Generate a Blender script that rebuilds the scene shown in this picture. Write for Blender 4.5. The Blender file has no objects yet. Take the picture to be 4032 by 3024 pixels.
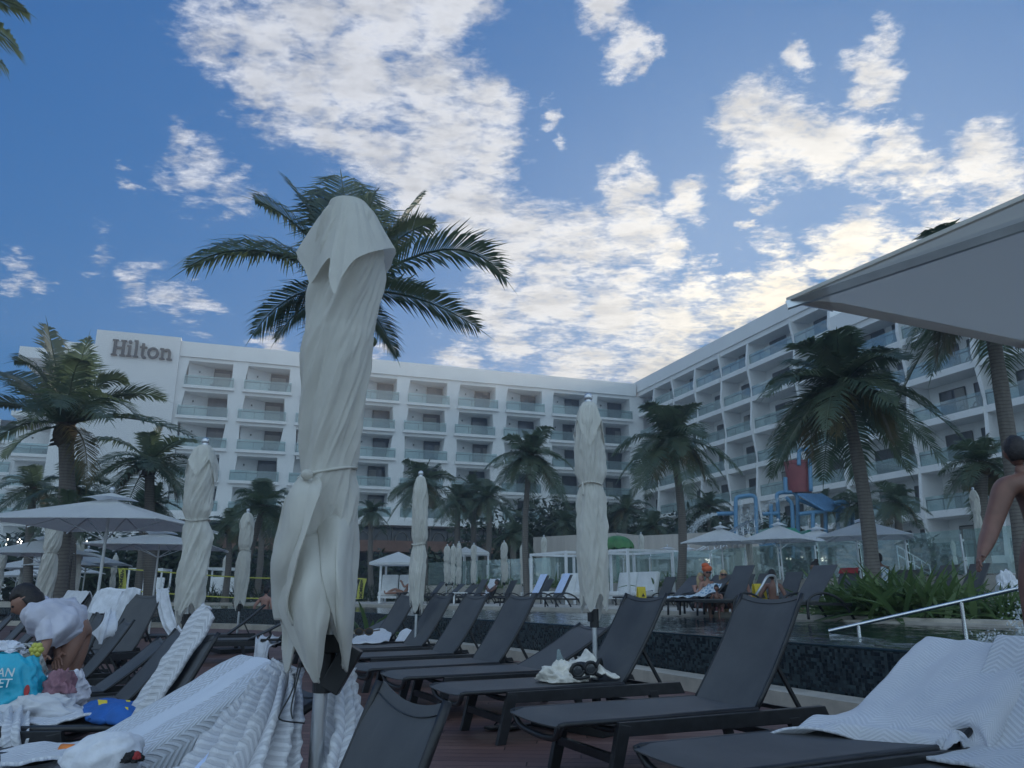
BACK_FILL = .56; FILL_TINT = (.72, .94, 1.09); SKYTINT = (.13, .78, 1.80); SKYK = (9.0, 3.5, 1.65); EXPO = 0.14
import bpy, bmesh, math, random
from math import radians as R, sin, cos, pi, atan2, sqrt
from mathutils import Vector as V, Matrix, noise
rnd = random.Random(7)
S = bpy.context.scene
COL = S.collection
# ------------------------------------------------------------------ camera numbers
F = 3000.0; TH = R(15.35); CH = 1.05
CT, ST = cos(TH), sin(TH)
def ray(px, py):
    u = (px-2016)/F; v = (py-1512)/F
    return V((u, CT+v*ST, ST-v*CT))
def atY(px, py, Y):
    d = ray(px, py); t = Y/d.y
    return V((d.x*t, Y, CH+d.z*t))
def atZ(px, py, z):
    d = ray(px, py); t = (z-CH)/d.z
    return V((d.x*t, d.y*t, z))
def onplane(px, py, A, B):
    d = ray(px, py)
    nx, ny = -(B[1]-A[1]), (B[0]-A[0])
    t = (nx*A[0]+ny*A[1])/(nx*d.x+ny*d.y)
    return V((d.x*t, d.y*t, CH+d.z*t))
def lerp(a, b, t): return a+(b-a)*t
def sstep(a, b, x):
    t = max(0, min(1, (x-a)/(b-a))); return t*t*(3-2*t)
def interp(tab, x):
    if x <= tab[0][0]: return tab[0][1]
    for (x0, y0), (x1, y1) in zip(tab, tab[1:]):
        if x <= x1: return y0+(y1-y0)*(x-x0)/(x1-x0)
    return tab[-1][1]
# ------------------------------------------------------------------ materials
MATS = {}
def nodes_of(name):
    m = bpy.data.materials.new(name); m.use_nodes = True
    nt = m.node_tree; nt.nodes.clear()
    out = nt.nodes.new('ShaderNodeOutputMaterial')
    b = nt.nodes.new('ShaderNodeBsdfPrincipled')
    nt.links.new(b.outputs[0], out.inputs[0])
    MATS[name] = m
    return m, nt, b, out
def N(nt, typ, **kw):
    n = nt.nodes.new('ShaderNode'+typ)
    for k, v in kw.items():
        if k in n.inputs: n.inputs[k].default_value = v
        else: setattr(n, k, v)
    return n
def mathn(nt, op, a, b=None, c=None):
    n = nt.nodes.new('ShaderNodeMath'); n.operation = op
    for i, x in enumerate((a, b, c)):
        if x is None: continue
        if hasattr(x, 'type') and hasattr(x, 'node'): nt.links.new(x, n.inputs[i])
        else: n.inputs[i].default_value = x
    return n.outputs[0]
def mixc(nt, fac, a, b):
    n = nt.nodes.new('ShaderNodeMix'); n.data_type = 'RGBA'
    for i, x in ((0, fac), (6, a), (7, b)):
        if hasattr(x, 'node'): nt.links.new(x, n.inputs[i])
        elif i: n.inputs[i].default_value = (*x, 1) if len(x) == 3 else x
        else: n.inputs[i].default_value = x
    return n.outputs[2]
def coords(nt, kind='Object', scale=(1, 1, 1), rot=(0, 0, 0)):
    tc = nt.nodes.new('ShaderNodeTexCoord'); mp = nt.nodes.new('ShaderNodeMapping')
    nt.links.new(tc.outputs[kind], mp.inputs[0])
    mp.inputs['Scale'].default_value = scale; mp.inputs['Rotation'].default_value = rot
    return mp.outputs[0]
def noise_t(nt, co, scale, detail=4, rough=.55):
    n = N(nt, 'TexNoise', Scale=scale, Detail=detail, Roughness=rough)
    nt.links.new(co, n.inputs['Vector']); return n.outputs[0]
def ramp(nt, x, a, b):
    n = nt.nodes.new('ShaderNodeMapRange'); n.interpolation_type = 'SMOOTHSTEP'
    nt.links.new(x, n.inputs[0]); n.inputs[1].default_value = a; n.inputs[2].default_value = b
    return n.outputs[0]
def bump(nt, b, h, strength=.3, dist=.01):
    n = N(nt, 'Bump', Strength=strength, Distance=dist)
    nt.links.new(h, n.inputs['Height']); nt.links.new(n.outputs[0], b.inputs['Normal']); return n
def plain(name, col, rough=.6, metal=0., var=.12, vs=6., bmp=.0, bs=60., bd=.004, spec=.5, sheen=0):
    m, nt, b, o = nodes_of(name)
    co = coords(nt)
    n = noise_t(nt, co, vs, 5)
    f = ramp(nt, n, .3, .7)
    c0 = tuple(max(0, c*(1-var)) for c in col); c1 = tuple(min(1, c*(1+var)) for c in col)
    nt.links.new(mixc(nt, f, c0, c1), b.inputs['Base Color'])
    b.inputs['Roughness'].default_value = rough; b.inputs['Metallic'].default_value = metal
    b.inputs['Specular IOR Level'].default_value = spec
    if sheen: b.inputs['Sheen Weight'].default_value = sheen
    if bmp:
        bump(nt, b, noise_t(nt, co, bs, 3), bmp, bd)
    return m
# fabrics
m, nt, b, o = nodes_of('canvas')
co = coords(nt)
n1 = noise_t(nt, co, 3.2, 6, .6)
nt.links.new(mixc(nt, ramp(nt, n1, .35, .72), (.80, .785, .73), (.70, .685, .63)), b.inputs['Base Color'])
b.inputs['Roughness'].default_value = .85; b.inputs['Specular IOR Level'].default_value = .2
w1 = noise_t(nt, coords(nt, 'Object', (1, 1, .35)), 9, 5, .6)
cr_ = mathn(nt, 'ABSOLUTE', mathn(nt, 'SUBTRACT', noise_t(nt, coords(nt, 'Object', (1, 1, .5), (.5, .6, 0)), 7, 3, .5), .5))
cr2 = mathn(nt, 'ABSOLUTE', mathn(nt, 'SUBTRACT', noise_t(nt, coords(nt, 'Object', (1, 1, .4), (-.5, .3, 0)), 16, 3, .5), .5))
hh_ = mathn(nt, 'ADD', mathn(nt, 'MULTIPLY', w1, .5), mathn(nt, 'ADD', mathn(nt, 'MULTIPLY', cr_, -1.1), mathn(nt, 'MULTIPLY', cr2, -.45)))
bump(nt, b, hh_, .42, .03)
tl = N(nt, 'BsdfTranslucent', Color=(.75, .72, .65, 1)); mx = N(nt, 'MixShader'); mx.inputs[0].default_value = .34
nt.links.new(b.outputs[0], mx.inputs[1]); nt.links.new(tl.outputs[0], mx.inputs[2]); nt.links.new(mx.outputs[0], o.inputs[0])
m, nt, b, o = nodes_of('canopy_white')
co = coords(nt); n1 = noise_t(nt, co, 2.5, 5, .6)
nt.links.new(mixc(nt, ramp(nt, n1, .3, .75), (.80, .80, .79), (.72, .72, .71)), b.inputs['Base Color'])
b.inputs['Roughness'].default_value = .85
bump(nt, b, noise_t(nt, co, 5, 4), .15, .03)
tl = N(nt, 'BsdfTranslucent', Color=(.80, .82, .84, 1)); mx = N(nt, 'MixShader'); mx.inputs[0].default_value = .38
nt.links.new(b.outputs[0], mx.inputs[1]); nt.links.new(tl.outputs[0], mx.inputs[2]); nt.links.new(mx.outputs[0], o.inputs[0])
m, nt, b, o = nodes_of('canopy_thin')
b.inputs['Base Color'].default_value = (.80, .79, .77, 1); b.inputs['Roughness'].default_value = .9
bump(nt, b, noise_t(nt, coords(nt), 4, 4), .15, .03)
tl = N(nt, 'BsdfTranslucent', Color=(.84, .83, .79, 1)); mx = N(nt, 'MixShader'); mx.inputs[0].default_value = .62
nt.links.new(b.outputs[0], mx.inputs[1]); nt.links.new(tl.outputs[0], mx.inputs[2]); nt.links.new(mx.outputs[0], o.inputs[0])
def towel_mat(name, c0, c1, freq=17., bmp=.8, stripe=None):
    m, nt, b, o = nodes_of(name)
    tc = nt.nodes.new('ShaderNodeTexCoord'); sp = nt.nodes.new('ShaderNodeSeparateXYZ')
    nt.links.new(tc.outputs['UV'], sp.inputs[0])
    u, v = sp.outputs[0], sp.outputs[1]
    z = mathn(nt, 'PINGPONG', mathn(nt, 'MULTIPLY', u, 1.0), .075)
    ph = mathn(nt, 'ADD', v, mathn(nt, 'MULTIPLY', z, .8))
    w = mathn(nt, 'SINE', mathn(nt, 'MULTIPLY', ph, freq*2*pi))
    f = ramp(nt, w, -.5, .6)
    if stripe:
        f = mathn(nt, 'MULTIPLY', f, ramp(nt, mathn(nt, 'ABSOLUTE', mathn(nt, 'SUBTRACT', u, stripe[0])), stripe[1], stripe[1]+.01))
    fz = noise_t(nt, coords(nt, 'Object'), 240, 2)
    lg = ramp(nt, noise_t(nt, coords(nt, 'Object'), 4, 4), .3, .75)
    cc = mixc(nt, f, c0, c1)
    cc = mixc(nt, mathn(nt, 'MULTIPLY', lg, .25), cc, tuple(x*.8 for x in c0))
    nt.links.new(cc, b.inputs['Base Color'])
    b.inputs['Roughness'].default_value = .95; b.inputs['Specular IOR Level'].default_value = .1
    b.inputs['Sheen Weight'].default_value = .25
    h = mathn(nt, 'ADD', mathn(nt, 'MULTIPLY', f, -1.0), mathn(nt, 'MULTIPLY', fz, .35))
    bump(nt, b, h, bmp*.8, .006)
    return m
towel_mat('towel_zig', (.72, .73, .77), (.58, .59, .63), 30.)
towel_mat('towel_plush', (.68, .68, .71), (.55, .55, .58), 28., .7)
towel_mat('towel_band', (.72, .75, .82), (.54, .55, .59), 34., .9, (.36, .10))
towel_mat('towel_fine', (.72, .73, .78), (.61, .62, .67), 52., .6)
plain('towel_plain', (.71, .72, .77), .95, var=.08, vs=14, bmp=.6, bs=120, bd=.004, sheen=.2)
plain('towel_cream', (.72, .68, .61), .95, var=.12, vs=14, bmp=.7, bs=150, bd=.004, sheen=.2)
plain('towel_blue', (.62, .72, .95), .95, var=.05, vs=8, bmp=.4, bs=150, bd=.003)
# lounger
m, nt, b, o = nodes_of('sling')
co = coords(nt)
n1 = noise_t(nt, co, 2.2, 6, .65)
n2 = ramp(nt, noise_t(nt, coords(nt, 'Object', (5, 22, 5)), 1.5, 5, .7), .62, .8)
c = mixc(nt, ramp(nt, n1, .3, .75), (.066, .069, .074), (.098, .099, .102))
c = mixc(nt, mathn(nt, 'MULTIPLY', n2, .3), c, (.16, .16, .16))
nt.links.new(c, b.inputs['Base Color'])
b.inputs['Roughness'].default_value = .62
wv = N(nt, 'TexWave', Scale=190.); nt.links.new(coords(nt), wv.inputs[0])
bump(nt, b, mathn(nt, 'ADD', wv.outputs[1], mathn(nt, 'MULTIPLY', n1, 4)), .15, .003)
plain('frame_black', (.02, .021, .024), .38, var=.3, vs=14, bmp=.1, bs=60)
plain('rubber', (.012, .012, .013), .7)
plain('alu', (.62, .64, .66), .32, .9, var=.1, vs=5, bmp=.05, bs=40)
plain('steel', (.7, .71, .72), .16, 1., var=.06, vs=9)
plain('white_metal', (.78, .79, .8), .4, var=.05)
plain('pole_white', (.7, .71, .71), .4, .3, var=.08)
plain('cushion', (.8, .8, .79), .9, var=.06, vs=3, bmp=.2, bs=5, bd=.02)
plain('black_plastic', (.015, .016, .018), .45)
# building
m, nt, b, o = nodes_of('stucco')
co = coords(nt)
n1 = noise_t(nt, co, .25, 6, .6)
n2 = ramp(nt, noise_t(nt, coords(nt, 'Object', (.9, .9, .09)), 1.0, 6, .7), .5, .85)
c = mixc(nt, ramp(nt, n1, .3, .8), (.80, .80, .79), (.73, .73, .725))
c = mixc(nt, mathn(nt, 'MULTIPLY', n2, .22), c, (.5, .49, .47))
nt.links.new(c, b.inputs['Base Color']); b.inputs['Roughness'].default_value = .9
bump(nt, b, noise_t(nt, co, 14, 4), .2, .02)
m, nt, b, o = nodes_of('clapboard')       # ribbed blank wall
co = coords(nt); wv = N(nt, 'TexWave', Scale=1.6, Distortion=.0); wv.bands_direction = 'Z'
nt.links.new(co, wv.inputs[0])
wx = N(nt, 'TexWave', Scale=2.2, Distortion=.4); wx.bands_direction = 'X'; nt.links.new(co, wx.inputs[0])
f = ramp(nt, mathn(nt, 'MULTIPLY', wv.outputs[1], wx.outputs[1]), .0, .5)
c = mixc(nt, f, (.68, .68, .68), (.76, .76, .755))
nt.links.new(c, b.inputs['Base Color']); b.inputs['Roughness'].default_value = .9
bump(nt, b, f, .3, .02)
plain('wall_white', (.76, .76, .75), .9, var=.05, vs=.6)
plain('ceiling_grey', (.5, .49, .47), .9, var=.05, vs=.6)
def glassmat(name, tint, gl=.12, rough=.02, dens=.15, frs=1.):
    m, nt, b, o = nodes_of(name)
    nt.nodes.remove(b)
    tr = N(nt, 'BsdfTransparent', Color=(*tint, 1)); gs = N(nt, 'BsdfGlossy', Roughness=rough, Color=(1, 1, 1, 1))
    df = N(nt, 'BsdfDiffuse', Color=(.55, .66, .66, 1))
    fr = N(nt, 'Fresnel', IOR=1.5)
    m1 = N(nt, 'MixShader'); m1.inputs[0].default_value = dens
    nt.links.new(tr.outputs[0], m1.inputs[1]); nt.links.new(df.outputs[0], m1.inputs[2])
    m2 = N(nt, 'MixShader'); nt.links.new(mathn(nt, 'MULTIPLY_ADD', fr.outputs[0], frs, gl), m2.inputs[0])
    nt.links.new(m1.outputs[0], m2.inputs[1]); nt.links.new(gs.outputs[0], m2.inputs[2])
    nt.links.new(m2.outputs[0], o.inputs[0]); return m
glassmat('glass_rail', (.74, .84, .85), .03, dens=.17, frs=.35)
glassmat('glass_fence', (.86, .95, .92), .03, dens=.17, frs=.6)
m, nt, b, o = nodes_of('glass_dark')
n1 = noise_t(nt, coords(nt, 'Object', (.5, .5, .25)), 1.2, 3)
nt.links.new(mixc(nt, ramp(nt, n1, .35, .65), (.035, .04, .048), (.085, .09, .096)), b.inputs['Base Color'])
b.inputs['Roughness'].default_value = .08; b.inputs['Specular IOR Level'].default_value = .6
plain('curtain', (.30, .29, .27), .9, var=.1, vs=2)
plain('door_frame', (.05, .048, .046), .5)
plain('brown_band', (.16, .085, .06), .6, var=.2, vs=2)
plain('void_shade', (.03, .033, .036), .8, var=.3, vs=1.5)  # near-black colour painting the shade under the podium and inside the opening
plain('sign_letter', (.016, .026, .036), .5, var=.05)
plain('stone_beige', (.46, .43, .385), .85, var=.14, vs=1.2, bmp=.3, bs=20, bd=.01)
m, nt, b, o = nodes_of('concrete_streak')
co = coords(nt)
n2 = ramp(nt, noise_t(nt, coords(nt, 'Object', (2.2, 2.2, .12)), 1.5, 6, .7), .35, .8)
nt.links.new(mixc(nt, n2, (.5, .46, .42), (.36, .33, .30)), b.inputs['Base Color']); b.inputs['Roughness'].default_value = .9
bump(nt, b, noise_t(nt, co, 8, 5), .3, .02)
m, nt, b, o = nodes_of('coping')
co = coords(nt); n1 = noise_t(nt, co, 3.0, 6, .65); n2 = noise_t(nt, co, 45, 3)
c = mixc(nt, ramp(nt, n1, .3, .75), (.55, .50, .43), (.38, .345, .30))
nt.links.new(c, b.inputs['Base Color']); b.inputs['Roughness'].default_value = .7
bump(nt, b, n2, .25, .004)
# deck boards
RH = R(29)     # board direction
m, nt, b, o = nodes_of('deck_wood')
tc = nt.nodes.new('ShaderNodeTexCoord'); mp = nt.nodes.new('ShaderNodeMapping')
nt.links.new(tc.outputs['Object'], mp.inputs[0]); mp.inputs['Rotation'].default_value = (0, 0, R(4))
sp = nt.nodes.new('ShaderNodeSeparateXYZ'); nt.links.new(mp.outputs[0], sp.inputs[0])
row = mathn(nt, 'FLOOR', mathn(nt, 'DIVIDE', sp.outputs[1], .125))
fy = mathn(nt, 'FRACT', mathn(nt, 'DIVIDE', sp.outputs[1], .125))
wn = N(nt, 'TexWhiteNoise', noise_dimensions='1D'); nt.links.new(row, wn.inputs['W'])
xs = mathn(nt, 'ADD', mathn(nt, 'DIVIDE', sp.outputs[0], 2.4), mathn(nt, 'MULTIPLY', wn.outputs[0], 7.3))
fx = mathn(nt, 'FRACT', xs)
wn2 = N(nt, 'TexWhiteNoise', noise_dimensions='2D')
cb = nt.nodes.new('ShaderNodeCombineXYZ'); nt.links.new(row, cb.inputs[0]); nt.links.new(mathn(nt, 'FLOOR', xs), cb.inputs[1])
nt.links.new(cb.outputs[0], wn2.inputs['Vector'])
gap = mathn(nt, 'MINIMUM', ramp(nt, mathn(nt, 'PINGPONG', fy, .5), .0, .05), ramp(nt, mathn(nt, 'PINGPONG', fx, .5), .0, .003))
gv = mp.outputs[0]
mp2 = nt.nodes.new('ShaderNodeMapping'); nt.links.new(gv, mp2.inputs[0]); mp2.inputs['Scale'].default_value = (1.5, 28, 1)
gr = noise_t(nt, mp2.outputs[0], 2.0, 6, .7)
c = mixc(nt, wn2.outputs[0], (.125, .063, .054), (.195, .105, .09))
c = mixc(nt, mathn(nt, 'MULTIPLY', ramp(nt, gr, .35, .75), .55), c, (.07, .035, .032))
st = ramp(nt, noise_t(nt, gv, 1.1, 5, .6), .55, .75)
c = mixc(nt, mathn(nt, 'MULTIPLY', st, .45), c, (.19, .13, .115))
ws = ramp(nt, noise_t(nt, gv, 2.7, 6, .75), .69, .74)
c = mixc(nt, mathn(nt, 'MULTIPLY', ws, .4), c, (.3, .27, .25))
c = mixc(nt, gap, (.008, .006, .006), c)
nt.links.new(c, b.inputs['Base Color'])
nt.links.new(mathn(nt, 'MULTIPLY_ADD', st, -.2, .62), b.inputs['Roughness'])
bump(nt, b, mathn(nt, 'ADD', mathn(nt, 'MULTIPLY', gap, 1.2), mathn(nt, 'MULTIPLY', gr, .25)), .6, .008)
# mosaic: UV in metres
m, nt, b, o = nodes_of('mosaic')
tc = nt.nodes.new('ShaderNodeTexCoord'); sp = nt.nodes.new('ShaderNodeSeparateXYZ'); nt.links.new(tc.outputs['UV'], sp.inputs[0])
T = .034
ux, uy = mathn(nt, 'DIVIDE', sp.outputs[0], T), mathn(nt, 'DIVIDE', sp.outputs[1], T)
cb = nt.nodes.new('ShaderNodeCombineXYZ'); nt.links.new(mathn(nt, 'FLOOR', ux), cb.inputs[0]); nt.links.new(mathn(nt, 'FLOOR', uy), cb.inputs[1])
wn = N(nt, 'TexWhiteNoise', noise_dimensions='2D'); nt.links.new(cb.outputs[0], wn.inputs['Vector'])
g = mathn(nt, 'MINIMUM', ramp(nt, mathn(nt, 'PINGPONG', mathn(nt, 'FRACT', ux), .5), .02, .08), ramp(nt, mathn(nt, 'PINGPONG', mathn(nt, 'FRACT', uy), .5), .02, .08))
f = mathn(nt, 'POWER', wn.outputs[0], 2.6)
c = mixc(nt, f, (.007, .014, .020), (.040, .066, .074))
big = ramp(nt, noise_t(nt, tc.outputs['UV'], 2.3, 4), .66, .72)
top = mathn(nt, 'MULTIPLY', big, ramp(nt, sp.outputs[1], .30, .36))
c = mixc(nt, mathn(nt, 'MULTIPLY', top, .0), c, (.06, .10, .10))
gc = mixc(nt, top, (.014, .019, .022), (.16, .2, .19))
c = mixc(nt, g, gc, c)
nt.links.new(c, b.inputs['Base Color']); b.inputs['Roughness'].default_value = .28
nt.links.new(mathn(nt, 'MULTIPLY_ADD', wn.outputs[0], .35, .12), b.inputs['Roughness'])
bump(nt, b, mathn(nt, 'ADD', mathn(nt, 'MULTIPLY', g, .5), mathn(nt, 'MULTIPLY', wn.outputs[0], .5)), .5, .004)
# water
m, nt, b, o = nodes_of('water')
b.inputs['Base Color'].default_value = (.010, .026, .034, 1); b.inputs['Roughness'].default_value = .02
b.inputs['IOR'].default_value = 1.33
co = coords(nt, 'Object', (1, 1.0, 1))
h = mathn(nt, 'ADD', noise_t(nt, co, 1.7, 3, .5), mathn(nt, 'MULTIPLY', noise_t(nt, co, 6.0, 4, .55), .40))
bump(nt, b, h, .25, .06)
# greenery etc
def leaf(name, c0, c1, tr=.25, rough=.45):
    m, nt, b, o = nodes_of(name)
    oi = nt.nodes.new('ShaderNodeTexCoord')
    n1 = noise_t(nt, oi.outputs['Object'], 1.4, 4)
    nt.links.new(mixc(nt, ramp(nt, n1, .3, .7), c0, c1), b.inputs['Base Color'])
    b.inputs['Roughness'].default_value = rough
    tl = N(nt, 'BsdfTranslucent', Color=(c1[0]*1.25, c1[1]*1.4, c1[2]*1.1, 1)); mx = N(nt, 'MixShader'); mx.inputs[0].default_value = tr
    nt.links.new(b.outputs[0], mx.inputs[1]); nt.links.new(tl.outputs[0], mx.inputs[2]); nt.links.new(mx.outputs[0], o.inputs[0])
leaf('palm_leaf', (.045, .074, .055), (.115, .145, .09), .34)
leaf('palm_dry', (.07, .07, .03), (.17, .13, .06))
leaf('strap_leaf', (.055, .105, .042), (.15, .21, .08), .33)
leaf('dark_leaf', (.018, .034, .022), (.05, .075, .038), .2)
m, nt, b, o = nodes_of('palm_bark')
wv = N(nt, 'TexWave', Scale=4.2, Distortion=3.5, Detail=4.); wv.bands_direction = 'Z'
nt.links.new(coords(nt), wv.inputs[0])
n1 = noise_t(nt, coords(nt, 'Object', (8, 8, 1.5)), 2, 5, .65)
c = mixc(nt, n1, (.10, .09, .08), (.23, .205, .18)); c = mixc(nt, mathn(nt, 'MULTIPLY', ramp(nt, wv.outputs[1], .7, .98), .6), c, (.06, .05, .045))
nt.links.new(c, b.inputs['Base Color']); b.inputs['Roughness'].default_value = .9
bump(nt, b, mathn(nt, 'ADD', mathn(nt, 'MULTIPLY', wv.outputs[1], .5), n1), .4, .02)
plain('fibre', (.09, .065, .04), .95, var=.4, vs=12, bmp=.6, bs=30, bd=.03)
plain('coconut', (.08, .10, .04), .6)
plain('pipe_blue', (.10, .24, .39), .4, var=.08)
plain('roof_blue', (.08, .20, .36), .45, var=.12, vs=3)
plain('bucket_red', (.24, .06, .065), .45, var=.1, vs=2)
plain('slide_green', (.03, .28, .20), .4, var=.15, vs=2)
plain('dome_green', (.05, .17, .05), .5, var=.3, vs=3)
plain('skin_tan', (.30, .155, .11), .55, var=.1, vs=9, bmp=.05, bs=200)
plain('skin_pink', (.40, .21, .17), .55, var=.1, vs=9)
plain('skin_brown', (.19, .092, .066), .5, var=.12, vs=9, bmp=.05, bs=200)
plain('hair_dark', (.018, .013, .012), .55, var=.3, vs=40, bmp=.6, bs=80, bd=.01)
plain('hair_blond', (.42, .31, .17), .6, var=.25, vs=40, bmp=.6, bs=60, bd=.01)
plain('cloth_white', (.56, .55, .62), .9, var=.06, vs=5, bmp=.3, bs=14, bd=.02)
plain('cloth_black', (.02, .02, .022), .8)
plain('cloth_orange', (.62, .13, .05), .8, var=.15, vs=14)
plain('cloth_teal', (.05, .42, .48), .8)
plain('cloth_pink', (.72, .26, .30), .8)
plain('cloth_red', (.42, .05, .05), .8)
m, nt, b, o = nodes_of('cloth_pattern')
vo = N(nt, 'TexVoronoi', Scale=14.); nt.links.new(coords(nt), vo.inputs['Vector'])
nt.links.new(mixc(nt, ramp(nt, vo.outputs[0], .2, .5), (.12, .25, .4), (.6, .66, .7)), b.inputs['Base Color'])
plain('yellow', (.72, .55, .04), .5, var=.08)
plain('yellow_lemon', (.55, .54, .10), .6, var=.08)
plain('orange_plastic', (.78, .22, .03), .35)
plain('blue_fabric', (.02, .12, .42), .75, var=.15, vs=9, bmp=.3, bs=20, bd=.01)
plain('bag_turq', (.02, .40, .56), .45, var=.12, vs=7, bmp=.35, bs=7, bd=.05)
plain('bag_grey', (.42, .42, .40), .35, var=.18, vs=9, bmp=.5, bs=9, bd=.03)
plain('bag_white', (.74, .72, .78), .4, var=.1, vs=9, bmp=.5, bs=9, bd=.03)
plain('mauve', (.26, .13, .16), .7, var=.3, vs=12)
plain('ink_white', (.8, .85, .85), .6)
plain('ink_black', (.02, .02, .02), .6)
plain('base_concrete', (.3, .3, .3), .8)
plain('earth', (.10, .08, .06), .9)
plain('pave', (.52, .47, .41), .85, var=.12, vs=.8, bmp=.2, bs=25)
m, nt, b, o = nodes_of('bulb'); b.inputs['Emission Color'].default_value = (1, .95, .85, 1); b.inputs['Emission Strength'].default_value = 6
m, nt, b, o = nodes_of('splash')
b.inputs['Base Color'].default_value = (.85, .9, .92, 1); b.inputs['Roughness'].default_value = .05; b.inputs['Alpha'].default_value = .4
# ------------------------------------------------------------------ geometry kit
def link(o, parent=None):
    COL.objects.link(o)
    if parent: o.parent = parent
    return o
def tag(o, label=None, cat=None, group=None, kind=None):
    if label: o['label'] = label
    if cat: o['category'] = cat
    if group: o['group'] = group
    if kind: o['kind'] = kind
    return o
def empty(name, loc=(0, 0, 0), rz=0., label=None, cat=None, group=None, sc=1.):
    o = bpy.data.objects.new(name, None); o.location = loc; o.rotation_euler = (0, 0, rz)
    o.scale = (sc,)*3 if not hasattr(sc, '__len__') else sc
    o.empty_display_size = .1
    return tag(link(o), label, cat, group)
def copy_tree(o, parent=None):
    c = o.copy(); COL.objects.link(c)
    if o.name.startswith('balcony'): c['cp'] = 1
    if parent: c.parent = parent; c.matrix_parent_inverse = o.matrix_parent_inverse
    for ch in list(o.children):
        if not ch.name.startswith('curtain'): copy_tree(ch, c)
    return c
class G:
    """collects faces; build() links them as one mesh object"""
    def __init__(s): s.v = []; s.f = []; s.uv = {}
    def add(s, vs, fs):
        k = len(s.v); s.v += [tuple(x) for x in vs]; s.f += [tuple(i+k for i in f) for f in fs]
        return s
    def box(s, c, sz, M=None, taper=None):
        x, y, z = sz[0]/2, sz[1]/2, sz[2]/2
        vs = [V((a*x, b_*y, d*z)) for d in (-1, 1) for b_ in (-1, 1) for a in (-1, 1)]
        if taper:
            for i in range(4, 8): vs[i].x *= taper; vs[i].y *= taper
        vs = [V(c)+((M @ p) if M else p) for p in vs]
        return s.add(vs, [(0, 2, 3, 1), (4, 5, 7, 6), (0, 1, 5, 4), (1, 3, 7, 5), (3, 2, 6, 7), (2, 0, 4, 6)])
    def bar(s, a, b, w, h=None, up=(0, 0, 1), ease=.0):
        a, b = V(a), V(b); h = h or w
        d = (b-a); L = d.length; d.normalize()
        u = V(up)
        if abs(d.dot(u)) > .98: u = V((1, 0, 0))
        sd = d.cross(u).normalized(); u = sd.cross(d).normalized()
        M = Matrix((d, sd, u)).transposed()
        return s.box((a+b)/2, (L, w, h), M)
    def tube(s, pts, r, n=10, cap=True, flat=1.0):
        pts = [V(p) for p in pts]
        rs = r if hasattr(r, '__len__') else [r]*len(pts)
        rings = []; up = V((0, 0, 1))
        t0 = (pts[1]-pts[0]).normalized()
        if abs(t0.dot(up)) > .95: up = V((1, 0, 0))
        sd = t0.cross(up).normalized()
        for i, p in enumerate(pts):
            t = (pts[min(i+1, len(pts)-1)]-pts[max(i-1, 0)]).normalized()
            sd = (sd-t*sd.dot(t)).normalized(); u = t.cross(sd)
            rings.append([p+sd*rs[i]*cos(2*pi*k/n)+u*rs[i]*flat*sin(2*pi*k/n) for k in range(n)])
        vs = [q for rg in rings for q in rg]; fs = []
        for i in range(len(rings)-1):
            for k in range(n):
                a, b_ = i*n+k, i*n+(k+1) % n
                fs.append((a, b_, b_+n, a+n))
        if cap:
            fs.append(tuple(range(n-1, -1, -1))); fs.append(tuple((len(rings)-1)*n+k for k in range(n)))
        return s.add(vs, fs)
    def ell(s, c, r, n=12, m=8, M=None):
        r = r if hasattr(r, '__len__') else (r, r, r)
        vs = []; fs = []
        for j in range(m+1):
            ph = pi*j/m
            for k in range(n):
                th = 2*pi*k/n
                p = V((r[0]*sin(ph)*cos(th), r[1]*sin(ph)*sin(th), r[2]*cos(ph)))
                vs.append(V(c)+((M @ p) if M else p))
        for j in range(m):
            for k in range(n):
                a, b_ = j*n+k, j*n+(k+1) % n
                fs.append((a, a+n, b_+n, b_))
        return s.add(vs, fs)
    def prism(s, poly, d):
        """poly: list of 3D points, d: extrusion vector"""
        n = len(poly); P = [V(p) for p in poly]; d = V(d)
        vs = P+[p+d for p in P]
        fs = [tuple(range(n)), tuple(range(2*n-1, n-1, -1))]+[(i, i+n, (i+1) % n+n, (i+1) % n) for i in range(n)]
        return s.add(vs, fs)
    def build(s, name, mat, parent=None, smooth=False, world=False, bevel=0., fixn=True, auto=None):
        me = bpy.data.meshes.new(name); 
        off = V((0, 0, 0))
        vs = s.v
        if world and parent is not None:
            vs = [tuple(V(p)-parent.location) for p in vs]
        me.from_pydata(vs, [], s.f)
        if fixn:
            bm = bmesh.new(); bm.from_mesh(me)
            bmesh.ops.recalc_face_normals(bm, faces=bm.faces)
            if bevel:
                es = [e for e in bm.edges if len(e.link_faces) == 2 and e.calc_face_angle(0) > .6]
                bmesh.ops.bevel(bm, geom=es, offset=bevel, segments=2, affect='EDGES', profile=.6)
            bm.to_mesh(me); bm.free()
        if smooth:
            for p in me.polygons: p.use_smooth = True
            if auto:
                me.set_sharp_from_angle(angle=auto)
        me.materials.append(MATS[mat])
        o = bpy.data.objects.new(name, me)
        return link(o, parent)
def cr(p0, p1, p2, p3, t):
    return .5*((2*p1)+(p2-p0)*t+(2*p0-5*p1+4*p2-p3)*t*t+(3*p1-p0-3*p2+p3)*t**3)
def spline(P, n):
    P = [V(p) for p in P]; m = len(P)-1; out = []
    for i in range(n+1):
        x = i/n*m; k = min(int(x), m-1); t = x-k
        out.append(cr(P[max(k-1, 0)], P[k], P[k+1], P[min(k+2, m)], t))
    return out
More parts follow.
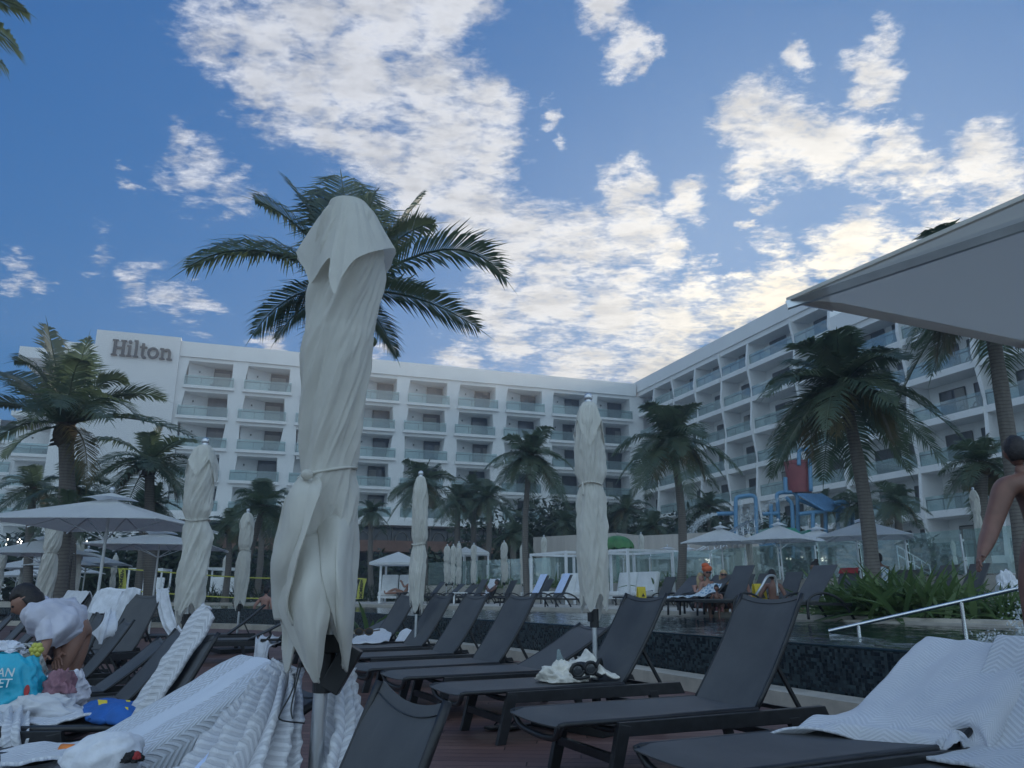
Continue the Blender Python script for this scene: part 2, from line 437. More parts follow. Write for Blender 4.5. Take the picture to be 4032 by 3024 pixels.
def sheet(name, rows, mat, parent=None, nu=40, nv=30, th=.010, wr=.012, ws=7., seed=0., world=False, disp=None, curl=0., rag=0.):
    """a cloth: rows of control points -> smooth wrinkled sheet with thickness and metric UVs"""
    R0 = [spline(r, nu) for r in rows]
    cols = [spline([r[i] for r in R0], nv) for i in range(nu+1)]
    g = [[cols[i][j] for i in range(nu+1)] for j in range(nv+1)]
    if rag:
        for j in range(nv+1):
            for i in (0, nu):
                g[j][i] = g[j][i]+noise.noise_vector(V((j*.7, seed, i)))*rag
    def nor(j, i):
        a = g[j][min(i+1, nu)]-g[j][max(i-1, 0)]; b = g[min(j+1, nv)][i]-g[max(j-1, 0)][i]
        n = a.cross(b); return n.normalized() if n.length > 1e-9 else V((0, 0, 1))
    nn = [[nor(j, i) for i in range(nu+1)] for j in range(nv+1)]
    for j in range(nv+1):
        for i in range(nu+1):
            p = g[j][i]
            d = wr*(noise.noise(p*ws+V((seed, 0, seed)))+.5*noise.noise(p*ws*2.3+V((0, seed, 0))))
            if disp: d += disp(i/nu, j/nv)
            g[j][i] = p+nn[j][i]*d
    nn = [[nor(j, i) for i in range(nu+1)] for j in range(nv+1)]
    W = nu+1; vs = []; fs = []
    for sgn in (1, -1):
        for j in range(nv+1):
            for i in range(nu+1): vs.append(g[j][i]+nn[j][i]*th*.5*sgn)
    K = W*(nv+1)
    for j in range(nv):
        for i in range(nu):
            a = j*W+i
            fs.append((a, a+1, a+1+W, a+W)); fs.append((a+K, a+W+K, a+1+W+K, a+1+K))
    for i in range(nu):
        fs.append((i, i+K, i+1+K, i+1)); a = nv*W+i; fs.append((a, a+1, a+1+K, a+K))
    for j in range(nv):
        a = j*W; fs.append((a, a+W, a+W+K, a+K)); a = j*W+nu; fs.append((a, a+K, a+W+K, a+W))
    off = parent.location if (parent and world) else V((0, 0, 0))
    me = bpy.data.meshes.new(name); me.from_pydata([tuple(p-off) for p in vs], [], fs)
    # metric uvs
    us = [[0.]*W for _ in range(nv+1)]; vv = [[0.]*W for _ in range(nv+1)]
    for j in range(nv+1):
        for i in range(1, W): us[j][i] = us[j][i-1]+(g[j][i]-g[j][i-1]).length
    for i in range(W):
        for j in range(1, nv+1): vv[j][i] = vv[j-1][i]+(g[j][i]-g[j-1][i]).length
    um = max(r[-1] for r in us)
    uvl = me.uv_layers.new(name='UVMap')
    for lp in me.loops:
        k = lp.vertex_index % K; j, i = divmod(k, W)
        uvl.data[lp.index].uv = (i/nu*um, vv[j][nu//2])
    for p in me.polygons: p.use_smooth = True
    me.materials.append(MATS[mat])
    o = bpy.data.objects.new(name, me)
    return link(o, parent)
def single(o, label, cat, group=None):
    return tag(o, label, cat, group)
# ------------------------------------------------------------------ camera, world, sun
cam = bpy.data.cameras.new('camera'); co_ = bpy.data.objects.new('camera', cam); COL.objects.link(co_)
co_.location = (0, 0, CH); co_.rotation_euler = (R(90)+TH, 0, 0)
cam.sensor_width = 36; cam.lens = F/4032*36; cam.clip_start = .05; cam.clip_end = 3000
S.camera = co_
SUN_AZ, SUN_EL = R(23.5), R(17.0)
sd = V((sin(SUN_AZ)*cos(SUN_EL), cos(SUN_AZ)*cos(SUN_EL), sin(SUN_EL)))
sl = bpy.data.lights.new('sun', 'SUN'); sl.energy = 3.2; sl.angle = R(.53); sl.color = (1, .9, .76)
so = bpy.data.objects.new('sun', sl); COL.objects.link(so); so.rotation_euler = sd.to_track_quat('Z', 'Y').to_euler(); so.location = (30, 60, 60)
W = bpy.data.worlds.new('World'); S.world = W; W.use_nodes = True
nt = W.node_tree; nt.nodes.clear()
wo = nt.nodes.new('ShaderNodeOutputWorld'); bg = nt.nodes.new('ShaderNodeBackground')
nt.links.new(bg.outputs[0], wo.inputs[0])
sky = nt.nodes.new('ShaderNodeTexSky'); sky.sky_type = 'NISHITA'; sky.sun_disc = False
sky.sun_elevation = SUN_EL; sky.sun_rotation = SUN_AZ; sky.altitude = 0; sky.air_density = 1.15; sky.dust_density = .55; sky.ozone_density = 3.2
STR = .15
tc = nt.nodes.new('ShaderNodeTexCoord'); D = tc.outputs['Generated']
def vm(op, a, b=None):
    n = nt.nodes.new('ShaderNodeVectorMath'); n.operation = op
    for i, x in enumerate((a, b)):
        if x is None: continue
        if hasattr(x, 'node'): nt.links.new(x, n.inputs[i])
        else: n.inputs[i].default_value = x
    return n
nrm = vm('NORMALIZE', D).outputs[0]
sx = nt.nodes.new('ShaderNodeSeparateXYZ'); nt.links.new(nrm, sx.inputs[0])
# cloud layer seen in perspective: project the direction on a plane overhead
zz = mathn(nt, 'MAXIMUM', mathn(nt, 'ADD', sx.outputs[2], .10), .04)
cpx = mathn(nt, 'DIVIDE', sx.outputs[0], zz); cpy = mathn(nt, 'DIVIDE', sx.outputs[1], zz)
cc = nt.nodes.new('ShaderNodeCombineXYZ'); nt.links.new(cpx, cc.inputs[0]); nt.links.new(cpy, cc.inputs[1])
P0 = cc.outputs[0]
def nz(co, s, det, ro, dist=0.0):
    n = N(nt, 'TexNoise', Scale=s, Detail=det, Roughness=ro, Distortion=dist); nt.links.new(co, n.inputs['Vector']); return n.outputs[0]
# the cloud banks (direction and size of each)
BL = [(860,90,170),(1020,150,190),(1210,60,190),(1480,70,230),(1740,40,190),(1010,300,140),(1180,360,190),(1420,330,230),(1700,300,220),(1890,420,150),
 (1290,540,130),(1480,580,200),(1720,590,240),(1930,650,170),(1640,760,150),(1880,820,200),(2060,930,200),(2280,960,190),(2480,930,150),(2600,1010,110),
 (1930,1130,150),(2160,1160,190),(2420,1200,180),(2640,1270,190),(2010,1350,150),(1820,1420,120),(2280,1430,200),(2600,1420,210),(2900,1230,190),(3080,1150,170),(1960,1260,140),(2750,1120,100),
 (2380,50,110),(2440,190,100),(2520,250,70),(2960,420,150),(3100,540,180),(2950,700,110),(3260,580,150),(3480,620,150),(3000,830,70),(3430,520,60),(2960,950,50),
 (3140,250,70),(3460,290,110),(3380,930,170),(3290,1040,110),(3620,680,110),(3900,620,140),(3760,850,140),(3560,960,90),(3980,760,120),
 (690,510,90),(780,660,150),(930,760,110),(880,850,70),(400,1010,90),(560,1120,120),(720,1200,110),(60,1090,70),(1060,1375,80),(1500,1390,70),(500,640,50),(2250,560,60),(2150,460,60),(2700,800,110),(2450,760,110),(2880,1060,60)]
acc = None
wob = nz(P0, 2.6, 4, .55)
wv_ = vm('SCALE', N(nt, 'TexNoise', Scale=4.5, Detail=7., Roughness=.65).outputs[1]); 
nt.links.new(P0, wv_.inputs[0].links[0].from_node.inputs['Vector']); wv_.inputs['Scale'].default_value = .15
wdir = vm('SUBTRACT', vm('ADD', nrm, wv_.outputs[0]).outputs[0], (.075, .075, .075)).outputs[0]
for (px, py, rr) in BL:
    c = ray(px, py).normalized()
    dt = vm('DISTANCE', wdir, tuple(c)).outputs['Value']
    n = nt.nodes.new('ShaderNodeMapRange'); n.interpolation_type = 'SMOOTHSTEP'
    ra = rr/3000*.95
    nt.links.new(dt, n.inputs[0]); n.inputs[1].default_value = ra*1.5; n.inputs[2].default_value = ra*.15
    n.inputs[4].default_value = .74 if px < 960 and py > 450 else (.86 if rr < 80 else 1.0)
    acc = n.outputs[0] if acc is None else mathn(nt, 'MAXIMUM', acc, n.outputs[0])
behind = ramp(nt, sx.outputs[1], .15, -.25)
# unseen bright cloud added behind the camera as foreground fill, some at the sides
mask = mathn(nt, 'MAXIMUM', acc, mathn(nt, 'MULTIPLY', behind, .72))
side = mathn(nt, 'MULTIPLY', ramp(nt, mathn(nt, 'ABSOLUTE', sx.outputs[0]), .62, .85), .55)
mask = mathn(nt, 'MAXIMUM', mask, side)
PS = coords(nt, 'Generated')
PS.node.inputs['Rotation'].default_value = (0, 0, R(-32)); nt.links.new(P0, PS.node.inputs[0]); PS.node.inputs['Scale'].default_value = (.85, 1.35, 1)
fb = nz(PS, 4.2, 12, .64, .3)
fb2 = nz(PS, 12.5, 9, .62, .3)
fb3 = nz(PS, 38., 7, .62, .4)
dens0 = mathn(nt, 'ADD', mathn(nt, 'MULTIPLY', mask, .74), mathn(nt, 'ADD', mathn(nt, 'MULTIPLY', mathn(nt, 'SUBTRACT', fb, .5), 1.2), mathn(nt, 'MULTIPLY', mathn(nt, 'SUBTRACT', fb2, .5), .85)))
dens = mathn(nt, 'ADD', dens0, mathn(nt, 'MULTIPLY', mathn(nt, 'SUBTRACT', fb3, .5), .75))
cov = ramp(nt, dens, .14, .80)
cov = mathn(nt, 'MULTIPLY', cov, ramp(nt, mask, .02, .3))
# thickness shading: relief from the offset of the density toward the sun
off = vm('ADD', PS, (.10*sin(SUN_AZ+.5), .10*cos(SUN_AZ+.5), 0)).outputs[0]
fs = nz(off, 4.2, 12, .64, .3); fs2 = nz(off, 12.5, 9, .62, .3)
rel = mathn(nt, 'ADD', mathn(nt, 'MULTIPLY', mathn(nt, 'SUBTRACT', fb, fs), 1.1), mathn(nt, 'MULTIPLY', mathn(nt, 'SUBTRACT', fb2, fs2), 1.0))
rel = mathn(nt, 'ADD', rel, mathn(nt, 'MULTIPLY', mathn(nt, 'SUBTRACT', fb3, .5), .45))
lit = ramp(nt, rel, -.28, .25)
sunang = vm('DOT_PRODUCT', nrm, tuple(sd)).outputs['Value']
g1 = mathn(nt, 'POWER', mathn(nt, 'MAXIMUM', sunang, 0), 9)
g2 = mathn(nt, 'POWER', mathn(nt, 'MAXIMUM', sunang, 0), 60)
base = mathn(nt, 'MULTIPLY_ADD', lit, .24, .49)
thick = ramp(nt, dens, .55, 1.0)
base = mathn(nt, 'MULTIPLY', base, mathn(nt, 'MULTIPLY_ADD', thick, -.16, 1.06))
inten = mathn(nt, 'ADD', base, mathn(nt, 'ADD', mathn(nt, 'MULTIPLY', g1, .10), mathn(nt, 'MULTIPLY', g2, .42)))
inten = mathn(nt, 'ADD', inten, mathn(nt, 'MULTIPLY', behind, BACK_FILL))  # unseen rear cloud brightened to fill the foreground
warm = mixc(nt, mathn(nt, 'MINIMUM', mathn(nt, 'ADD', mathn(nt, 'MULTIPLY', g1, .55), mathn(nt, 'MULTIPLY', g2, .6)), 1.), (.93, .97, 1.06), (1.05, .96, .78))
warm = mixc(nt, behind, warm, FILL_TINT)  # bluish tint of the added fill cloud
ccol = vm('SCALE', warm); nt.links.new(inten, ccol.inputs['Scale'])
skys = vm('SCALE', sky.outputs[0]); skys.inputs['Scale'].default_value = STR
sky1 = vm('MULTIPLY', skys.outputs[0], SKYTINT).outputs[0]
kk = vm('ADD', vm('MULTIPLY', sky1, SKYK).outputs[0], (1, 1, 1)).outputs[0]
sky2 = vm('DIVIDE', sky1, kk).outputs[0]
skyc = sky2
mxw = nt.nodes.new('ShaderNodeMix'); mxw.data_type = 'RGBA'
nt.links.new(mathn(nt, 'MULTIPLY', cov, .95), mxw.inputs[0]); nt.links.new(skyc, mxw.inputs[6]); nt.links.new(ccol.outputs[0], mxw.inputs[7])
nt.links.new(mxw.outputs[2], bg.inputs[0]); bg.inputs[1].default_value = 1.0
W.cycles.sampling_method = 'MANUAL'; W.cycles.sample_map_resolution = 512
S.view_settings.view_transform = 'Standard'; S.view_settings.look = 'None'; S.view_settings.gamma = 1; S.view_settings.exposure = EXPO
S.cycles.use_denoising = True
S.cycles.max_bounces = 8; S.cycles.transparent_max_bounces = 16
# ------------------------------------------------------------------ setting
def flat(name, poly, z, mat, kind='structure', th=.05):
    g = G(); g.prism([(p[0], p[1], z-th) for p in poly], (0, 0, th)); o = g.build(name, mat); tag(o, kind=kind); return o
def resamp(P, n): return [V((p.x, p.y, 0)) for p in spline([(a, b, 0) for a, b in P], n)]
def offset(P, d):
    out = []
    for i, p in enumerate(P):
        t = (P[min(i+1, len(P)-1)]-P[max(i-1, 0)]).normalized(); out.append(p+V((-t.y, t.x, 0))*d)
    return out
ZW = .57; ZF = .64
NE = resamp([(8.3, -3.6), (5.6, 2.1), (3.28, 7.1), (.36, 13.3), (-1.9, 16.8), (-3.9, 20.3), (-7.1, 23.7), (-10, 25.2), (-16, 27), (-26, 28.6)], 60)
FE = resamp([(14.5, -1.), (9.6, 7.4), (6.6, 12.9), (5.3, 15.2), (.6, 23), (-5.8, 29.3), (-13, 33.6), (-26, 36.5)], 60)
flat('ground', [(-900, -300), (900, -300), (900, 1500), (-900, 1500)], -.03, 'earth', th=.2)
flat('wood_deck', [(8.3, -3.6)]+[(p.x, p.y) for p in offset(NE, .30)]+[(-40, 28.6), (-40, -8), (8, -8)], .0, 'deck_wood', th=.025)
# water
na, nb = 560, 230
A_n = resamp([(p.x, p.y) for p in NE[2:52]], na); A_f = resamp([(p.x, p.y) for p in FE[2:52]], na)
wv_s = []
for i in range(na+1):
    for j in range(nb+1):
        p = A_n[i].lerp(A_f[i], j/nb)
        h = .0075*noise.noise(V((p.x*1.9, p.y*1.5, 0)))+.0070*noise.noise(V((p.x*4.2+3, p.y*3.4, 2)))+.0038*noise.noise(V((p.x*9., p.y*8., 5)))
        edge_ = min(1, j/6)
        wv_s.append((p.x, p.y, ZW+h*edge_))
g = G(); g.add(wv_s, [(i*(nb+1)+j, (i+1)*(nb+1)+j, (i+1)*(nb+1)+j+1, i*(nb+1)+j+1) for i in range(na) for j in range(nb)])
o = g.build('pool_water', 'water', None, True); tag(o, kind='structure')
flat('pool_floor', [(p.x, p.y) for p in offset(NE, -.1)]+[(p.x, p.y) for p in reversed(FE)], .1, 'mosaic', th=.1) if False else None
def strip(name, P, Q, z0, z1, mat, parent=None, uvm=False, loc=None):
    """closed ribbon prism between two polylines"""
    me = bpy.data.meshes.new(name); n = len(P); L = loc or V((0, 0, 0))
    vs = [(p.x-L.x, p.y-L.y, z-L.z) for z in (z0, z1) for A in (P, Q) for p in A]
    fs = []
    for i in range(n-1):
        a, b, c, d = i, n+i, 2*n+i, 3*n+i
        fs += [(a, a+1, c+1, c), (b, d, d+1, b+1), (c, c+1, d+1, d), (a, b, b+1, a+1)]
    fs += [(0, 2*n, 3*n, n), (n-1, 2*n-1, 4*n-1, 3*n-1)]
    me.from_pydata(vs, [], fs); me.materials.append(MATS[mat])
    bm = bmesh.new(); bm.from_mesh(me); bmesh.ops.recalc_face_normals(bm, faces=bm.faces); bm.to_mesh(me); bm.free()
    if uvm:
        s = [0.]
        for i in range(1, n): s.append(s[-1]+(P[i]-P[i-1]).length)
        ul = me.uv_layers.new(name='UVMap')
        for lp in me.loops:
            k = lp.vertex_index; z = z0 if k < 2*n else z1
            ul.data[lp.index].uv = (s[k % n], z+(0.02 if (k//n) % 2 else 0))
    return link(bpy.data.objects.new(name, me), parent)
pw = empty('pool_wall', (1.8, 10, 0), 0, 'dark mosaic tiled overflow wall of the raised pool above a pale kerb', 'pool wall')
L = pw.location
strip('tiled_face', offset(NE, .0), offset(NE, -.22), -.02, ZW-.008, 'mosaic', pw, True, L)
strip('kerb', offset(NE, .40), offset(NE, .06), -.02, .15, 'coping', pw, False, L)
g = G(); g.tube([(p.x, p.y, ZW-.006) for p in offset(NE, -.012)], .016, 8); g.build('wet_lip', 'water', pw, True, True)
# far side
flat('far_deck', [(p.x, p.y) for p in offset(FE, -.30)]+[(-60, 40), (-120, 60), (-120, 130), (120, 130), (120, -6)], ZF-.02, 'pave', th=.5)
cp = strip('coping', offset(FE, .04), offset(FE, -.42), ZW-.3, ZF+.02, 'coping'); tag(cp, 'pale stone coping along the far edge of the pool', 'coping')
P_ = [p for p in FE if p.y < 14.0]
st_ = strip('pool_step', offset(P_, .28), offset(P_, .045), ZW-.3, ZF-.035, 'coping'); tag(st_, 'lower pale stone step in the pool below the green bushes', 'step')
W0, W1, W2 = V((15.5, 11.4, 0)), V((2.3, 37, 0)), V((-4.6, 44, 0))
WL = [W0, V((11.8, 17.6, 0)), V((8.1, 26.6, 0)), W1, W2]
strip('terrace', WL, [p+V((30, 17, 0)) for p in WL], ZF-.1, 1.38, 'pave'); tag(bpy.data.objects['terrace'], kind='structure')
tw = strip('retaining_wall', offset(WL, .0+.02), offset(WL, .25), ZF-.1, 1.46, 'stone_beige'); tag(tw, 'low beige retaining wall behind the far row of loungers', 'wall')
# glass fence
gf = empty('glass_fence', (8.1, 26.6, 1.4), 0, 'frameless green tinted glass fence along the top of the low beige wall', 'fence')
wp = []; 
for a, b in zip(WL, WL[1:]):
    n = max(1, round((b-a).length/1.7))
    for i in range(n): wp.append(a.lerp(b, i/n))
wp.append(WL[-1])
for i, (a, b) in enumerate(zip(wp, wp[1:])):
    g = G(); gp = G()
    d = (b-a).normalized(); nn_ = V((-d.y, d.x, 0))
    hh = 2.56 if a.y < 30 else 2.7
    g.bar(a+d*.03+nn_*.12+V((0, 0, 1.5+(hh-1.5)/2)), b-d*.03+nn_*.12+V((0, 0, 1.5+(hh-1.5)/2)), .014, hh-1.5)
    gp.tube([a+nn_*.19+V((0, 0, 1.4)), a+nn_*.19+V((0, 0, 2.45))], .028, 8)
    gp.box(a+nn_*.15+V((0, 0, 2.3)), (.05, .08, .05)); gp.box(a+nn_*.15+V((0, 0, 1.72)), (.05, .08, .05))
    g.build('glass_pane', 'glass_fence', gf, False, True); gp.build('post', 'alu', gf, False, True)
# ------------------------------------------------------------------ hotel, left wing
def wing(name, A, ang, label):
    return empty(name, (A[0], A[1], 0), ang, label, 'hotel')
A0 = V((-27.8, 83.0, 0)); dirL = V((41.3, 14, 0)); LL = dirL.length; angL = atan2(14, 41.3)
hl = wing('hotel_wing', A0, angL, 'long white hotel wing with stacked balconies and dark sign letters on its blank end wall')
FZ = [23.0, 19.6, 16.2, 12.8, 9.4]
def U(s): return s*LL
cols = [-.19+.1415*k for k in range(9)]; OW = .110*LL
x_end = U(1.07)
# piers with swaying edges
sway = [0, .0, -.45, -.2, -.75, -.55, -.9]
zl = [26.2, 24.4, 22.6, 19.4, 16.0, 12.6, 8.9]
def pier(x0, x1, ph):
    sh = lambda k: sway[k]*(1.0 if ph % 2 == 0 else .75)
    l = [(x0+sh(k)*.9, 0, zl[k]) for k in range(7)]; r = [(x1+sh((k+1) % 7 if k < 6 else 6)*.75, 0, zl[k]) for k in range(7)]
    g = G(); poly = l+list(reversed(r))
    for k in range(6):
        g.prism([l[k], r[k], r[k+1], l[k+1]], (0, 2.6, 0))
    return g
for k in range(9):
    x1 = U(cols[k]); x0 = U(cols[k-1])+OW if k else x1-1.4
    if k < 9: pier(x0-.15 if k else x0, x1+.15, k).build('pier', 'stucco', hl)
pier(U(cols[8])+OW-.1, x_end+1.2, 1).build('pier', 'stucco', hl)
g = G(); g.box(((x_end+U(-.26))/2, 7.0, 27.05), (x_end-U(-.26), 14.4, 1.7)); g.build('parapet', 'stucco', hl)
g = G(); g.box(((x_end+U(-.26))/2, 1.35, 26.1), (x_end-U(-.26)-.02, 2.6, .6)); g.build('top_ledge', 'stucco', hl)
g = G(); g.box(((x_end+U(-.26))/2, 8.4, 17.5), (x_end-U(-.26), 11.5, 17.6)); g.build('wall', 'stucco', hl)
# podium: white band, glazed storey, brown band, ground floor painted dark for the podium's shade
x_s = U(-.21)
g = G(); g.box(((x_end+x_s)/2, 1.2, 8.8), (x_end-x_s, 3.6, .66)); g.build('white_band', 'stucco', hl)
g = G(); g.box(((x_end+x_s)/2, 3.3, 7.55), (x_end-x_s, 1., 1.9)); g.build('glazed_storey', 'glass_dark', hl)
g = G()
for i in range(24):
    xx = x_s+1+i*2.25
    g.tube([(xx+.75*cos(pi*t/8), 2.6, 7.0+.95*sin(pi*t/8)) for t in range(9)], .05, 5)
    g.box((xx+1.12, 2.62, 7.5), (.08, .08, 1.8))
g.build('arched_chair_backs', 'ceiling_grey', hl)
g = G(); g.box(((x_end+x_s)/2, 1.0, 6.15), (x_end-x_s+.5, 3.4, 1.2)); g.build('brown_band', 'brown_band', hl)
g = G(); g.box(((x_end+x_s)/2-1, 9.0, 4.4), (x_end-x_s+16, 9, 8.6)); g.build('wall', 'void_shade', hl)
g = G(); g.box(((x_end+x_s)/2, 4.2, 2.8), (x_end-x_s+.5, .5, 5.5)); g.build('ground_floor', 'void_shade', hl)
# balconies
def balcony_parts(root, w, style):
    g = G(); 
    if style == 'L':
        g.box((w/2-.05, 1.1, -.16), (w+.5, 2.9, .32)); g.box((w/2, 1.28, -.50), (w+.1, 2.52, .355))
        g.prism([(.02, .9, 0), (.54*w, 2.5, 0), (.54*w, 2.58, 0), (.02, 2.58, 0)], (0, 0, 2.78))
    else:
        g.box((w/2, .62, -.24), (w-.31, 2.1, .50))
    g.build('slab', 'stucco', root)
    r = bpy.data.objects[root.name]
    gd = G()
    if style == 'L':
        gd.box((.775*w, 2.5, 1.37), (.44*w, .08, 2.70)); 
    else:
        gd.box((.36*w, 1.66, 1.15), (.36*w, .08, 2.3))
        if w > 6: gd.box((.80*w, 1.66, 1.15), (.26*w, .08, 2.3))
    gd.build('door', 'glass_dark', root)
    gk = G()
    if style == 'L':
        for xx in (.555, .775, .992): gk.box((xx*w, 2.44, 1.37), (.07, .06, 2.72))
    else:
        for xx in (.18, .36, .54)+((.67, .80, .93) if w > 6 else ()): gk.box((xx*w, 1.61, 1.16), (.07, .06, 2.34))
        gk.box((.36*w, 1.61, 2.33), (.36*w, .062, .07))
        if w > 6: gk.box((.80*w, 1.61, 2.33), (.26*w, .062, .07))
    gk.build('door_frame', 'door_frame', root)
    gg = G(); gg.box((w/2-.05 if style == 'L' else w/2, -.26, .56), (w+(.3 if style == 'L' else -.3), .02, 1.1)); gg.build('glass_panel', 'glass_rail', root)
    gr = G(); xa, xb = (-.15, w+.05) if style == 'L' else (.14, w-.14)
    gr.box(((xa+xb)/2, -.22, .86), (xb-xa, .06, .07))
    nn_ = 4 if w < 6 else 5
    for i in range(nn_): gr.box((lerp(xa+.03, xb-.03, i/(nn_-1)), -.215, .42), (.05, .05, .83))
    gr.build('rail', 'door_frame', root)
    if style == 'L':
        gl = G(); gl.box((.24*w, 1.42, 1.98), (.14, .16, .16)); gl.build('lamp', 'door_frame', root)
        gx = G(); gx.box((.70*w, .9, .42), (.6, .5, .06)); gx.tube([(.58*w, 1.1, .0), (.55*w, 1.2, .75)], .05, 6); gx.tube([(.5*w, 1., .4), (.6*w, 1., .4)], .16, 6); gx.build('chair', 'door_frame', root)
    else:
        gx = G()
        for q in (.62, .8): gx.tube([(q*w-.3+.3*cos(t*pi/6), .9, .38+.4*sin(t*pi/6)) for t in range(7)], .05, 5); gx.box((q*w-.3, .75, .35), (.55, .5, .07)); gx.box((q*w-.3, .75, .16), (.08, .08, .32))
        gx.build('chair', 'door_frame', root)
_cur = {}
def vary(b_, w, style):
    if rnd.random() < .3:
        for ch in list(b_.children):
            if ch.name.startswith('chair') and b_.get('cp'): bpy.data.objects.remove(ch)
    if rnd.random() < .45:
        q = (style, w, rnd.randrange(3))
        x0, x1, yy = ((.565, .98, 2.40) if style == 'L' else (.19, .53, 1.56))
        a = [(x0, lerp(x0, x1, .45)), (lerp(x0, x1, .62), x1), (x0, lerp(x0, x1, .8))][q[2]]
        if q not in _cur:
            g = G(); n_ = 18
            for i in range(n_):
                xa, xb = lerp(a[0], a[1], i/n_)*w, lerp(a[0], a[1], (i+1)/n_)*w
                g.box(((xa+xb)/2, yy+.02*(i % 2), 1.17), (xb-xa, .03, 2.2))
            o = g.build('curtain', 'curtain', b_); _cur[q] = o.data
        else:
            link(bpy.data.objects.new('curtain', _cur[q]), b_)
proto = None
for k in range(9):
    for f, z in enumerate(FZ):
        xo = U(cols[k])+sway[f+1]*.8
        if proto is None:
            proto = empty('balcony'); proto.parent = hl; balcony_parts(proto, OW, 'L'); b_ = proto
        else: b_ = copy_tree(proto, hl)
        b_.location = (xo, 0, z); vary(b_, OW, 'L')
# blank end wall and sign
xb0, xb1 = U(-.49)+3.8, U(-.235)+1.0
g = G(); g.box(((xb0+xb1)/2, 6.5, 14.4), (xb1-xb0, 14, 27.6)); g.build('end_wall', 'clapboard', hl)
g = G(); g.box((xb0-1.8, 8.5, 14.0), (3.6, 11, 27.2)); g.build('end_wall', 'stucco', hl)
g = G(); g.box((xb0-5.3, 9.5, 26.3), (5.5, 11, 1.2)); g.box((xb0-4.8, 10.5, 22.6), (4.6, 8, .5)); g.box((xb0-4.3, 12.5, 13.2), (3.0, 9, 25.6)); g.build('roof_overhang', 'stucco', hl)
g = G(); g.box((xb0-4.5, 7.6, 24.4), (3.8, .1, 2.6)); g.build('top_window', 'glass_dark', hl)
for zz_ in (19.6, 16.2):
    g = G(); g.box((xb0-5.2, 9., zz_), (5.4, 9, .5)); g.build('slab', 'stucco', hl)
# side balconies at the far left, lower
bl = None
b_ = None
for i, (xx, yy, zz_) in enumerate([(xb0-6.9, 4.0, 15.2), (xb0-6.9, 4.0, 11.8), (xb0-6.9, 4., 8.4), (xb0-12.4, 6, 16.8), (xb0-12.4, 6, 13.4), (xb0-12.4, 6, 10.0), (xb0-12.4, 6, 6.6), (xb0-6.9, 4., 5.0)]):
    b_ = copy_tree(proto, hl); b_.location = (xx, yy, zz_)
g = G(); g.box((xb0-6.6, 10, 9.), (12.8, 7, 18)); g.build('wall', 'stucco', hl)
g = G()
for yy, xx, h in ((6.4, xb0-1.75, 19), (8.4, xb0-7.35, 20.2)): g.box((xx, yy, h/2), (.5, 5.0, h))
g.build('fin', 'stucco', hl)
# letters: slab serif, built from bars and arcs
def letters():
    H = 1.0; th = .17
    out = []
    def serif(g, x, y, w=.34): g.append(('r', x-w/2, y-.045, x+w/2, y+.045))
    a = []
    for x in (.16, .76): a.append(('r', x-.105, 0, x+.105, 1.3)); a += [('r', x-.21, 0, x+.21, .1), ('r', x-.21, 1.2, x+.21, 1.3)]
    a.append(('r', .2, .58, .72, .73)); out.append((a, 1.02))
    a = [('r', .1, 0, .29, .92), ('r', 0, 0, .40, .1), ('r', .0, .82, .2, .92), ('d', .19, 1.2, .135)]; out.append((a, .47))
    a = [('r', .1, 0, .29, 1.38), ('r', 0, 0, .40, .1), ('r', .0, 1.28, .2, 1.38)]; out.append((a, .45))
    a = [('r', .13, .16, .32, 1.18), ('r', 0, .80, .52, .92), ('a', .36, .2, .23, .05, 180, 320)]; out.append((a, .56))
    a = [('a', .42, .46, .42, .24, 0, 360)]; out.append((a, .91))
    a = [('r', .1, 0, .29, .92), ('r', 0, 0, .40, .1), ('r', 0, .82, .2, .92), ('r', .62, 0, .81, .6), ('r', .53, 0, .93, .1), ('a', .53, .6, .28, .1, 0, 150)]; out.append((a, .95))
    return out
sg = empty('sign', (0, 0, 0)); sg.parent = hl
x = U(-.411)+2.1; zb = 25.45; sc = 1.36
g0 = []
for prim, adv in letters():
    g = G()
    for p in prim:
        if p[0] == 'r': g.box((x+(p[1]+p[3])/2*sc, -.68, zb+(p[2]+p[4])/2*sc), ((p[3]-p[1])*sc, .3, (p[4]-p[2])*sc))
        elif p[0] == 'd': g.tube([(x+p[1]*sc, -.83, zb+p[2]*sc), (x+p[1]*sc, -.53, zb+p[2]*sc)], p[3]*sc, 16)
        else:
            cx, cz, ro, ri, a0, a1 = p[1:]
            n = 28
            for i in range(n):
                t0, t1 = R(lerp(a0, a1, i/n)), R(lerp(a0, a1, (i+1)/n))
                rx = ri*.95
                q = [(x+(cx+ro*cos(t0))*sc, -.83, zb+(cz+ro*1.1*sin(t0))*sc), (x+(cx+ro*cos(t1))*sc, -.83, zb+(cz+ro*1.1*sin(t1))*sc),
                     (x+(cx+rx*cos(t1))*sc, -.83, zb+(cz+ri*1.3*sin(t1))*sc), (x+(cx+rx*cos(t0))*sc, -.83, zb+(cz+ri*1.3*sin(t0))*sc)]
                g.prism(q, (0, .3, 0))
    g.build('letter', 'sign_letter', sg); x += adv*sc
# ------------------------------------------------------------------ hotel, right wing
B0 = V((17.0, 98.5, 0)); dR = V((9.9, -28.0, 0)); LR = dR.length; angR = atan2(dR.y, dR.x)
hr = wing('hotel_wing', B0, angR, 'white hotel wing stepping toward the pool on the right with wavy dividing fins')
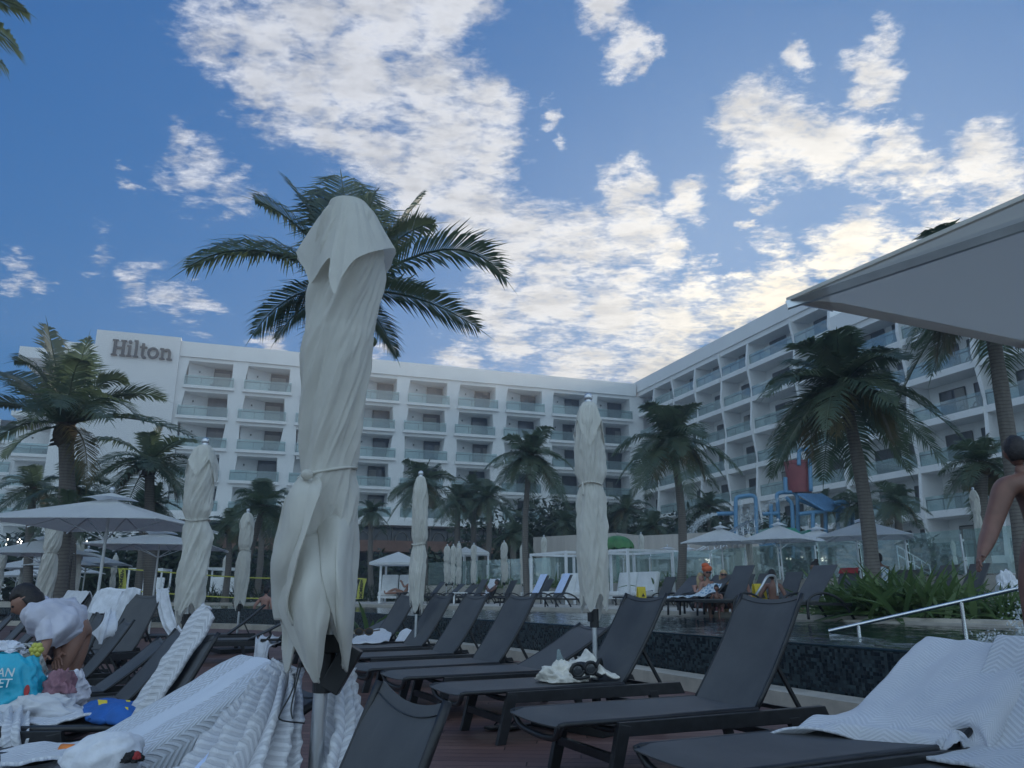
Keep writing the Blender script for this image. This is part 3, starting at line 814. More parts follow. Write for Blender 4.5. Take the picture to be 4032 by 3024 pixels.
# local x runs toward the viewer, local +y must point into the building
RS = [-.02, .145, .30, .465, .635, .80, 1.035, 1.205, 1.45, 1.66, 1.9, 2.14]
FR = [23.9, 20.5, 17.1, 13.7, 10.3, 6.9, 3.5]
xe = RS[-1]*LR
xm = RS[7]*LR
for xa, xb, dz in ((-.7, xm, 0.), (xm, xe+.1, -3.4)):
    xc, xw = (xa+xb)/2, xb-xa
    g = G(); g.box((xc, 8.7, 13.7+dz/2), (xw, 14.0, 27.4+dz)); g.build('wall', 'wall_white', hr)
    g = G(); g.box((xc, 7.0, 27.55+dz), (xw, 15.0, 1.5)); g.build('parapet', 'stucco', hr)
    g = G(); g.box((xc, .9, 26.55+dz), (xw-.01, 2.4, .55)); g.build('top_ledge', 'stucco', hr)
finz = [26.6, 24.2, 21.2, 17.6, 14.2, 10.8, 7.2, 3.4, .5]; finy = [-.2, -.6, -.2, -.65, -.2, -.6, -.2, -.6, .1]; finy2 = [-.6, -.2, -.6, -.2, -.65, -.2, -.6, -.2, .1]
for i, s in enumerate(RS):
    fy_ = finy if i % 2 else finy2
    g = G()
    for k in range(8 if i < 8 else 7):
        if i >= 8: k += 1
        g.prism([(s*LR-.15, fy_[k], finz[k]), (s*LR-.15, fy_[k+1], finz[k+1]), (s*LR-.15, 1.72, finz[k+1]), (s*LR-.15, 1.72, finz[k])], (.3, 0, 0))
    g.build('fin', 'stucco', hr)
pr = {}
for i, (s0, s1) in enumerate(zip(RS, RS[1:])):
    w = round((s1-s0)*LR, 3)
    for f, z in enumerate(FR):
        if i >= 7 and f == 0: continue
        key = w
        if key not in pr:
            pr[key] = empty('balcony'); pr[key].parent = hr; balcony_parts(pr[key], w, 'R'); b_ = pr[key]
        else: b_ = copy_tree(pr[key], hr)
        b_.location = (s0*LR, 0, z); vary(b_, w, 'R')
# ------------------------------------------------------------------ loungers with straight sloping legs
SEAT = 1.41; BACK = .83; SW = .31
_lp = {}
def grid_sheet(fn, nu, nv, th):
    g = G(); W_ = nu+1; K = W_*(nv+1)
    top = [V(fn(i/nu, j/nv)) for j in range(nv+1) for i in range(nu+1)]
    n = (top[1]-top[0]).cross(top[W_]-top[0]).normalized()
    vs = top+[p-n*th for p in top]; fs = []
    for j in range(nv):
        for i in range(nu):
            a = j*W_+i; fs += [(a, a+1, a+1+W_, a+W_), (a+K, a+W_+K, a+1+W_+K, a+1+K)]
    for i in range(nu): fs += [(i, i+K, i+1+K, i+1), (nv*W_+i, nv*W_+i+1, nv*W_+i+1+K, nv*W_+i+K)]
    for j in range(nv): a = j*W_; b = a+nu; fs += [(a, a+W_, a+W_+K, a+K), (b, b+K, b+W_+K, b+W_)]
    return g.add(vs, fs)
def lounger_parts(root, ang):
    ca, sa = cos(ang), sin(ang)
    def bp(d, y, o=0.): return V((SEAT+ca*d-sa*o, y, .365+sa*d+ca*o))
    grid_sheet(lambda u, v: (SEAT*u, SW*(2*v-1)*.96, .368-.010*(1-(2*v-1)**2)-.02*max(0, 1-u*14)), 30, 8, .008).build('seat', 'sling', root, True, auto=.6)
    g = G()
    for sy in (-1, 1):
        g.tube([(.015, sy*SW, .345), (.05, sy*SW, .355), (SEAT, sy*SW, .355)], .017, 8)
    for xx, dp in ((.03, .09), (.42, .07)):
        g.tube(spline([(xx, -SW, .35), (xx+.01, -SW*.75, .35-dp*.75), (xx+.02, -SW*.3, .35-dp), (xx+.02, SW*.3, .35-dp), (xx+.01, SW*.75, .35-dp*.75), (xx, SW, .35)], 16), .019, 8)
    g.build('seat_frame', 'frame_black', root, True)
    def bf(u, v):
        y = 2*v-1
        d = BACK*u+(.035*y*y-.03)*sstep(.75, 1, u)
        return bp(d, SW*.94*y*(1-.02*u), -.016*(1-y*y)-.018*sin(pi*u)+.02*sstep(.8, 1, u)*-1)
    grid_sheet(bf, 24, 10, .009).build('backrest', 'sling', root, True, auto=.6)
    g = G(); g.tube([bp(BACK*.955+.035*y*y-.03, SW*.92*y, -.016*(1-y*y)-.030) for y in [k/10-1 for k in range(21)]], .0022, 4); g.tube([bp(BACK*.955+.035*y*y-.03, SW*.92*y, -.016*(1-y*y)-.0165) for y in [k/10-1 for k in range(21)]], .0024, 4); g.build('seam', 'frame_black', root)
    g = G()
    for sy in (-1, 1): g.tube([bp(d, sy*SW*.955, -.012-.018*sin(pi*d/BACK)) for d in [BACK*k/8 for k in range(9)]], .016, 8)
    g.tube([bp(BACK*.45, -SW*.9, -.05), bp(BACK*.45, SW*.9, -.05)], .014, 8); 
    g.build('back_frame', 'frame_black', root, True)
    g = G()
    xr = SEAT+min(.5, .22+.36*(1-ca))
    for sy in (-1, 1): g.bar(bp(BACK*.42, sy*SW*.8, -.03), (SEAT+.42, sy*SW*.8, .31), .022, .022)
    g.bar((SEAT+.42, -SW*.86, .31), (SEAT+.42, SW*.86, .31), .025, .025)
    g.build('back_prop', 'frame_black', root)
    RW = SW+.028
    for sy in (-1, 1):
        g = G(); g.prism([(.37, sy*RW-.02, .352), (1.93, sy*RW-.02, .352), (1.975, sy*RW-.02, .262), (.37, sy*RW-.02, .275)], (0, .04, 0)); g.build('rail', 'frame_black', root, bevel=.004)
        g = G(); g.prism([(.372, sy*RW-.021, .345), (.45, sy*RW-.021, .33), (.355, sy*RW-.021, 0), (.285, sy*RW-.021, 0)], (0, .042, 0)); g.build('leg', 'frame_black', root, bevel=.004)
        g = G(); g.prism([(1.62, sy*RW-.021, .30), (1.70, sy*RW-.021, .30), (1.77, sy*RW-.021, 0), (1.71, sy*RW-.021, 0)], (0, .042, 0)); g.build('leg', 'frame_black', root, bevel=.004)
    for xx in (.355, 1.72): g = G(); g.bar((xx, -RW, .16), (xx, RW, .16), .035, .05); g.build('stretcher', 'frame_black', root, bevel=.004)
def lounger(label, loc, rz, ang, sc=1., group='dark sling loungers with straight sloping legs', z=0.):
    key = round(math.degrees(ang)/4)
    if key not in _lp:
        o = empty('sun_lounger'); lounger_parts(o, R(key*4)); _lp[key] = o
    else: o = copy_tree(_lp[key])
    o.location = (loc[0], loc[1], z); o.rotation_euler = (0, 0, rz); o.scale = (sc, sc, sc)
    tag(o, label, 'sun lounger', group); return o
def at_local(o, x, y, zz=0.):
    c, s = cos(o.rotation_euler.z), sin(o.rotation_euler.z); k = o.scale[0]
    return V((o.location.x+k*(c*x-s*y), o.location.y+k*(s*x+c*y), o.location.z+k*zz))
def back_pt(o, ang, d, y, off=0.):
    return at_local(o, SEAT+cos(ang)*d-sin(ang)*off, y, .365+sin(ang)*d+cos(ang)*off)
# right row: near foot corner known -> centre of foot end
HR = R(24.5); hd = V((cos(HR), sin(HR), 0)); wd = V((-sin(HR), cos(HR), 0))
def from_near_corner(p, h=HR): return V((p[0], p[1], 0))+V((-sin(h), cos(h), 0))*SW
R0f = V((.564, 3.89, 0))-wd*SW
LR_ = []
spec = [('dark lounger with a white towel over its half raised back beside the side table', R0f, R(25), R(30)),
        ('dark lounger next to the low side table, its steep back nearest the overflow wall', from_near_corner((.24, 4.49)), R(25), R(56)),
        ('dark lounger with a crumpled cream towel and black goggles on its seat', from_near_corner((-.39, 5.83)), R(26), R(56)),
        ('dark lounger with its back only slightly raised, between two with steep backs', from_near_corner((-.94, 6.84)), R(27), R(28)),
        ('dark lounger with steep back just left of the one whose back is nearly flat', from_near_corner((-1.38, 7.57)), R(30), R(56))]
for lb, p, h, a in spec: LR_.append(lounger(lb, p, h, a))
def top_px_lounger(label, px, py, h, ang, zt, sc=1.):
    """place so that the middle of the back's top edge sits on that line of sight at height zt"""
    d = ray(px, py)
    k = sc
    p = V((0, 0, 0))
    zz = (.365+sin(ang)*BACK)*k
    if abs(d.z) < .004: raise ValueError(label)
    q = atZ(px, py, zz)
    f = q-V((cos(h), sin(h), 0))*(SEAT+cos(ang)*BACK)*k
    return lounger(label, (f.x, f.y), h, ang, sc)
def top_Y_lounger(label, px, Y, h, ang, sc=1., z=0.):
    zz = z+(.365+sin(ang)*BACK)*sc
    X = (px-2016)/F*(Y*CT+(zz-CH)*ST)
    f = V((X, Y, 0))-V((cos(h), sin(h), 0))*(SEAT+cos(ang)*BACK)*sc
    return lounger(label, (f.x, f.y), h, ang, sc, z=z)
LR_.append(top_Y_lounger('dark steep lounger, third back from the closed parasol at the far end of the row', 1876, 10.0, R(31), R(56)))
LR_.append(top_Y_lounger('dark steep lounger just behind the far end of the row, second from its end', 1745, 11.3, R(33), R(56)))
LR_.append(top_Y_lounger('dark steep lounger at the far end of the near row beside the towel covered one', 1610, 12.6, R(35), R(56)))
# one more, cut by the right edge of the picture
def fit(label, hpx, tpx, phi, sc=None, z0=0.):
    """lounger whose hinge and back top are seen at the two pixels, turned by phi"""
    best = None
    for k in range(45, 131):
        s = k/100
        if sc and abs(s-sc) > .005: continue
        H = atZ(hpx[0], hpx[1], .365*s+z0)
        for a in range(4, 75):
            an = R(a); T_ = H+V((cos(phi)*cos(an), sin(phi)*cos(an), sin(an)))*BACK*s
            d = V(T_)-V((0, 0, CH)); fw = d.y*CT+d.z*ST; upc = -d.y*ST+d.z*CT
            e = math.hypot(2016+F*d.x/fw-tpx[0], 1512-F*upc/fw-tpx[1])
            if best is None or e < best[0]: best = (e, s, an, H)
    e, s, an, H = best
    f = H-V((cos(phi), sin(phi), 0))*SEAT*s
    return lounger(label, (f.x, f.y), phi, an, s, z=z0), an
Rm1, aRm1 = fit('dark lounger cut by the right edge with a thick zigzag towel over its back', (4010, 2990), (4190, 2575), R(30))
# left row
LF = {}
for k, lb, h_, t_, ph in [('a', 'dark steep lounger farthest along the near left row, beside the white shirted woman', (282, 2645), (386, 2408), 38),
                     ('b', 'dark steep lounger in the left row next to the one with a white pennant towel', (322, 2661), (511, 2440), 38),
                     ('c', 'dark lounger in the left row with a low back, above the plastic bags', (388, 2712), (650, 2507), 36),
                     ('d', 'dark steep lounger in the left row left of the rolled zigzag towel', (472, 2754), (713, 2474), 36),
                     ('e', 'dark steep lounger in the left row with a long rolled towel along its back', (519, 2925), (826, 2484), 35)]:
    LF[k] = fit(lb, h_, t_, R(ph))
def tz(label, px, py, Y, h, sc):
    zt = atY(px, py, Y).z; an = math.asin(max(.05, min(.95, (zt/sc-.365)/BACK)))
    return top_Y_lounger(label, px, Y, h, an, sc), an
LF['f'] = tz('lounger fully covered by a white towel with dark zigzag bands, left of the nearest parasol', 994, 2644, 3.55, R(33), .95)
LF['g'] = tz('lounger under bunched towels behind the metal pole of the nearest folded parasol', 1225, 2690, 3.25, R(31), .95)
LF['h'] = (top_Y_lounger('dark lounger with a sagging top edge at the bottom, nearest to the camera', 1632, 1.93, R(28), R(62), .75), R(62))
# loungers carrying the bags at the lower left, heads out of the picture
LF['i'] = (lounger('dark lounger at the lower left carrying the turquoise bag and towels', (-2.02, 4.72), R(184), R(12)), R(12))
LF['j'] = (lounger('lounger at the bottom left corner under a long white zigzag towel', (-1.72, 3.42), R(185), R(12)), R(12))
for i, (px, Y, h_, a_, lb) in enumerate([(118, 8.6, 38, 52, 'dark lounger at the left edge, first of four backs left of the white shirted woman'), (45, 9.3, 38, 52, 'dark lounger at the left edge behind the head of the bending woman'),
                                 (175, 8.0, 38, 46, 'dark lounger at the left edge right under the arms of the bending woman'), (-20, 9.9, 38, 52, 'dark lounger cut by the left edge of the picture')]):
    top_Y_lounger(lb, px, Y, R(h_), R(a_), .8)
# loungers farther back on the left, seen from the foot or the side
BK = {}
for key, px, Y, h_, a_, lb in [('k1', 472, 11.0, 72, 62, 'dark lounger with a white towel over its back left of a yellow flag'),
                           ('k2', 585, 10.6, 64, 62, 'dark lounger with long white towels hanging from both corners of its back'),
                           ('k3', 310, 12.4, 60, 60, 'dark lounger with a pale towel draped over its back behind the bending woman'),
                           ('k4', 1045, 14.6, 20, 38, 'dark lounger seen from the side on the open deck, left of the nearest parasol'),
                           ('k5', 1160, 13.0, 16, 30, 'dark lounger with a towel and black sandals on its foot, half behind the nearest parasol'),
                           ('k6', 1560, 13.6, 30, 22, 'dark lounger under a white towel with sunglasses on it, by the tiled wall')]:
    BK[key] = (top_Y_lounger(lb, px, Y, R(h_), R(a_), .95), R(round(a_/4)*4))
# small side table by the right row
t = empty('side_table', (2.12, 4.42, 0), HR, 'low dark metal side table between two loungers at the lower right', 'side table')
g = G(); g.box((0, 0, .335), (.62, .36, .03)); g.build('table_top', 'sling', t, bevel=.004)
g = G(); g.box((0, 0, .305), (.6, .34, .03)); g.build('apron', 'frame_black', t)
for sx_ in (-1, 1):
    for sy in (-1, 1): g = G(); g.box((sx_*.28, sy*.15, .15), (.045, .045, .29)); g.build('leg', 'frame_black', t)
# ------------------------------------------------------------------ far loungers with curved arm rests
fl0 = {}
def far_parts(root, ang):
    ca, sa = cos(ang), sin(ang)
    g = G(); g.box((.62, 0, .30), (1.24, .62, .03)); g.build('seat', 'sling', root)
    g = G(); M = Matrix.Rotation(-ang, 3, 'Y'); g.box(V((1.24, 0, .3))+M @ V((.40, 0, 0)), (.80, .60, .025), M); g.build('backrest', 'sling', root, bevel=.01)
    for sy in (-1, 1):
        g = G(); g.tube(spline([(1.95, sy*.33, .0), (1.72, sy*.33, .30), (1.35, sy*.33, .43), (1.02, sy*.33, .33), (.98, sy*.33, .0)], 18), .024, 8); g.build('arm_leg', 'frame_black', root, True)
        g = G(); g.bar((.0, sy*.30, .28), (1.95, sy*.30, .24), .04, .05); g.build('rail', 'frame_black', root)
    for sy in (-1, 1): g = G(); g.tube([(.12, sy*.28, .28), (.10, sy*.28, 0)], .022, 8); g.build('leg', 'frame_black', root, True)
def far_lounger(label, px, py_foot, Y, h, ang, sc=1.):
    k = round(math.degrees(ang)/10)
    if k not in fl0:
        o = empty('pool_lounger'); far_parts(o, R(k*10)); fl0[k] = o
    else: o = copy_tree(fl0[k])
    X = (px-2016)/F*(Y*CT-.2*ST)
    f = V((X, Y, 0))-V((cos(h), sin(h), 0))*1.24*sc
    o.location = (f.x, f.y, ZF-.02); o.rotation_euler = (0, 0, h); o.scale = (sc,)*3
    return tag(o, label, 'sun lounger', 'dark loungers with curved arms on the far pool deck')
FLB = {}
H2 = 30
far_specs = [('m1', 3195, 13.9, 20, 50, 'dark curved arm lounger beside the big green bush at the pool edge'),
    ('m2', 2905, 16.4, 25, 60, 'dark curved arm lounger in front of the bathers, its back to the camera'),
    ('m3', 2790, 17.0, 25, 40, 'dark curved arm lounger with a patterned towel, in front of the bathers'),
    ('m4', 2690, 19.5, 25, 40, 'dark curved arm lounger left of the bathers'),
    ('m5', 2215, 25.0, 28, 60, 'dark curved arm lounger with a blue towel, right of the pair at the white cabana'),
    ('m6', 2125, 26.0, 28, 60, 'dark curved arm lounger with a blue towel, left of the pair at the white cabana'),
    ('m7', 1720, 35, 28, 50, 'far dark lounger with a raised back under the folded parasols'),
    ('m8', 1790, 34, 28, 40, 'far dark lounger with a low back left of the reading man'),
    ('m9', 1848, 35.5, 40, 40, 'far dark lounger by the wall left of the reading man'),
    ('m10', 1895, 33, 28, 60, 'far dark lounger standing close in front of the reading man'),
    ('m11', 1945, 35.5, 40, 60, 'far lounger lined with a white towel under the reading man'),
    ('m12', 2015, 36, 28, 60, 'far dark lounger right of the reading man'),
    ('m13', 2155, 33, 28, 60, 'far dark lounger just left of the white cabana bed'),
    ('m14', 2370, 31, 28, 60, 'far dark lounger between the two white cabana beds'),
    ('m15', 2562, 29, 28, 60, 'far dark lounger right of the white cabana bed'),
    ('m16', 2632, 28, 28, 60, 'far dark lounger left of the tall leaning palm trunk'),
    ('m17', 2735, 26, 28, 60, 'far dark lounger behind the orange hatted man'),
    ('m18', 2860, 24.6, 28, 60, 'far dark lounger right of the blond sunglasses woman'),
    ('m19', 2935, 24, 28, 60, 'far dark lounger behind the man with short dark hair'),
    ('m20', 3010, 23, 28, 60, 'far dark lounger left of the bare backed man'),
    ('m21', 3120, 21.5, 28, 60, 'far dark lounger right of the bare backed man'),
    ('m22', 3340, 20.5, 28, 60, 'far dark lounger with a red towel behind the green bush'),
    ('m23', 3712, 16.2, 6, 60, 'dark curved arm lounger behind the bush, left of the pair by the handrail'),
    ('m24', 3828, 15.4, 4, 60, 'dark curved arm lounger behind the handrail, right of the pair'),
    ('m25', 3575, 19.5, 28, 60, 'far dark lounger against the low wall behind the big bush')]
for key, px, Y, h_, a_, lb in far_specs: FLB[key] = far_lounger(lb, px-20, 0, Y, R(h_), R(a_))
# ------------------------------------------------------------------ closed parasols
def ridge(p): return 1-abs(noise.noise(p))*2.6
def closed_canopy(seed, L=1.85, wb=.20, wt=.13, twist=1.2, nth=110, nz=96, tie_t=.60):
    """z=0 lowest tip ... L top; folded cloth and the small flap over its head"""
    rg = random.Random(seed); off = rg.uniform(0, 6)
    bl = [(rg.uniform(.1, .9), rg.uniform(0, 6.28), rg.uniform(.10, .22)) for _ in range(4)]
    def rad(th, t):
        w = interp([(0, wb*.66), (.10, wb*.86), (.3, wb*1.0), (tie_t-.08, wb*.88), (tie_t, wb*.74), (tie_t+.05, wb*.88), (.78, wb*.98), (.90, wb*.92), (1, wt*.62)], t)
        hx = th-twist*(t-.5)*3.4
        c, s_ = cos(hx), sin(hx)
        f = .66*ridge(V((c*1.15, s_*1.15, t*1.5+seed)))+.46*ridge(V((c*2.3, s_*2.3, t*2.6+seed*2)))+.12*ridge(V((c*5.5, s_*5.5, t*9+seed)))
        pin = 1-.75*math.exp(-((t-tie_t)/.03)**2)
        r = w*(.84+.30*f*pin)
        for bt, ba, am in bl: r += w*am*math.exp(-((t-bt)/.10)**2-(1-cos(th-ba))*5)
        r += .010*noise.noise(V((cos(th)*7, sin(th)*7, t*26+seed)))
        return r
    g = G(); vs = []; fs = []
    tip = [rg.uniform(0, .10) for _ in range(4)]
    for j in range(nz+1):
        for i in range(nth):
            th = 2*pi*i/nth
            q = ((th+off)/(pi/2)) % 4; k = int(q); fq = q-k
            edge = lerp(tip[k], tip[(k+1) % 4], fq)+.11*(1-abs(2*fq-1))**1.0
            zb = L*edge*.75+.02*noise.noise(V((cos(th)*5, sin(th)*5, seed)))
            t = j/nz; z = lerp(max(0, zb), L*.985, t); tt = z/L
            r = rad(th, tt)
            cx = .035*noise.noise(V((tt*2.0, seed, 1))); cy = .02*noise.noise(V((tt*2.2, seed, 5)))
            vs.append((cx+r*cos(th), cy+r*sin(th)*.92, z))
    for j in range(nz):
        for i in range(nth):
            a, b = j*nth+i, j*nth+(i+1) % nth; fs.append((a, b, b+nth, a+nth))
    fs.append(tuple(nz*nth+i for i in range(nth)))
    g.add(vs, fs)
    h = G(); vs = []; fs = []; nh = 26
    ll = [rg.uniform(.75, 1.25) for _ in range(4)]
    for j in range(nh+1):
        for i in range(nth):
            th = 2*pi*i/nth; t = j/nh
            q = ((th+off+.5)/(pi/2)) % 4; k = int(q); fq = q-k
            pt = max(0, 1-abs(2*fq-1)*1.0)**.8*(.78+.22*ll[k])
            z = L-.06*t*.3-L*.185*t*(.42+.62*pt)*ll[k]**.5
            r = wt*.46+(wb*1.06-wt*.46)*t**.55*(1-.06*pt*t)
            r *= 1+(.10*ridge(V((cos(th)*2.2, sin(th)*2.2, t*.8+seed)))+.04*ridge(V((cos(th)*6, sin(th)*6, t+seed))))*sstep(0, .4, t)
            vs.append((r*cos(th), r*sin(th)*.95, z))
    for j in range(nh):
        for i in range(nth):
            a, b = j*nth+i, j*nth+(i+1) % nth; fs.append((a, a+nth, b+nth, b))
    fs.append(tuple(i for i in range(nth)))
    h.add(vs, fs)
    return g, h
def parasol_rest(root, L, zb, top_knob=True, base=True, polem='alu', pr_=.021, tie=True, wb=.2, tie_t=.6):
    g = G(); g.tube([(0, 0, .04), (0, 0, zb+.25)], pr_, 12); g.build('pole', polem, root, True, auto=.6)
    g = G(); g.tube([(0, 0, zb+.02), (0, 0, zb+.16)], .036, 12); g.box((.04, 0, zb+.10), (.035, .04, .07)); g.build('hub', 'black_plastic', root)
    g = G(); g.ell((0, 0, zb+L+.045), (.038, .038, .04)); g.tube([(0, 0, zb+L-.02), (0, 0, zb+L+.03)], .03, 10); g.build('finial', 'alu', root, True)
    if tie:
        g = G(); g.tube([(wb*.80*cos(2*pi*k/30), wb*.76*sin(2*pi*k/30), zb+L*tie_t+.012*sin(2*pi*k/30*2)) for k in range(31)], .012, 6, False, .5)
        g.tube(spline([(wb*.78, 0, zb+L*tie_t), (wb*.98, .02, zb+L*tie_t-.01), (wb*1.05, .03, zb+L*tie_t-.10)], 8), .008, 5); g.build('tie_strap', 'canvas', root, True)
    if base:
        g = G(); g.box((0, 0, .035), (.72, .72, .07)); g.tube([(0, 0, .05), (0, 0, .22)], .035, 12); g.build('base', 'rubber', root, bevel=.008)
cp0 = {}
def closed_parasol(label, px, Y, ztop, zground=0., variant=0, rz=0., py=2200, group='folded white parasols', sc=None, base=True):
    L = 1.85; zb = .70
    if variant not in cp0:
        o = empty('closed_parasol'); g, h = closed_canopy(11+variant*7, L, (.150, .124, .128, .114)[variant % 4], (.11, .10, .10, .10)[variant % 4], twist=(1.3, .6, 1.9, .2)[variant % 4], tie_t=(.58, .62, .52, .5)[variant % 4])
        for q in (g, h): q.v = [(x, y, z+zb) for x, y, z in q.v]
        g.build('canopy', 'canvas', o, True); h.build('top_flap', 'canvas', o, True); parasol_rest(o, L, zb, base=base, wb=(.150, .124, .128, .114)[variant % 4], tie_t=(.58, .62, .52, .5)[variant % 4])
        cp0[variant] = o
    else: o = copy_tree(cp0[variant])
    s = (ztop-zground)/2.58 if sc is None else sc
    d = ray(px, py); o.location = (d.x/d.y*Y, Y, zground); o.rotation_euler = (0, 0, rz); o.scale = (s, s, s)
    return tag(o, label, 'parasol', group)
c1 = closed_parasol('folded white parasol over the rolled zigzag towel', 768, 7.8, 2.56, 0, 0, 2.4, 2120)
c2 = closed_parasol('folded white parasol on the open deck just left of the nearest one', 965, 14.9, 2.58, 0, 1, .6, 2150)
c3 = closed_parasol('narrow folded white parasol standing at the far end of the near lounger row', 1648, 11.2, 2.74, 0, 3, 1.9, 2150)
c4 = closed_parasol('tall folded white parasol in the centre right, standing among the steep loungers', 2332, 6.75, 2.76, 0, 1, 3.9, 2150)
for px, Y, zt, zg, va, py, lb in [
    (192, 15.0, 2.62, 0, 0, 2230, 'folded white parasol below the big open one, right above the dark haired bending woman'),
    (303, 23.5, 2.70, 0, 1, 2230, 'folded white parasol left of the pole of the big open one'),
    (84, 30.0, 2.40, .3, 2, 2290, 'small folded white parasol at the left with a knobby top, before the open ones'),
    (2, 27., 2.5, .3, 0, 2250, 'folded white parasol cut by the left edge'),
    (447, 30, 2.5, .3, 2, 2260, 'narrow folded white parasol right beside the left yellow banner'),
    (811, 42, 2.9, .62, 1, 2260, 'tiny folded parasol behind the left white frame bed'),
    (882, 42, 2.95, .62, 2, 2260, 'tiny folded parasol behind the right part of the far white frame bed'),
    (1760, 37, 3.25, .62, 0, 2220, 'folded parasol, leftmost of the tight cluster before the glass fence'),
    (1784, 41, 3.50, .62, 2, 2200, 'folded parasol, second from left in the tight cluster before the glass fence'),
    (1806, 45, 3.9, .62, 1, 2200, 'tallest and farthest folded parasol in the tight cluster'),
    (1807, 36, 3.1, .62, 2, 2230, 'folded parasol, rightmost and nearest in the tight cluster'),
    (1865, 36, 3.25, .62, 1, 2220, 'folded parasol standing alone between the cluster and the reading man'),
    (1985, 36, 3.35, .62, 0, 2220, 'folded parasol with wide skirt right of the reading man'),
    (2058, 36, 3.25, .62, 3, 2220, 'folded parasol half hidden behind the middle palm trunk'),
    (2142, 41, 3.95, 1.0, 2, 2160, 'thin folded parasol behind the glass, before the streaked concrete wall'),
    (2528, 33, 3.5, .9, 3, 2200, 'folded parasol behind the right white cabana frame'),
    (2955, 25.5, 2.95, .62, 3, 2200, 'folded parasol between the two open ones at the far deck'),
    (3850, 19, 3.55, 1.35, 1, 2050, 'folded parasol on the terrace near the standing man at the right edge'),
    (3757, 26, 2.75, 1.35, 2, 2180, 'tiny folded parasol on the terrace below the zigzag fin')]:
    closed_parasol(lb, px, Y, zt, zg, va, rnd.uniform(0, 6), py)
# ------------------------------------------------------------------ the nearest folded parasol, shaped by its own outline
mY = 2.80
mp_ = V((atY(1300, 2000, mY).x, mY, 0))
M0 = empty('closed_parasol', (0, 0, 0), 0, 'largest folded white parasol in front of the camera with a metal pole', 'parasol', 'folded white parasols')
base_px = atY(1237, 3024, mY).x; M0.location = (base_px, mY, 0)
prof = [(815, 1300, 1440), (850, 1268, 1470), (930, 1240, 1492), (1000, 1228, 1520), (1080, 1232, 1508), (1150, 1206, 1498), (1300, 1203, 1462), (1500, 1196, 1450), (1700, 1186, 1430), (1800, 1183, 1408),
        (1850, 1178, 1404), (1900, 1172, 1402), (2000, 1150, 1398), (2100, 1128, 1400), (2200, 1110, 1396), (2300, 1105, 1392), (2400, 1108, 1388), (2500, 1116, 1380), (2600, 1125, 1372), (2680, 1150, 1350)]
pl = [(atY(a, y, mY).z, atY(a, y, mY).x, atY(b, y, mY).x) for y, a, b in prof]; pl.sort()
lo = [(z, a) for z, a, b in pl]; hi = [(z, b) for z, a, b in pl]
zmin, zmax = pl[0][0], pl[-1][0]
tie_z = atY(1290, 1855, mY).z
nth, nzv = 200, 150
vs = []; fs = []
for j in range(nzv+1):
    for i in range(nth):
        th = 2*pi*i/nth           # th=-pi/2 faces the camera
        tip = .06+.30*abs(sin(1.5*th+.55))**1.0*(1-.25*sin(th*.5+1))
        zb = zmin+tip*.62
        z = lerp(zb, zmax, (j/nzv)**1.03)
        a, b = interp(lo, z), interp(hi, z); c = (a+b)/2; w = (b-a)/2
        t = (z-zmin)/(zmax-zmin)
        pin = 1-.55*math.exp(-((z-tie_z)/.05)**2)
        hx = th-4.6*(t-.5)
        hc_, hs_ = cos(hx), sin(hx)
        f = .22*ridge(V((hc_*1.1, hs_*1.1, t*1.6+4.2)))+.17*ridge(V((hc_*2.2, hs_*2.2, t*3.0+1.)))+.06*ridge(V((hc_*4.2, hs_*4.2, t*6+2.)))+.012*ridge(V((hc_*9+t*5, hs_*9, t*18)))
        f = (f-.16)*pin
        r = 1+f
        r += .03*noise.noise(V((cos(th)*1.6, sin(th)*1.6, t*7+2.)))+.012*noise.noise(V((cos(th)*6-z*3, sin(th)*6+z*2, t*30)))
        cs, sn = cos(th), sin(th)
        e = 1.0/max(abs(cs)**2.3+abs(sn)**2.3, 1e-6)**(1/2.3)
        vs.append((c+w*.88*r*e*cs-base_px, w*.80*r*e*sn, z))
for j in range(nzv):
    for i in range(nth):
        p, q = j*nth+i, j*nth+(i+1) % nth; fs.append((p, q, q+nth, p+nth))
fs.append(tuple(nzv*nth+i for i in range(nth)))
g = G(); g.add(vs, fs); cn = g.build('canopy', 'canvas', M0, True, fixn=False)
def mp3(px, py, dy): 
    return atY(px, py, mY+dy)
# top flap: hood with four points
hood_rows = []
edge = [(1168, 992, .02), (1196, 1052, -.02), (1224, 1118, -.07), (1262, 1060, -.13), (1300, 1018, -.17), (1296, 1092, -.20), (1318, 1160, -.21), (1345, 1095, -.21), (1390, 1030, -.20), (1440, 1000, -.17), (1500, 984, -.10), (1548, 978, .02), (1553, 1012, .10), (1520, 1075, .16), (1440, 1060, .24), (1350, 1090, .27), (1260, 1060, .22), (1190, 1040, .12), (1168, 992, .02)]
ed = spline([mp3(*e) for e in edge], 180)
topc = mp3(1372, 806, 0); rows = []
vs = []; fs = []; n = len(ed)-1; NH = 26
for j in range(NH+1):
    t = j/NH
    for i in range(n):
        e = ed[i]; d = V((e.x-topc.x, e.y-topc.y, 0)); dn = d.normalized()
        r0 = .075
        rr = lerp(r0, d.length, t**.93); z = lerp(topc.z+.0, e.z, t**1.10)
        ang_ = atan2(d.y, d.x)
        rr *= 1+(.075*ridge(V((cos(ang_)*2.4, sin(ang_)*2.4, t*.7)))+.04*ridge(V((cos(ang_)*5, sin(ang_)*5, t*.9+3))))*sstep(0, .3, t)*(1-.6*t)
        vs.append((topc.x+dn.x*rr-base_px, topc.y+dn.y*rr-mY, z))
for j in range(NH):
    for i in range(n):
        p, q = j*n+i, j*n+(i+1) % n; fs.append((p, p+n, q+n, q))
fs.append(tuple(range(n)))
g = G(); g.add(vs, fs); g.build('top_flap', 'canvas', M0, True, fixn=False)
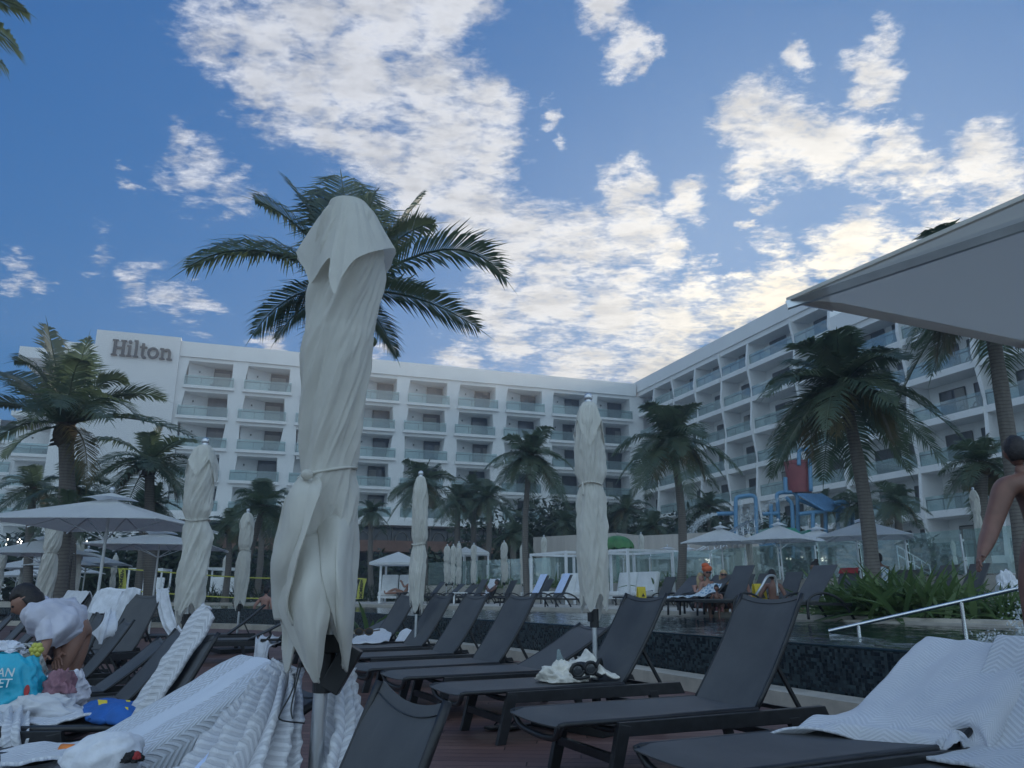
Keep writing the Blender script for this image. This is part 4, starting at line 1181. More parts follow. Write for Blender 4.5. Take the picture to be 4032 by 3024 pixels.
# loose panels at the skirt
def panel(rows, **k):
    o = sheet('canopy_panel', [[mp3(*p) for p in r] for r in rows], 'canvas', M0, world=True, th=.006, wr=.010, ws=5, **k); return o
panel([[(1180, 1880, -.07), (1215, 1870, -.10), (1245, 1862, -.11)], [(1120, 1935, -.10), (1180, 1930, -.19), (1255, 1905, -.21)], [(1082, 2060, -.06), (1150, 2090, -.20), (1210, 2080, -.22)], [(1060, 2200, -.03), (1095, 2230, -.17), (1165, 2240, -.21)], [(1074, 2330, .0), (1090, 2350, -.12), (1130, 2380, -.19)], [(1100, 2420, .0), (1112, 2440, -.10), (1135, 2470, -.17)]], seed=3, disp=lambda u, v: .025*ridge(V((u*1.6, v*1.4, 7))))
rd = lambda sd, a1, a2: (lambda u, v: (.018*ridge(V((u*a1+v*.8, v*a2, sd)))+.005*ridge(V((u*a1*2.5+v*2, v*a2*1.5, sd+5))))*sstep(0, .25, v))
panel([[(1104, 2120, -.04), (1190, 2110, -.09), (1276, 2100, -.07)], [(1078, 2260, -.09), (1190, 2250, -.195), (1302, 2230, -.165)], [(1092, 2400, -.11), (1200, 2400, -.225), (1306, 2370, -.19)], [(1146, 2520, -.12), (1226, 2522, -.225), (1300, 2480, -.19)], [(1196, 2612, -.14), (1244, 2616, -.20), (1290, 2590, -.17)], [(1234, 2684, -.16), (1247, 2698, -.17), (1270, 2676, -.16)]], seed=5, disp=rd(1, 1.3, .8))
panel([[(1250, 2040, -.04), (1330, 2030, -.07), (1398, 2020, -.01)], [(1264, 2250, -.185), (1334, 2240, -.205), (1396, 2220, -.08)], [(1300, 2400, -.195), (1350, 2400, -.19), (1390, 2390, -.09)], [(1332, 2520, -.16), (1358, 2526, -.15), (1380, 2520, -.09)], [(1358, 2636, -.10), (1365, 2645, -.09), (1372, 2630, -.08)]], seed=8, disp=rd(2, 1.2, .8))
panel([[(1096, 2380, .02), (1120, 2370, -.06), (1160, 2360, -.12)], [(1110, 2480, .02), (1130, 2490, -.06), (1165, 2480, -.12)], [(1112, 2560, .0), (1130, 2580, -.05), (1150, 2580, -.10)], [(1126, 2640, .0), (1133, 2650, -.03), (1141, 2636, -.06)]], seed=12)
# tie, pole, hub, base
g = G(); pts = []
for k in range(41):
    th = 2*pi*k/40; yy = 1862-22*cos(th-.3)
    c = mp3(1291, yy, 0); a, b = interp(lo, c.z), interp(hi, c.z); w = (b-a)/2*.93
    pts.append(((a+b)/2+w*cos(th)-base_px, w*.86*sin(th), c.z))
g.tube(pts, .011, 8, False, .5)
kx = mp3(1208, 1868, -.14)
g.ell((kx.x-base_px, kx.y-mY, kx.z), (.022, .02, .018))
g.build('tie_strap', 'canvas', M0, True)
g = G(); g.tube([(0, 0, 0.04), ((mp3(1290, 2500, 0).x-base_px)*.35, 0, .75)], .0245, 20); g.build('pole', 'alu', M0, True, auto=.6)
g = G(); hz = mp3(1250, 2690, 0).z
g.tube([(.012, 0, hz-.03), (.012, 0, hz+.10)], [.034, .04], 16); g.box((.075, -.01, hz+.05), (.07, .05, .16), Matrix.Rotation(.5, 3, 'Y')); g.box((.05, 0, hz+.13), (.09, .06, .06)); g.build('hub', 'black_plastic', M0, bevel=.004)
g = G(); g.tube([(.03, .0, hz+.05), (.03, 0, hz+.24)], .022, 10); g.build('slider', 'alu', M0, True)
g = G(); 
c0 = mp3(1180, 2640, -.08)
for dx in (0, .03): g.tube(spline([mp3(1178+dx*400, 2610, -.06), mp3(1150+dx*200, 2720, -.09), mp3(1108+dx*500, 2800, -.10), mp3(1105+dx*900, 2835, -.12), mp3(1200, 2848, -.12)] if dx == 0 else [mp3(1186, 2620, -.06), mp3(1160, 2720, -.09), mp3(1146, 2790, -.10), mp3(1152, 2830, -.11)], 14), .0028, 5)
g.v = [(x-base_px, y-mY, z) for x, y, z in g.v]; g.build('cord', 'black_plastic', M0)
g = G(); kt = mp3(1373, 800, 0)
g.ell((kt.x-base_px, 0, kt.z-.005), (.036, .036, .034), 16, 10); g.tube([(kt.x-base_px, 0, kt.z-.05), (kt.x-base_px, 0, kt.z-.01)], .038, 14); g.build('finial', 'alu', M0, True)
g = G(); g.box((0, 0, .035), (.72, .72, .07)); g.tube([(0, 0, .05), (0, 0, .2)], .034, 14); g.build('base', 'rubber', M0, bevel=.008)
# ------------------------------------------------------------------ open parasols
def open_parasol(label, apex_px, Y, size, rz, zedge, zapex, zg=0., lean=0., vent=True, group='open white parasols', flap=True, sag=.06):
    d = ray(*apex_px); o = empty('open_parasol', (d.x/d.y*Y, Y, zg), rz, label, 'parasol', group)
    h = size/2; ze, za = zedge-zg, zapex-zg
    g = G(); nr, nv = 10, 48; vs = []; fs = []
    def edge(k):
        s = (k/nv*4) % 4; q = int(s); f = s-q
        c = [(-1, -1), (1, -1), (1, 1), (-1, 1)]; a, b = c[q], c[(q+1) % 4]
        pull = .035*sin(pi*f)
        x, y = lerp(a[0], b[0], f), lerp(a[1], b[1], f)
        return x*h*(1-pull), y*h*(1-pull), sin(pi*f)
    for j in range(nr+1):
        t = j/nr
        for k in range(nv):
            x, y, m_ = edge(k)
            vs.append((x*t, y*t, lerp(za, ze, t)+(sag*.5*sin(pi*t)*-1+.0)*m_+.015*t*m_))
    for j in range(nr):
        for k in range(nv):
            a, b = j*nv+k, j*nv+(k+1) % nv; fs.append((a, a+nv, b+nv, b))
    K = len(vs); vs += [(x, y, z-.012) for x, y, z in vs]; fs += [tuple(i+K for i in reversed(f)) for f in fs]
    for k in range(nv): a, b = nr*nv+k, nr*nv+(k+1) % nv; fs.append((a, a+K, b+K, b))
    g.add(vs, fs); g.build('canopy', 'canopy_white', o, True, fixn=False, auto=.8)
    if vent:
        g = G(); q = h*.24
        vs = [(0, 0, za+.10)]; nn_ = 32
        for k in range(nn_):
            x, y, m_ = edge(k*nv/nn_); vs.append((x/h*q, y/h*q, za-.02+.03*m_))
        g.add(vs, [(0, 1+k, 1+(k+1) % nn_) for k in range(nn_)]); g.build('vent', 'canopy_white', o, False)
    g = G(); g.tube([(0, 0, .03), (0, 0, za)], .024, 12); g.build('pole', 'pole_white', o, True, auto=.6)
    g = G()
    for sx_ in (-1, 1):
        for sy in (-1, 1): g.bar((0, 0, za-.06), (sx_*h*.99, sy*h*.99, ze-.035), .022, .022); g.bar((0, 0, ze-.25), (sx_*h*.5, sy*h*.5, (za+ze)/2-.06), .016, .016)
    for sx_, sy in ((1, 0), (-1, 0), (0, 1), (0, -1)): g.bar((0, 0, za-.06), (sx_*h*.95, sy*h*.95, ze-.03), .016, .016)
    g.build('ribs', 'alu', o)
    g = G(); g.ell((0, 0, za+.15), (.045, .045, .05)); g.build('finial', 'alu', o, True)
    g = G(); g.box((0, 0, .03), (.7, .7, .06)); g.build('base', 'rubber', o)
    return o
open_parasol('largest open white parasol on the left with its grey underside showing', (440, 1945), 13.0, 2.78, R(2), 2.15, 2.60)
open_parasol('open white parasol behind the largest one, its right corner past a folded one', (633, 2100), 19.6, 2.95, R(12), 2.16, 2.52)
open_parasol('open white parasol at the left edge, uppermost of the stack behind the folded ones', (172, 2140), 22.5, 2.35, R(8), 2.12, 2.56)
open_parasol('open white parasol right of the stack, its corner reaching toward the yellow banner', (345, 2186), 28, 2.75, R(20), 2.05, 2.5)
open_parasol('open white parasol in the second tier of the stack at the left', (163, 2201), 30, 2.75, R(18), 1.95, 2.42)
open_parasol('open white parasol in the middle of the stack, seen nearly flat', (285, 2200), 27, 2.2, R(5), 1.95, 2.33)
open_parasol('open white parasol, lowest of the left stack', (70, 2254), 40, 2.3, R(15), 1.85, 2.2)
open_parasol('open white parasol low in the stack, cut by the standing folded ones', (150, 2246), 38, 3.2, R(10), 1.85, 2.3)
open_parasol('open white parasol at the right of the lowest tier on the left', (275, 2238), 36, 2.4, R(10), 1.95, 2.35)
open_parasol('open white parasol on the far deck above the orange hatted man', (2838, 2092), 25, 1.95, R(52), 2.60, 3.08, ZF)
open_parasol('open white parasol on the far deck, second from left of four', (3066, 2082), 23.5, 1.75, R(50), 2.58, 3.05, ZF)
open_parasol('open white parasol on the far deck, partly hidden between its neighbours', (3218, 2098), 24.5, 2.0, R(50), 2.55, 3.0, ZF)
open_parasol('open white parasol on the far deck crossed by the large palm trunk', (3408, 2076), 20, 2.2, R(62), 2.42, 2.86, ZF)
open_parasol('small open white parasol behind the glass fence right of the cabana', (2630, 2150+52), 38, 2.6, R(30), 2.75, 3.15, 1.3)
open_parasol('small open white parasol behind the glass fence, nearest to the stair', (2715, 2158+48), 36, 2.4, R(30), 2.6, 3.0, 1.3)
# the near open one, upper right: built from its visible corner
C_ = atZ(3095, 1173, 2.12)
e1 = V((.44, -.90, 0)).normalized(); e2 = V((.905, .425, 0)).normalized()
SZ = 2.7
ctr = C_+e1*SZ/2+e2*SZ/2
UP = empty('open_parasol', (ctr.x, ctr.y, 0), 0, 'near open parasol overhead at the upper right seen from below', 'parasol', 'open white parasols')
cn_ = [C_, C_+e2*SZ, C_+e1*SZ+e2*SZ, C_+e1*SZ]
apx = V((ctr.x, ctr.y, 2.62))
vs = []; fs = []; nr, nv = 14, 64
for j in range(nr+1):
    t = j/nr
    for k in range(nv):
        s = k/nv*4; q = int(s); f = s-q; p = cn_[q].lerp(cn_[(q+1) % 4], f); p = p.lerp(V((ctr.x, ctr.y, p.z)), .012*sin(pi*f))
        v_ = apx.lerp(p, t); v_.z -= .03*sin(pi*t)*sin(pi*f); vs.append(v_-UP.location)
for j in range(nr):
    for k in range(nv): a, b = j*nv+k, j*nv+(k+1) % nv; fs.append((a, a+nv, b+nv, b))
K = len(vs); vs += [v_-V((0, 0, .01)) for v_ in vs]; fs += [tuple(i+K for i in reversed(f)) for f in fs]
g = G(); g.add(vs, fs); g.build('canopy', 'canopy_thin', UP, True, fixn=False, auto=.9)
# hem: folded valance under each edge
g = G()
for q in range(4):
    a, b = cn_[q], cn_[(q+1) % 4]; d = (b-a).normalized(); inn = (V((ctr.x, ctr.y, a.z))-(a+b)/2).normalized()
    n_ = 24
    P = [a.lerp(b, i/n_)+(V((ctr.x, ctr.y, a.z))-a.lerp(b, i/n_))*.012*sin(pi*i/n_) for i in range(n_+1)]
    for i in range(n_):
        p0, p1 = P[i], P[i+1]
        o1 = inn*.065
        rs = (apx.z-a.z)/(SZ/2)
        f0 = lambda p: p+V((0, 0, -.014)); 
        w0 = .045*min(1, min(i, n_-i)/1.5+.001); w1 = .045*min(1, min(i+1, n_-i-1)/1.5+.001)
        quad = [f0(p0), f0(p1), f0(p1)+inn*w1+V((0, 0, w1*rs*.9)), f0(p0)+inn*w0+V((0, 0, w0*rs*.9))]
        g.add([x-UP.location for x in quad], [(0, 1, 2, 3)])
        g.add([x-UP.location for x in (f0(p0), f0(p1), p1, p0)], [(0, 1, 2, 3)])
g.build('hem', 'canvas', UP, False, fixn=False)
g = G()
for c in cn_: g.bar(apx-UP.location-V((0, 0, .07)), c-UP.location-V((0, 0, .03)), .022, .03)
for q in range(4):
    mdl = (cn_[q]+cn_[(q+1) % 4])/2; g.bar(apx-UP.location-V((0, 0, .07)), mdl-UP.location-V((0, 0, .0)), .02, .028)
    g.bar(V((0, 0, 1.9)), cn_[q].lerp(apx, .55)-UP.location-V((0, 0, .08)), .016, .02)
g.build('ribs', 'alu', UP)
g = G(); g.tube([(0, 0, .05), (0, 0, 2.62)], .024, 14); g.build('pole', 'alu', UP, True)
g = G(); c = C_.lerp(ctr, .08); c.z = C_.z
g.add([x-UP.location-V((0, 0, .018)) for x in (C_, C_+e1*.24+V((0, 0, .0)), C_+(e1+e2)*.10+V((0, 0, .045)), C_+e2*.24)], [(0, 1, 2, 3)]); g.build('corner_patch', 'canopy_thin', UP, fixn=False)
g = G(); g.box((0, 0, .035), (.72, .72, .07)); g.build('base', 'rubber', UP)
# ------------------------------------------------------------------ palms
def frond(g, P, L, rg, nl=46, wl=.05, ll=.37, droop=.55, tw=0.):
    """P: 3 points of the rachis (root, control, tip)"""
    p0, p1, p2 = P
    n = nl
    up0 = V((0, 0, 1)); prev = None
    pts = []
    for i in range(n+1):
        t = i/n; pts.append(p0*(1-t)**2+p1*2*t*(1-t)+p2*t*t)
    g.tube([pts[int(k*n/8)] for k in range(9)], [.028*L/2.6*(1-.85*k/8)+.004 for k in range(9)], 5)
    for i in range(3, n+1):
        t = i/n; tan = (pts[min(i+1, n)]-pts[i-1]).normalized()
        sd = tan.cross(up0)
        if sd.length < .08: sd = prev or V((1, 0, 0))
        sd.normalize()
        if prev is not None and sd.dot(prev) < 0: sd = -sd
        prev = sd.copy()
        nrm_ = sd.cross(tan).normalized()
        prof_ = (sin(pi*min(1, t*.86+.12))**.6)
        for s in (-1, 1):
            if rg.random() < .05: continue
            ln = L*ll*prof_*rg.uniform(.74, 1.15)
            fw = .30+.55*t
            d = (sd*s*1.0+tan*fw+nrm_*(.22+tw*s)+V((0, 0, rg.uniform(-.08, .08)))).normalized()
            b = pts[i]; w = tan*(wl*.5)
            m = b+d*ln*.5+V((0, 0, -droop*.10*ln)); e = b+d*ln*(.93)+V((0, 0, -droop*rg.uniform(.45, .95)*ln))
            wq = tan*(wl*.62)
            g.add([b-w*.6, b+w*.6, m+wq, m-wq, e], [(0, 1, 2, 3), (3, 2, 4)])
        if i == n:
            g.add([pts[n]-sd*.02, pts[n]+sd*.02, pts[n]+tan*L*.16+V((0, 0, -.03))], [(0, 1, 2)])
def palm(label, base, crown, L, seed, nf=20, fronds=None, tr=.16, dry=3, group='coconut palms', nuts=0, wl=.05, nl=44, lo=-35, mat='palm_leaf'):
    rg = random.Random(seed); base, crown = V(base), V(crown)
    o = empty('palm_tree', base, 0, label, 'palm', group)
    cl = crown-base
    bend = V((rg.uniform(-.5, .5), rg.uniform(-.3, .3), 0))*min(1, cl.z*.08)
    tp = [base.lerp(crown, k/12)+bend*sin(pi*k/12) for k in range(13)]
    g = G(); rs = [tr*(1.5 if k == 0 else 1.12-.30*k/12)*(1+.03*((k*7) % 3-1)) for k in range(13)]
    sp_ = spline(tp, 36); rr = [interp(list(enumerate(rs)), k/3)*(1+.03*noise.noise(V((k*.9, seed, 0)))) for k in range(37)]
    g.tube(sp_, rr, 12); g.build('trunk', 'palm_bark', o, True, True)
    g = G(); bs = G()
    hub = crown+V((0, 0, .10*L/2.6))
    if fronds is None:
        fronds = []
        for k in range(nf):
            az = k*2.39996+rg.uniform(-.3, .3); q = k/(nf-1)
            el = R(lerp(82, lo, q**.85)+rg.uniform(-9, 9))
            fronds.append((az, el, L*rg.uniform(.85, 1.1)*(1 if q > .12 else .8), None))
        trip = []
        for az, el, l, _ in fronds:
            h = V((cos(az), sin(az), 0)); d0 = h*cos(el)+V((0, 0, sin(el)))
            sag = l*(.22+.28*cos(el)**2)*rg.uniform(.8, 1.25)
            p1 = hub+d0*l*.5+V((0, 0, .05*l)); p2 = hub+d0*l*.93+V((0, 0, -sag))
            trip.append((hub, p1, p2, l))
    else: trip = [(hub, V(a), V(b), (V(b)-hub).length*1.06) for a, b in fronds]
    for p0, p1, p2, l in trip:
        frond(g, (p0, p1, p2), l, rg, nl=nl, wl=wl*l/2.6+.006, droop=rg.uniform(.2, .6), tw=rg.uniform(-.3, .3))
        d = (p1-p0).normalized(); bs.tube([p0+d*.02-V((0, 0, .12)), p0+d*.22*l/2.6], [.06*l/2.6, .03*l/2.6], 6)
    g.build('crown', mat, o, False, True, fixn=False)
    bs.ell(crown-V((0, 0, .12)), (tr*1.35, tr*1.35, .42*L/2.6), 10, 8)
    for k in range(14):
        a = rg.uniform(0, 6.28); c = crown-V((0, 0, .35*rg.random()))
        bs.tube([c, c+V((cos(a), sin(a), -.4))*.34*L/2.6], [.05, .012], 4)
    bs.build('frond_bases', 'fibre', o, False, True)
    if dry:
        g = G()
        for k in range(dry):
            az = rg.uniform(0, 6.28); h = V((cos(az), sin(az), 0))
            l = L*rg.uniform(.7, .9)
            frond(g, (hub, hub+h*l*.45+V((0, 0, -.05*l)), hub+h*l*.55+V((0, 0, -.75*l))), l, rg, nl=nl, wl=wl*.8, droop=.8)
        g.build('dry_fronds', 'palm_dry', o, False, True, fixn=False)
    for k in range(nuts):
        a = rg.uniform(0, 6.28); g = G(); g.ell(crown+V((cos(a)*.25, sin(a)*.25, -.3-.2*rg.random())), (.12, .12, .14)); g.build('coconut', 'coconut', o, True, True)
    return o
def pxpalm(label, cpx, Y, bpx_x, zb, rpx, seed, **k):
    c = atY(cpx[0], cpx[1], Y); d = ray(bpx_x, 2300); b = V((d.x/d.y*Y, Y, zb))
    L = rpx*Y/F*1.0
    return palm(label, b, c, L, seed, **k)
# central palm, its fronds aimed as seen
Yc = 14.0
cc_ = atY(1392, 1165, Yc)
def fr(ctl, tip, dy1, dy2): return (atY(ctl[0], ctl[1], Yc+dy1), atY(tip[0], tip[1], Yc+dy2))
FRS = [fr((1010, 880), (742, 1050), -.2, -.1), fr((1180, 850), (1010, 790), .1, .2), fr((1250, 840), (1150, 740), .5, .9), fr((1362, 860), (1345, 700), .3, 1.5), fr((1385, 880), (1385, 740), .5, 1.9), fr((1320, 880), (1270, 760), .2, 1.0),
       fr((1440, 860), (1470, 765), -.3, -.2), fr((1560, 900), (1706, 880), .2, .3), fr((1560, 880), (1660, 780), .6, .9), fr((1800, 850), (1985, 1090), .0, .2), fr((1640, 1130), (1880, 1290), -.2, .2),
       fr((1150, 1090), (1000, 1310), -.1, .1), fr((1200, 1150), (1090, 1330), .6, .6), fr((1560, 1080), (1700, 1170), .7, 1.2), fr((1430, 960), (1440, 830), 1.0, 1.6),
       fr((1210, 960), (860, 990), .6, 1.1), fr((1500, 1250), (1560, 1400), .6, .8), fr((1300, 1230), (1250, 1420), .9, 1.1), fr((1420, 1000), (1500, 1000), -1.2, -2.0), fr((1330, 1000), (1290, 1050), -1.2, -2.0), fr((1400, 1000), (1400, 1250), 1.2, 2.)]
palm('tall coconut palm rising behind the nearest folded parasol, its fronds spread against the sky', (atY(1326, 2300, Yc).x, Yc, 0), cc_, 2.7, 5, fronds=FRS, tr=.15, dry=0, nuts=0, nl=70, wl=.034)
bpy.data.objects['palm_tree']['label'] = 'tall coconut palm behind the nearest folded parasol, fronds spread against the sky'
g = G(); g.ell(atY(1466, 1346, Yc-.2), (.09, .09, .1)); g.ell(atY(1448, 1385, Yc-.1), (.06, .06, .08)); pr_ = bpy.data.objects['palm_tree']
g.tube([atY(1440, 1250, Yc-.1), atY(1460, 1320, Yc-.2)], .01, 5); g.build('coconut', 'coconut', pr_, True, True)
# left palm
Yl = 19.0
def fl(ctl, tip, a, b): return (atY(ctl[0], ctl[1], Yl+a), atY(tip[0], tip[1], Yl+b))
FL_ = [fl((220, 1440), (190, 1290), 0, .2), fl((310, 1440), (345, 1335), .2, .3), fl((160, 1400), (60, 1420), -.3, -.3), fl((100, 1450), (-10, 1470), .3, .8), fl((60, 1560), (-40, 1590), -.4, -.2),
       fl((100, 1620), (-60, 1760), .3, .3), fl((90, 1690), (20, 1800), -.6, -.9), fl((380, 1460), (500, 1500), .3, .6), fl((470, 1500), (645, 1570), .9, 1.5), fl((400, 1480), (540, 1640), -.5, -.6),
       fl((470, 1590), (760, 1720), .0, .2), fl((330, 1520), (430, 1650), -1.2, -1.6), fl((180, 1500), (130, 1650), -1.2, -1.8), fl((300, 1460), (290, 1400), .9, 1.4), fl((430, 1520), (520, 1560), .9, 1.6), fl((150, 1480), (70, 1530), 1.2, 2.0), fl((250, 1480), (240, 1600), -1.4, -2.2), fl((280, 1440), (320, 1420), -.8, -1.)]
palm('large dark coconut palm at the left in front of the blank end wall', (atY(252, 2200, Yl).x, Yl, .3), atY(258, 1690, Yl), 2.4, 6, fronds=FL_, tr=.2, dry=1, nl=64, wl=.042)
P_spec = [
 ('palm with arching yellowish fronds behind the second folded parasol', (590, 1830), 25, 605, .3, 265, 11, dict(nf=18, tr=.17, dry=3)),
 ('low palm at the foot of the large left palm', (290, 1925), 22, 290, .3, 190, 12, dict(nf=12, tr=.13, dry=1)),
 ('low spreading palm at the left edge above the open parasols', (130, 1930), 26, 130, .3, 170, 13, dict(nf=14, tr=.14, dry=1)),
 ('dark bushy palm left of the nearest parasol, before the balconies', (1040, 2000), 33, 945, .6, 190, 14, dict(nf=20, tr=.17, dry=1)),
 ('dark drooping palm half hidden between two folded parasols', (900, 2075), 36, 890, .6, 120, 15, dict(nf=18, tr=.14, dry=2)),
 ('small palm right of the nearest parasol in front of the podium', (1462, 2020), 52, 1464, .8, 95, 16, dict(nf=18, tr=.18, dry=1)),
 ('palm with bushy crown behind the narrow folded parasol', (1665, 1910), 44, 1672, .8, 165, 17, dict(nf=20, tr=.2, dry=2)),
 ('palm in the clump of three, the left slim trunk', (1805, 1975), 50, 1817, .8, 125, 18, dict(nf=18, tr=.2, dry=2)),
 ('palm in the clump of three, the middle trunk', (1862, 1930), 52, 1857, .8, 125, 19, dict(nf=18, tr=.2, dry=2)),
 ('palm in the clump of three, the right trunk', (1925, 1965), 49, 1897, .8, 120, 20, dict(nf=18, tr=.2, dry=2)),
 ('palm with straight pale trunk left of the white cabana', (2088, 1800), 32, 2078, ZF, 190, 21, dict(nf=22, tr=.125, dry=3)),
 ('tall palm with leaning trunk right of the white cabanas', (2645, 1745), 27.5, 2672, ZF, 255, 22, dict(nf=24, tr=.15, dry=3, nl=50)),
 ('largest palm on the right, its trunk crossing an open parasol', (3318, 1530), 17.5, 3436, ZF, 400, 23, dict(nf=26, tr=.155, dry=4, nl=56, wl=.055)),
 ('tall palm at the far right, its crown behind the near open parasol', (3880, 1135), 15.5, 4040, ZF, 470, 24, dict(nf=24, tr=.16, dry=3, nl=52)),
 ('dark low palm behind the shoulder of the standing man', (3865, 1830), 22, 3880, 1.3, 200, 25, dict(nf=20, tr=.2, dry=4)),
 ('dark palm before the ground floor windows right of the large trunk', (3530, 1985), 40, 3535, 1.3, 135, 26, dict(nf=20, tr=.2, dry=4)),
 ('dark palm behind the blue slide frame', (3380, 1990), 44, 3395, 1.3, 130, 27, dict(nf=18, tr=.2, dry=3)),
 ('dark palm right behind the tall folded parasol in the centre', (2465, 2010), 55, 2470, 1.3, 125, 28, dict(nf=18, tr=.2, dry=1)),
 ('dark palm behind the water jet at the left of the slide frame', (2790, 2000), 50, 2800, 1.3, 120, 29, dict(nf=18, tr=.2, dry=1)),
 ('drooping dark shrub palm beside the streaked concrete wall', (2020, 2110), 46, 2020, .8, 95, 30, dict(nf=18, tr=.2, dry=3)),
 ('dark shrub palm above the streaked wall, left of the centre parasol', (2220, 2065), 52, 2220, 1.3, 100, 31, dict(nf=18, tr=.2, dry=0)),
 ('dark shrub palm above the streaked wall, right of the centre parasol', (2570, 2080), 50, 2570, 1.3, 110, 32, dict(nf=18, tr=.2, dry=1)),
 ('palm under the bucket behind the blue roof', (3240, 1990), 52, 3240, 1.3, 95, 33, dict(nf=16, tr=.2, dry=1)),
 ('dark palm at the corner of the two hotel wings', (2360, 2040), 62, 2360, 1.3, 110, 34, dict(nf=16, tr=.2, dry=0))]
for lb, c, Y, bx, zb, r, sd_, kw in P_spec: pxpalm(lb, c, Y, bx, zb, r, sd_, **kw)
# palm out of the frame at the top left: only its frond tips reach in
c_ = atY(-330, 60, 9.0)
def ft(ctl, tip, a=0, b=0): return (atY(ctl[0], ctl[1], 9+a), atY(tip[0], tip[1], 9+b))
palm('palm mostly outside the picture, frond tips at the top left corner', (c_.x-.4, 9.0, 0), c_, 2.2, 41, fronds=[ft((-100, 10), (70, 190)), ft((-60, -60), (100, 40), .3, .5), ft((-150, 100), (20, 260), .4, .4), ft((-500, -100), (-700, 100)), ft((-350, -150), (-380, -300)), ft((-400, 150), (-480, 400)), ft((-300, 160), (-260, 420), -.4, -.6)], tr=.14, dry=0, nl=56)
# trunks standing in the dark at the left
for i, (px, Y, lb) in enumerate([(300, 25.5, 'bare palm trunk behind the white folded parasol at the left'), (245, 16.5, 'thick grey palm trunk right behind the folded parasol left of the pole'), (590, 27, 'leaning grey palm trunk in the dark behind the second folded parasol'), (545, 34, 'thin palm trunk right of the yellow banner'), (1010, 40, 'slim palm trunk left of the nearest parasol below the balconies')]):
    pxpalm(lb, (px+20, 1985+(i % 2)*20), Y, px, .3, 130, 50+i, nf=14, tr=.16 if i != 1 else .19, dry=1)
# ------------------------------------------------------------------ shrubs
def strap_bush(label, pts, seed, n, Lr, mat='strap_leaf', w=.035, group='strappy green bushes', name='bush', cat='bush', spread=.25):
    rg = random.Random(seed); c = sum((V(p) for p in pts), V((0, 0, 0)))/len(pts)
    o = empty(name, c, 0, label, cat, group)
    g = G()
    for k in range(n):
        i = rg.random()*(len(pts)-1); q = int(i); b = V(pts[q]).lerp(V(pts[min(q+1, len(pts)-1)]), i-q)
        b += V((rg.gauss(0, spread), rg.gauss(0, spread), 0))
        az = rg.uniform(0, 2*pi); el = R(rg.uniform(12, 78)); L_ = rg.uniform(.55, 1.)*Lr
        h = V((cos(az), sin(az), 0)); sdv = V((-sin(az), cos(az), 0))
        ps = [b+h*(cos(el)*L_*t+.25*L_*t*t)+V((0, 0, sin(el)*L_*t-.42*L_*t*t*cos(el))) for t in (0, .25, .5, .75, 1)]
        ws = [w*.8, w*1.1, w*1.1, w*.75, .003]; vs = []
        tw = rg.uniform(-.5, .5)
        for p, ww in zip(ps, ws): s = sdv*ww+V((0, 0, tw*ww)); vs += [p-s, p+V((0, 0, -.012)), p+s]
        g.add(vs, [f for j in range(4) for f in ((3*j, 3*j+1, 3*j+4, 3*j+3), (3*j+1, 3*j+2, 3*j+5, 3*j+4))])
    g.build('foliage', mat, o, False, True, fixn=False)
    g = G()
    for k in range(12):
        i = rg.random()*(len(pts)-1); q = int(i); b = V(pts[q]).lerp(V(pts[min(q+1, len(pts)-1)]), i-q)
        g.tube([b, b+V((rg.gauss(0, .05), rg.gauss(0, .05), .25*Lr))], [.03, .02], 6)
    g.build('stem', 'fibre', o, False, True)
    return o
zf = ZF
strap_bush('big strappy green bush at the pool edge around the large palm trunk', [atZ(3270, 2425, zf)+V((.5, .6, 0)), atZ(3400, 2432, zf)+V((.6, .6, 0)), atZ(3520, 2436, zf)+V((.5, .7, 0)), atZ(3680, 2440, zf)+V((.4, .8, 0))], 3, 520, 1.2, spread=.36, w=.048)
strap_bush('denser darker bush at the right edge below the handrail', [atZ(3880, 2440, zf)+V((.4, .5, 0)), atZ(4000, 2446, zf)+V((.5, .6, 0)), atZ(4150, 2446, zf)+V((.5, .6, 0))], 4, 420, .75, w=.02, spread=.38)
strap_bush('potted sword leaf plant by the tiled wall right of the nearest parasol', [atZ(1432, 2530, .05), atZ(1446, 2530, .05)], 5, 26, 1.05, w=.055, spread=.05, name='potted_plant', cat='plant')
strap_bush('little tuft of grass plants at the foot of the pale palm trunk', [atZ(2030, 2352, zf), atZ(2075, 2352, zf)], 6, 90, .9, w=.03)
for i, (x0, x1, y, Y, lb, h) in enumerate([(1880, 2080, 2270, 40, 'grassy planting behind the glass left of the pale trunk', .9), (2150, 2450, 2270, 36, 'grassy planting behind the glass inside the white cabana frames', .9), (2600, 2940, 2270, 30, 'grassy planting behind the glass below the stair', .9),
                                 (700, 1010, 2330, 38, 'dark low shrubs left of the nearest parasol by the swimmer', 1.3), (1380, 1700, 2330, 42, 'dark low shrubs behind the tent cabana', 1.5)]):
    d0, d1 = ray(x0, 2300), ray(x1, 2300)
    zb = 1.3 if Y < 41 and i < 3 else ZF
    strap_bush(lb, [(lerp(d0.x/d0.y, d1.x/d1.y, t/4)*Y, Y+.4*sin(t*3), zb) for t in range(5)], 30+i, 260, h, mat='strap_leaf' if i < 3 else 'dark_leaf', w=.03, spread=.5)
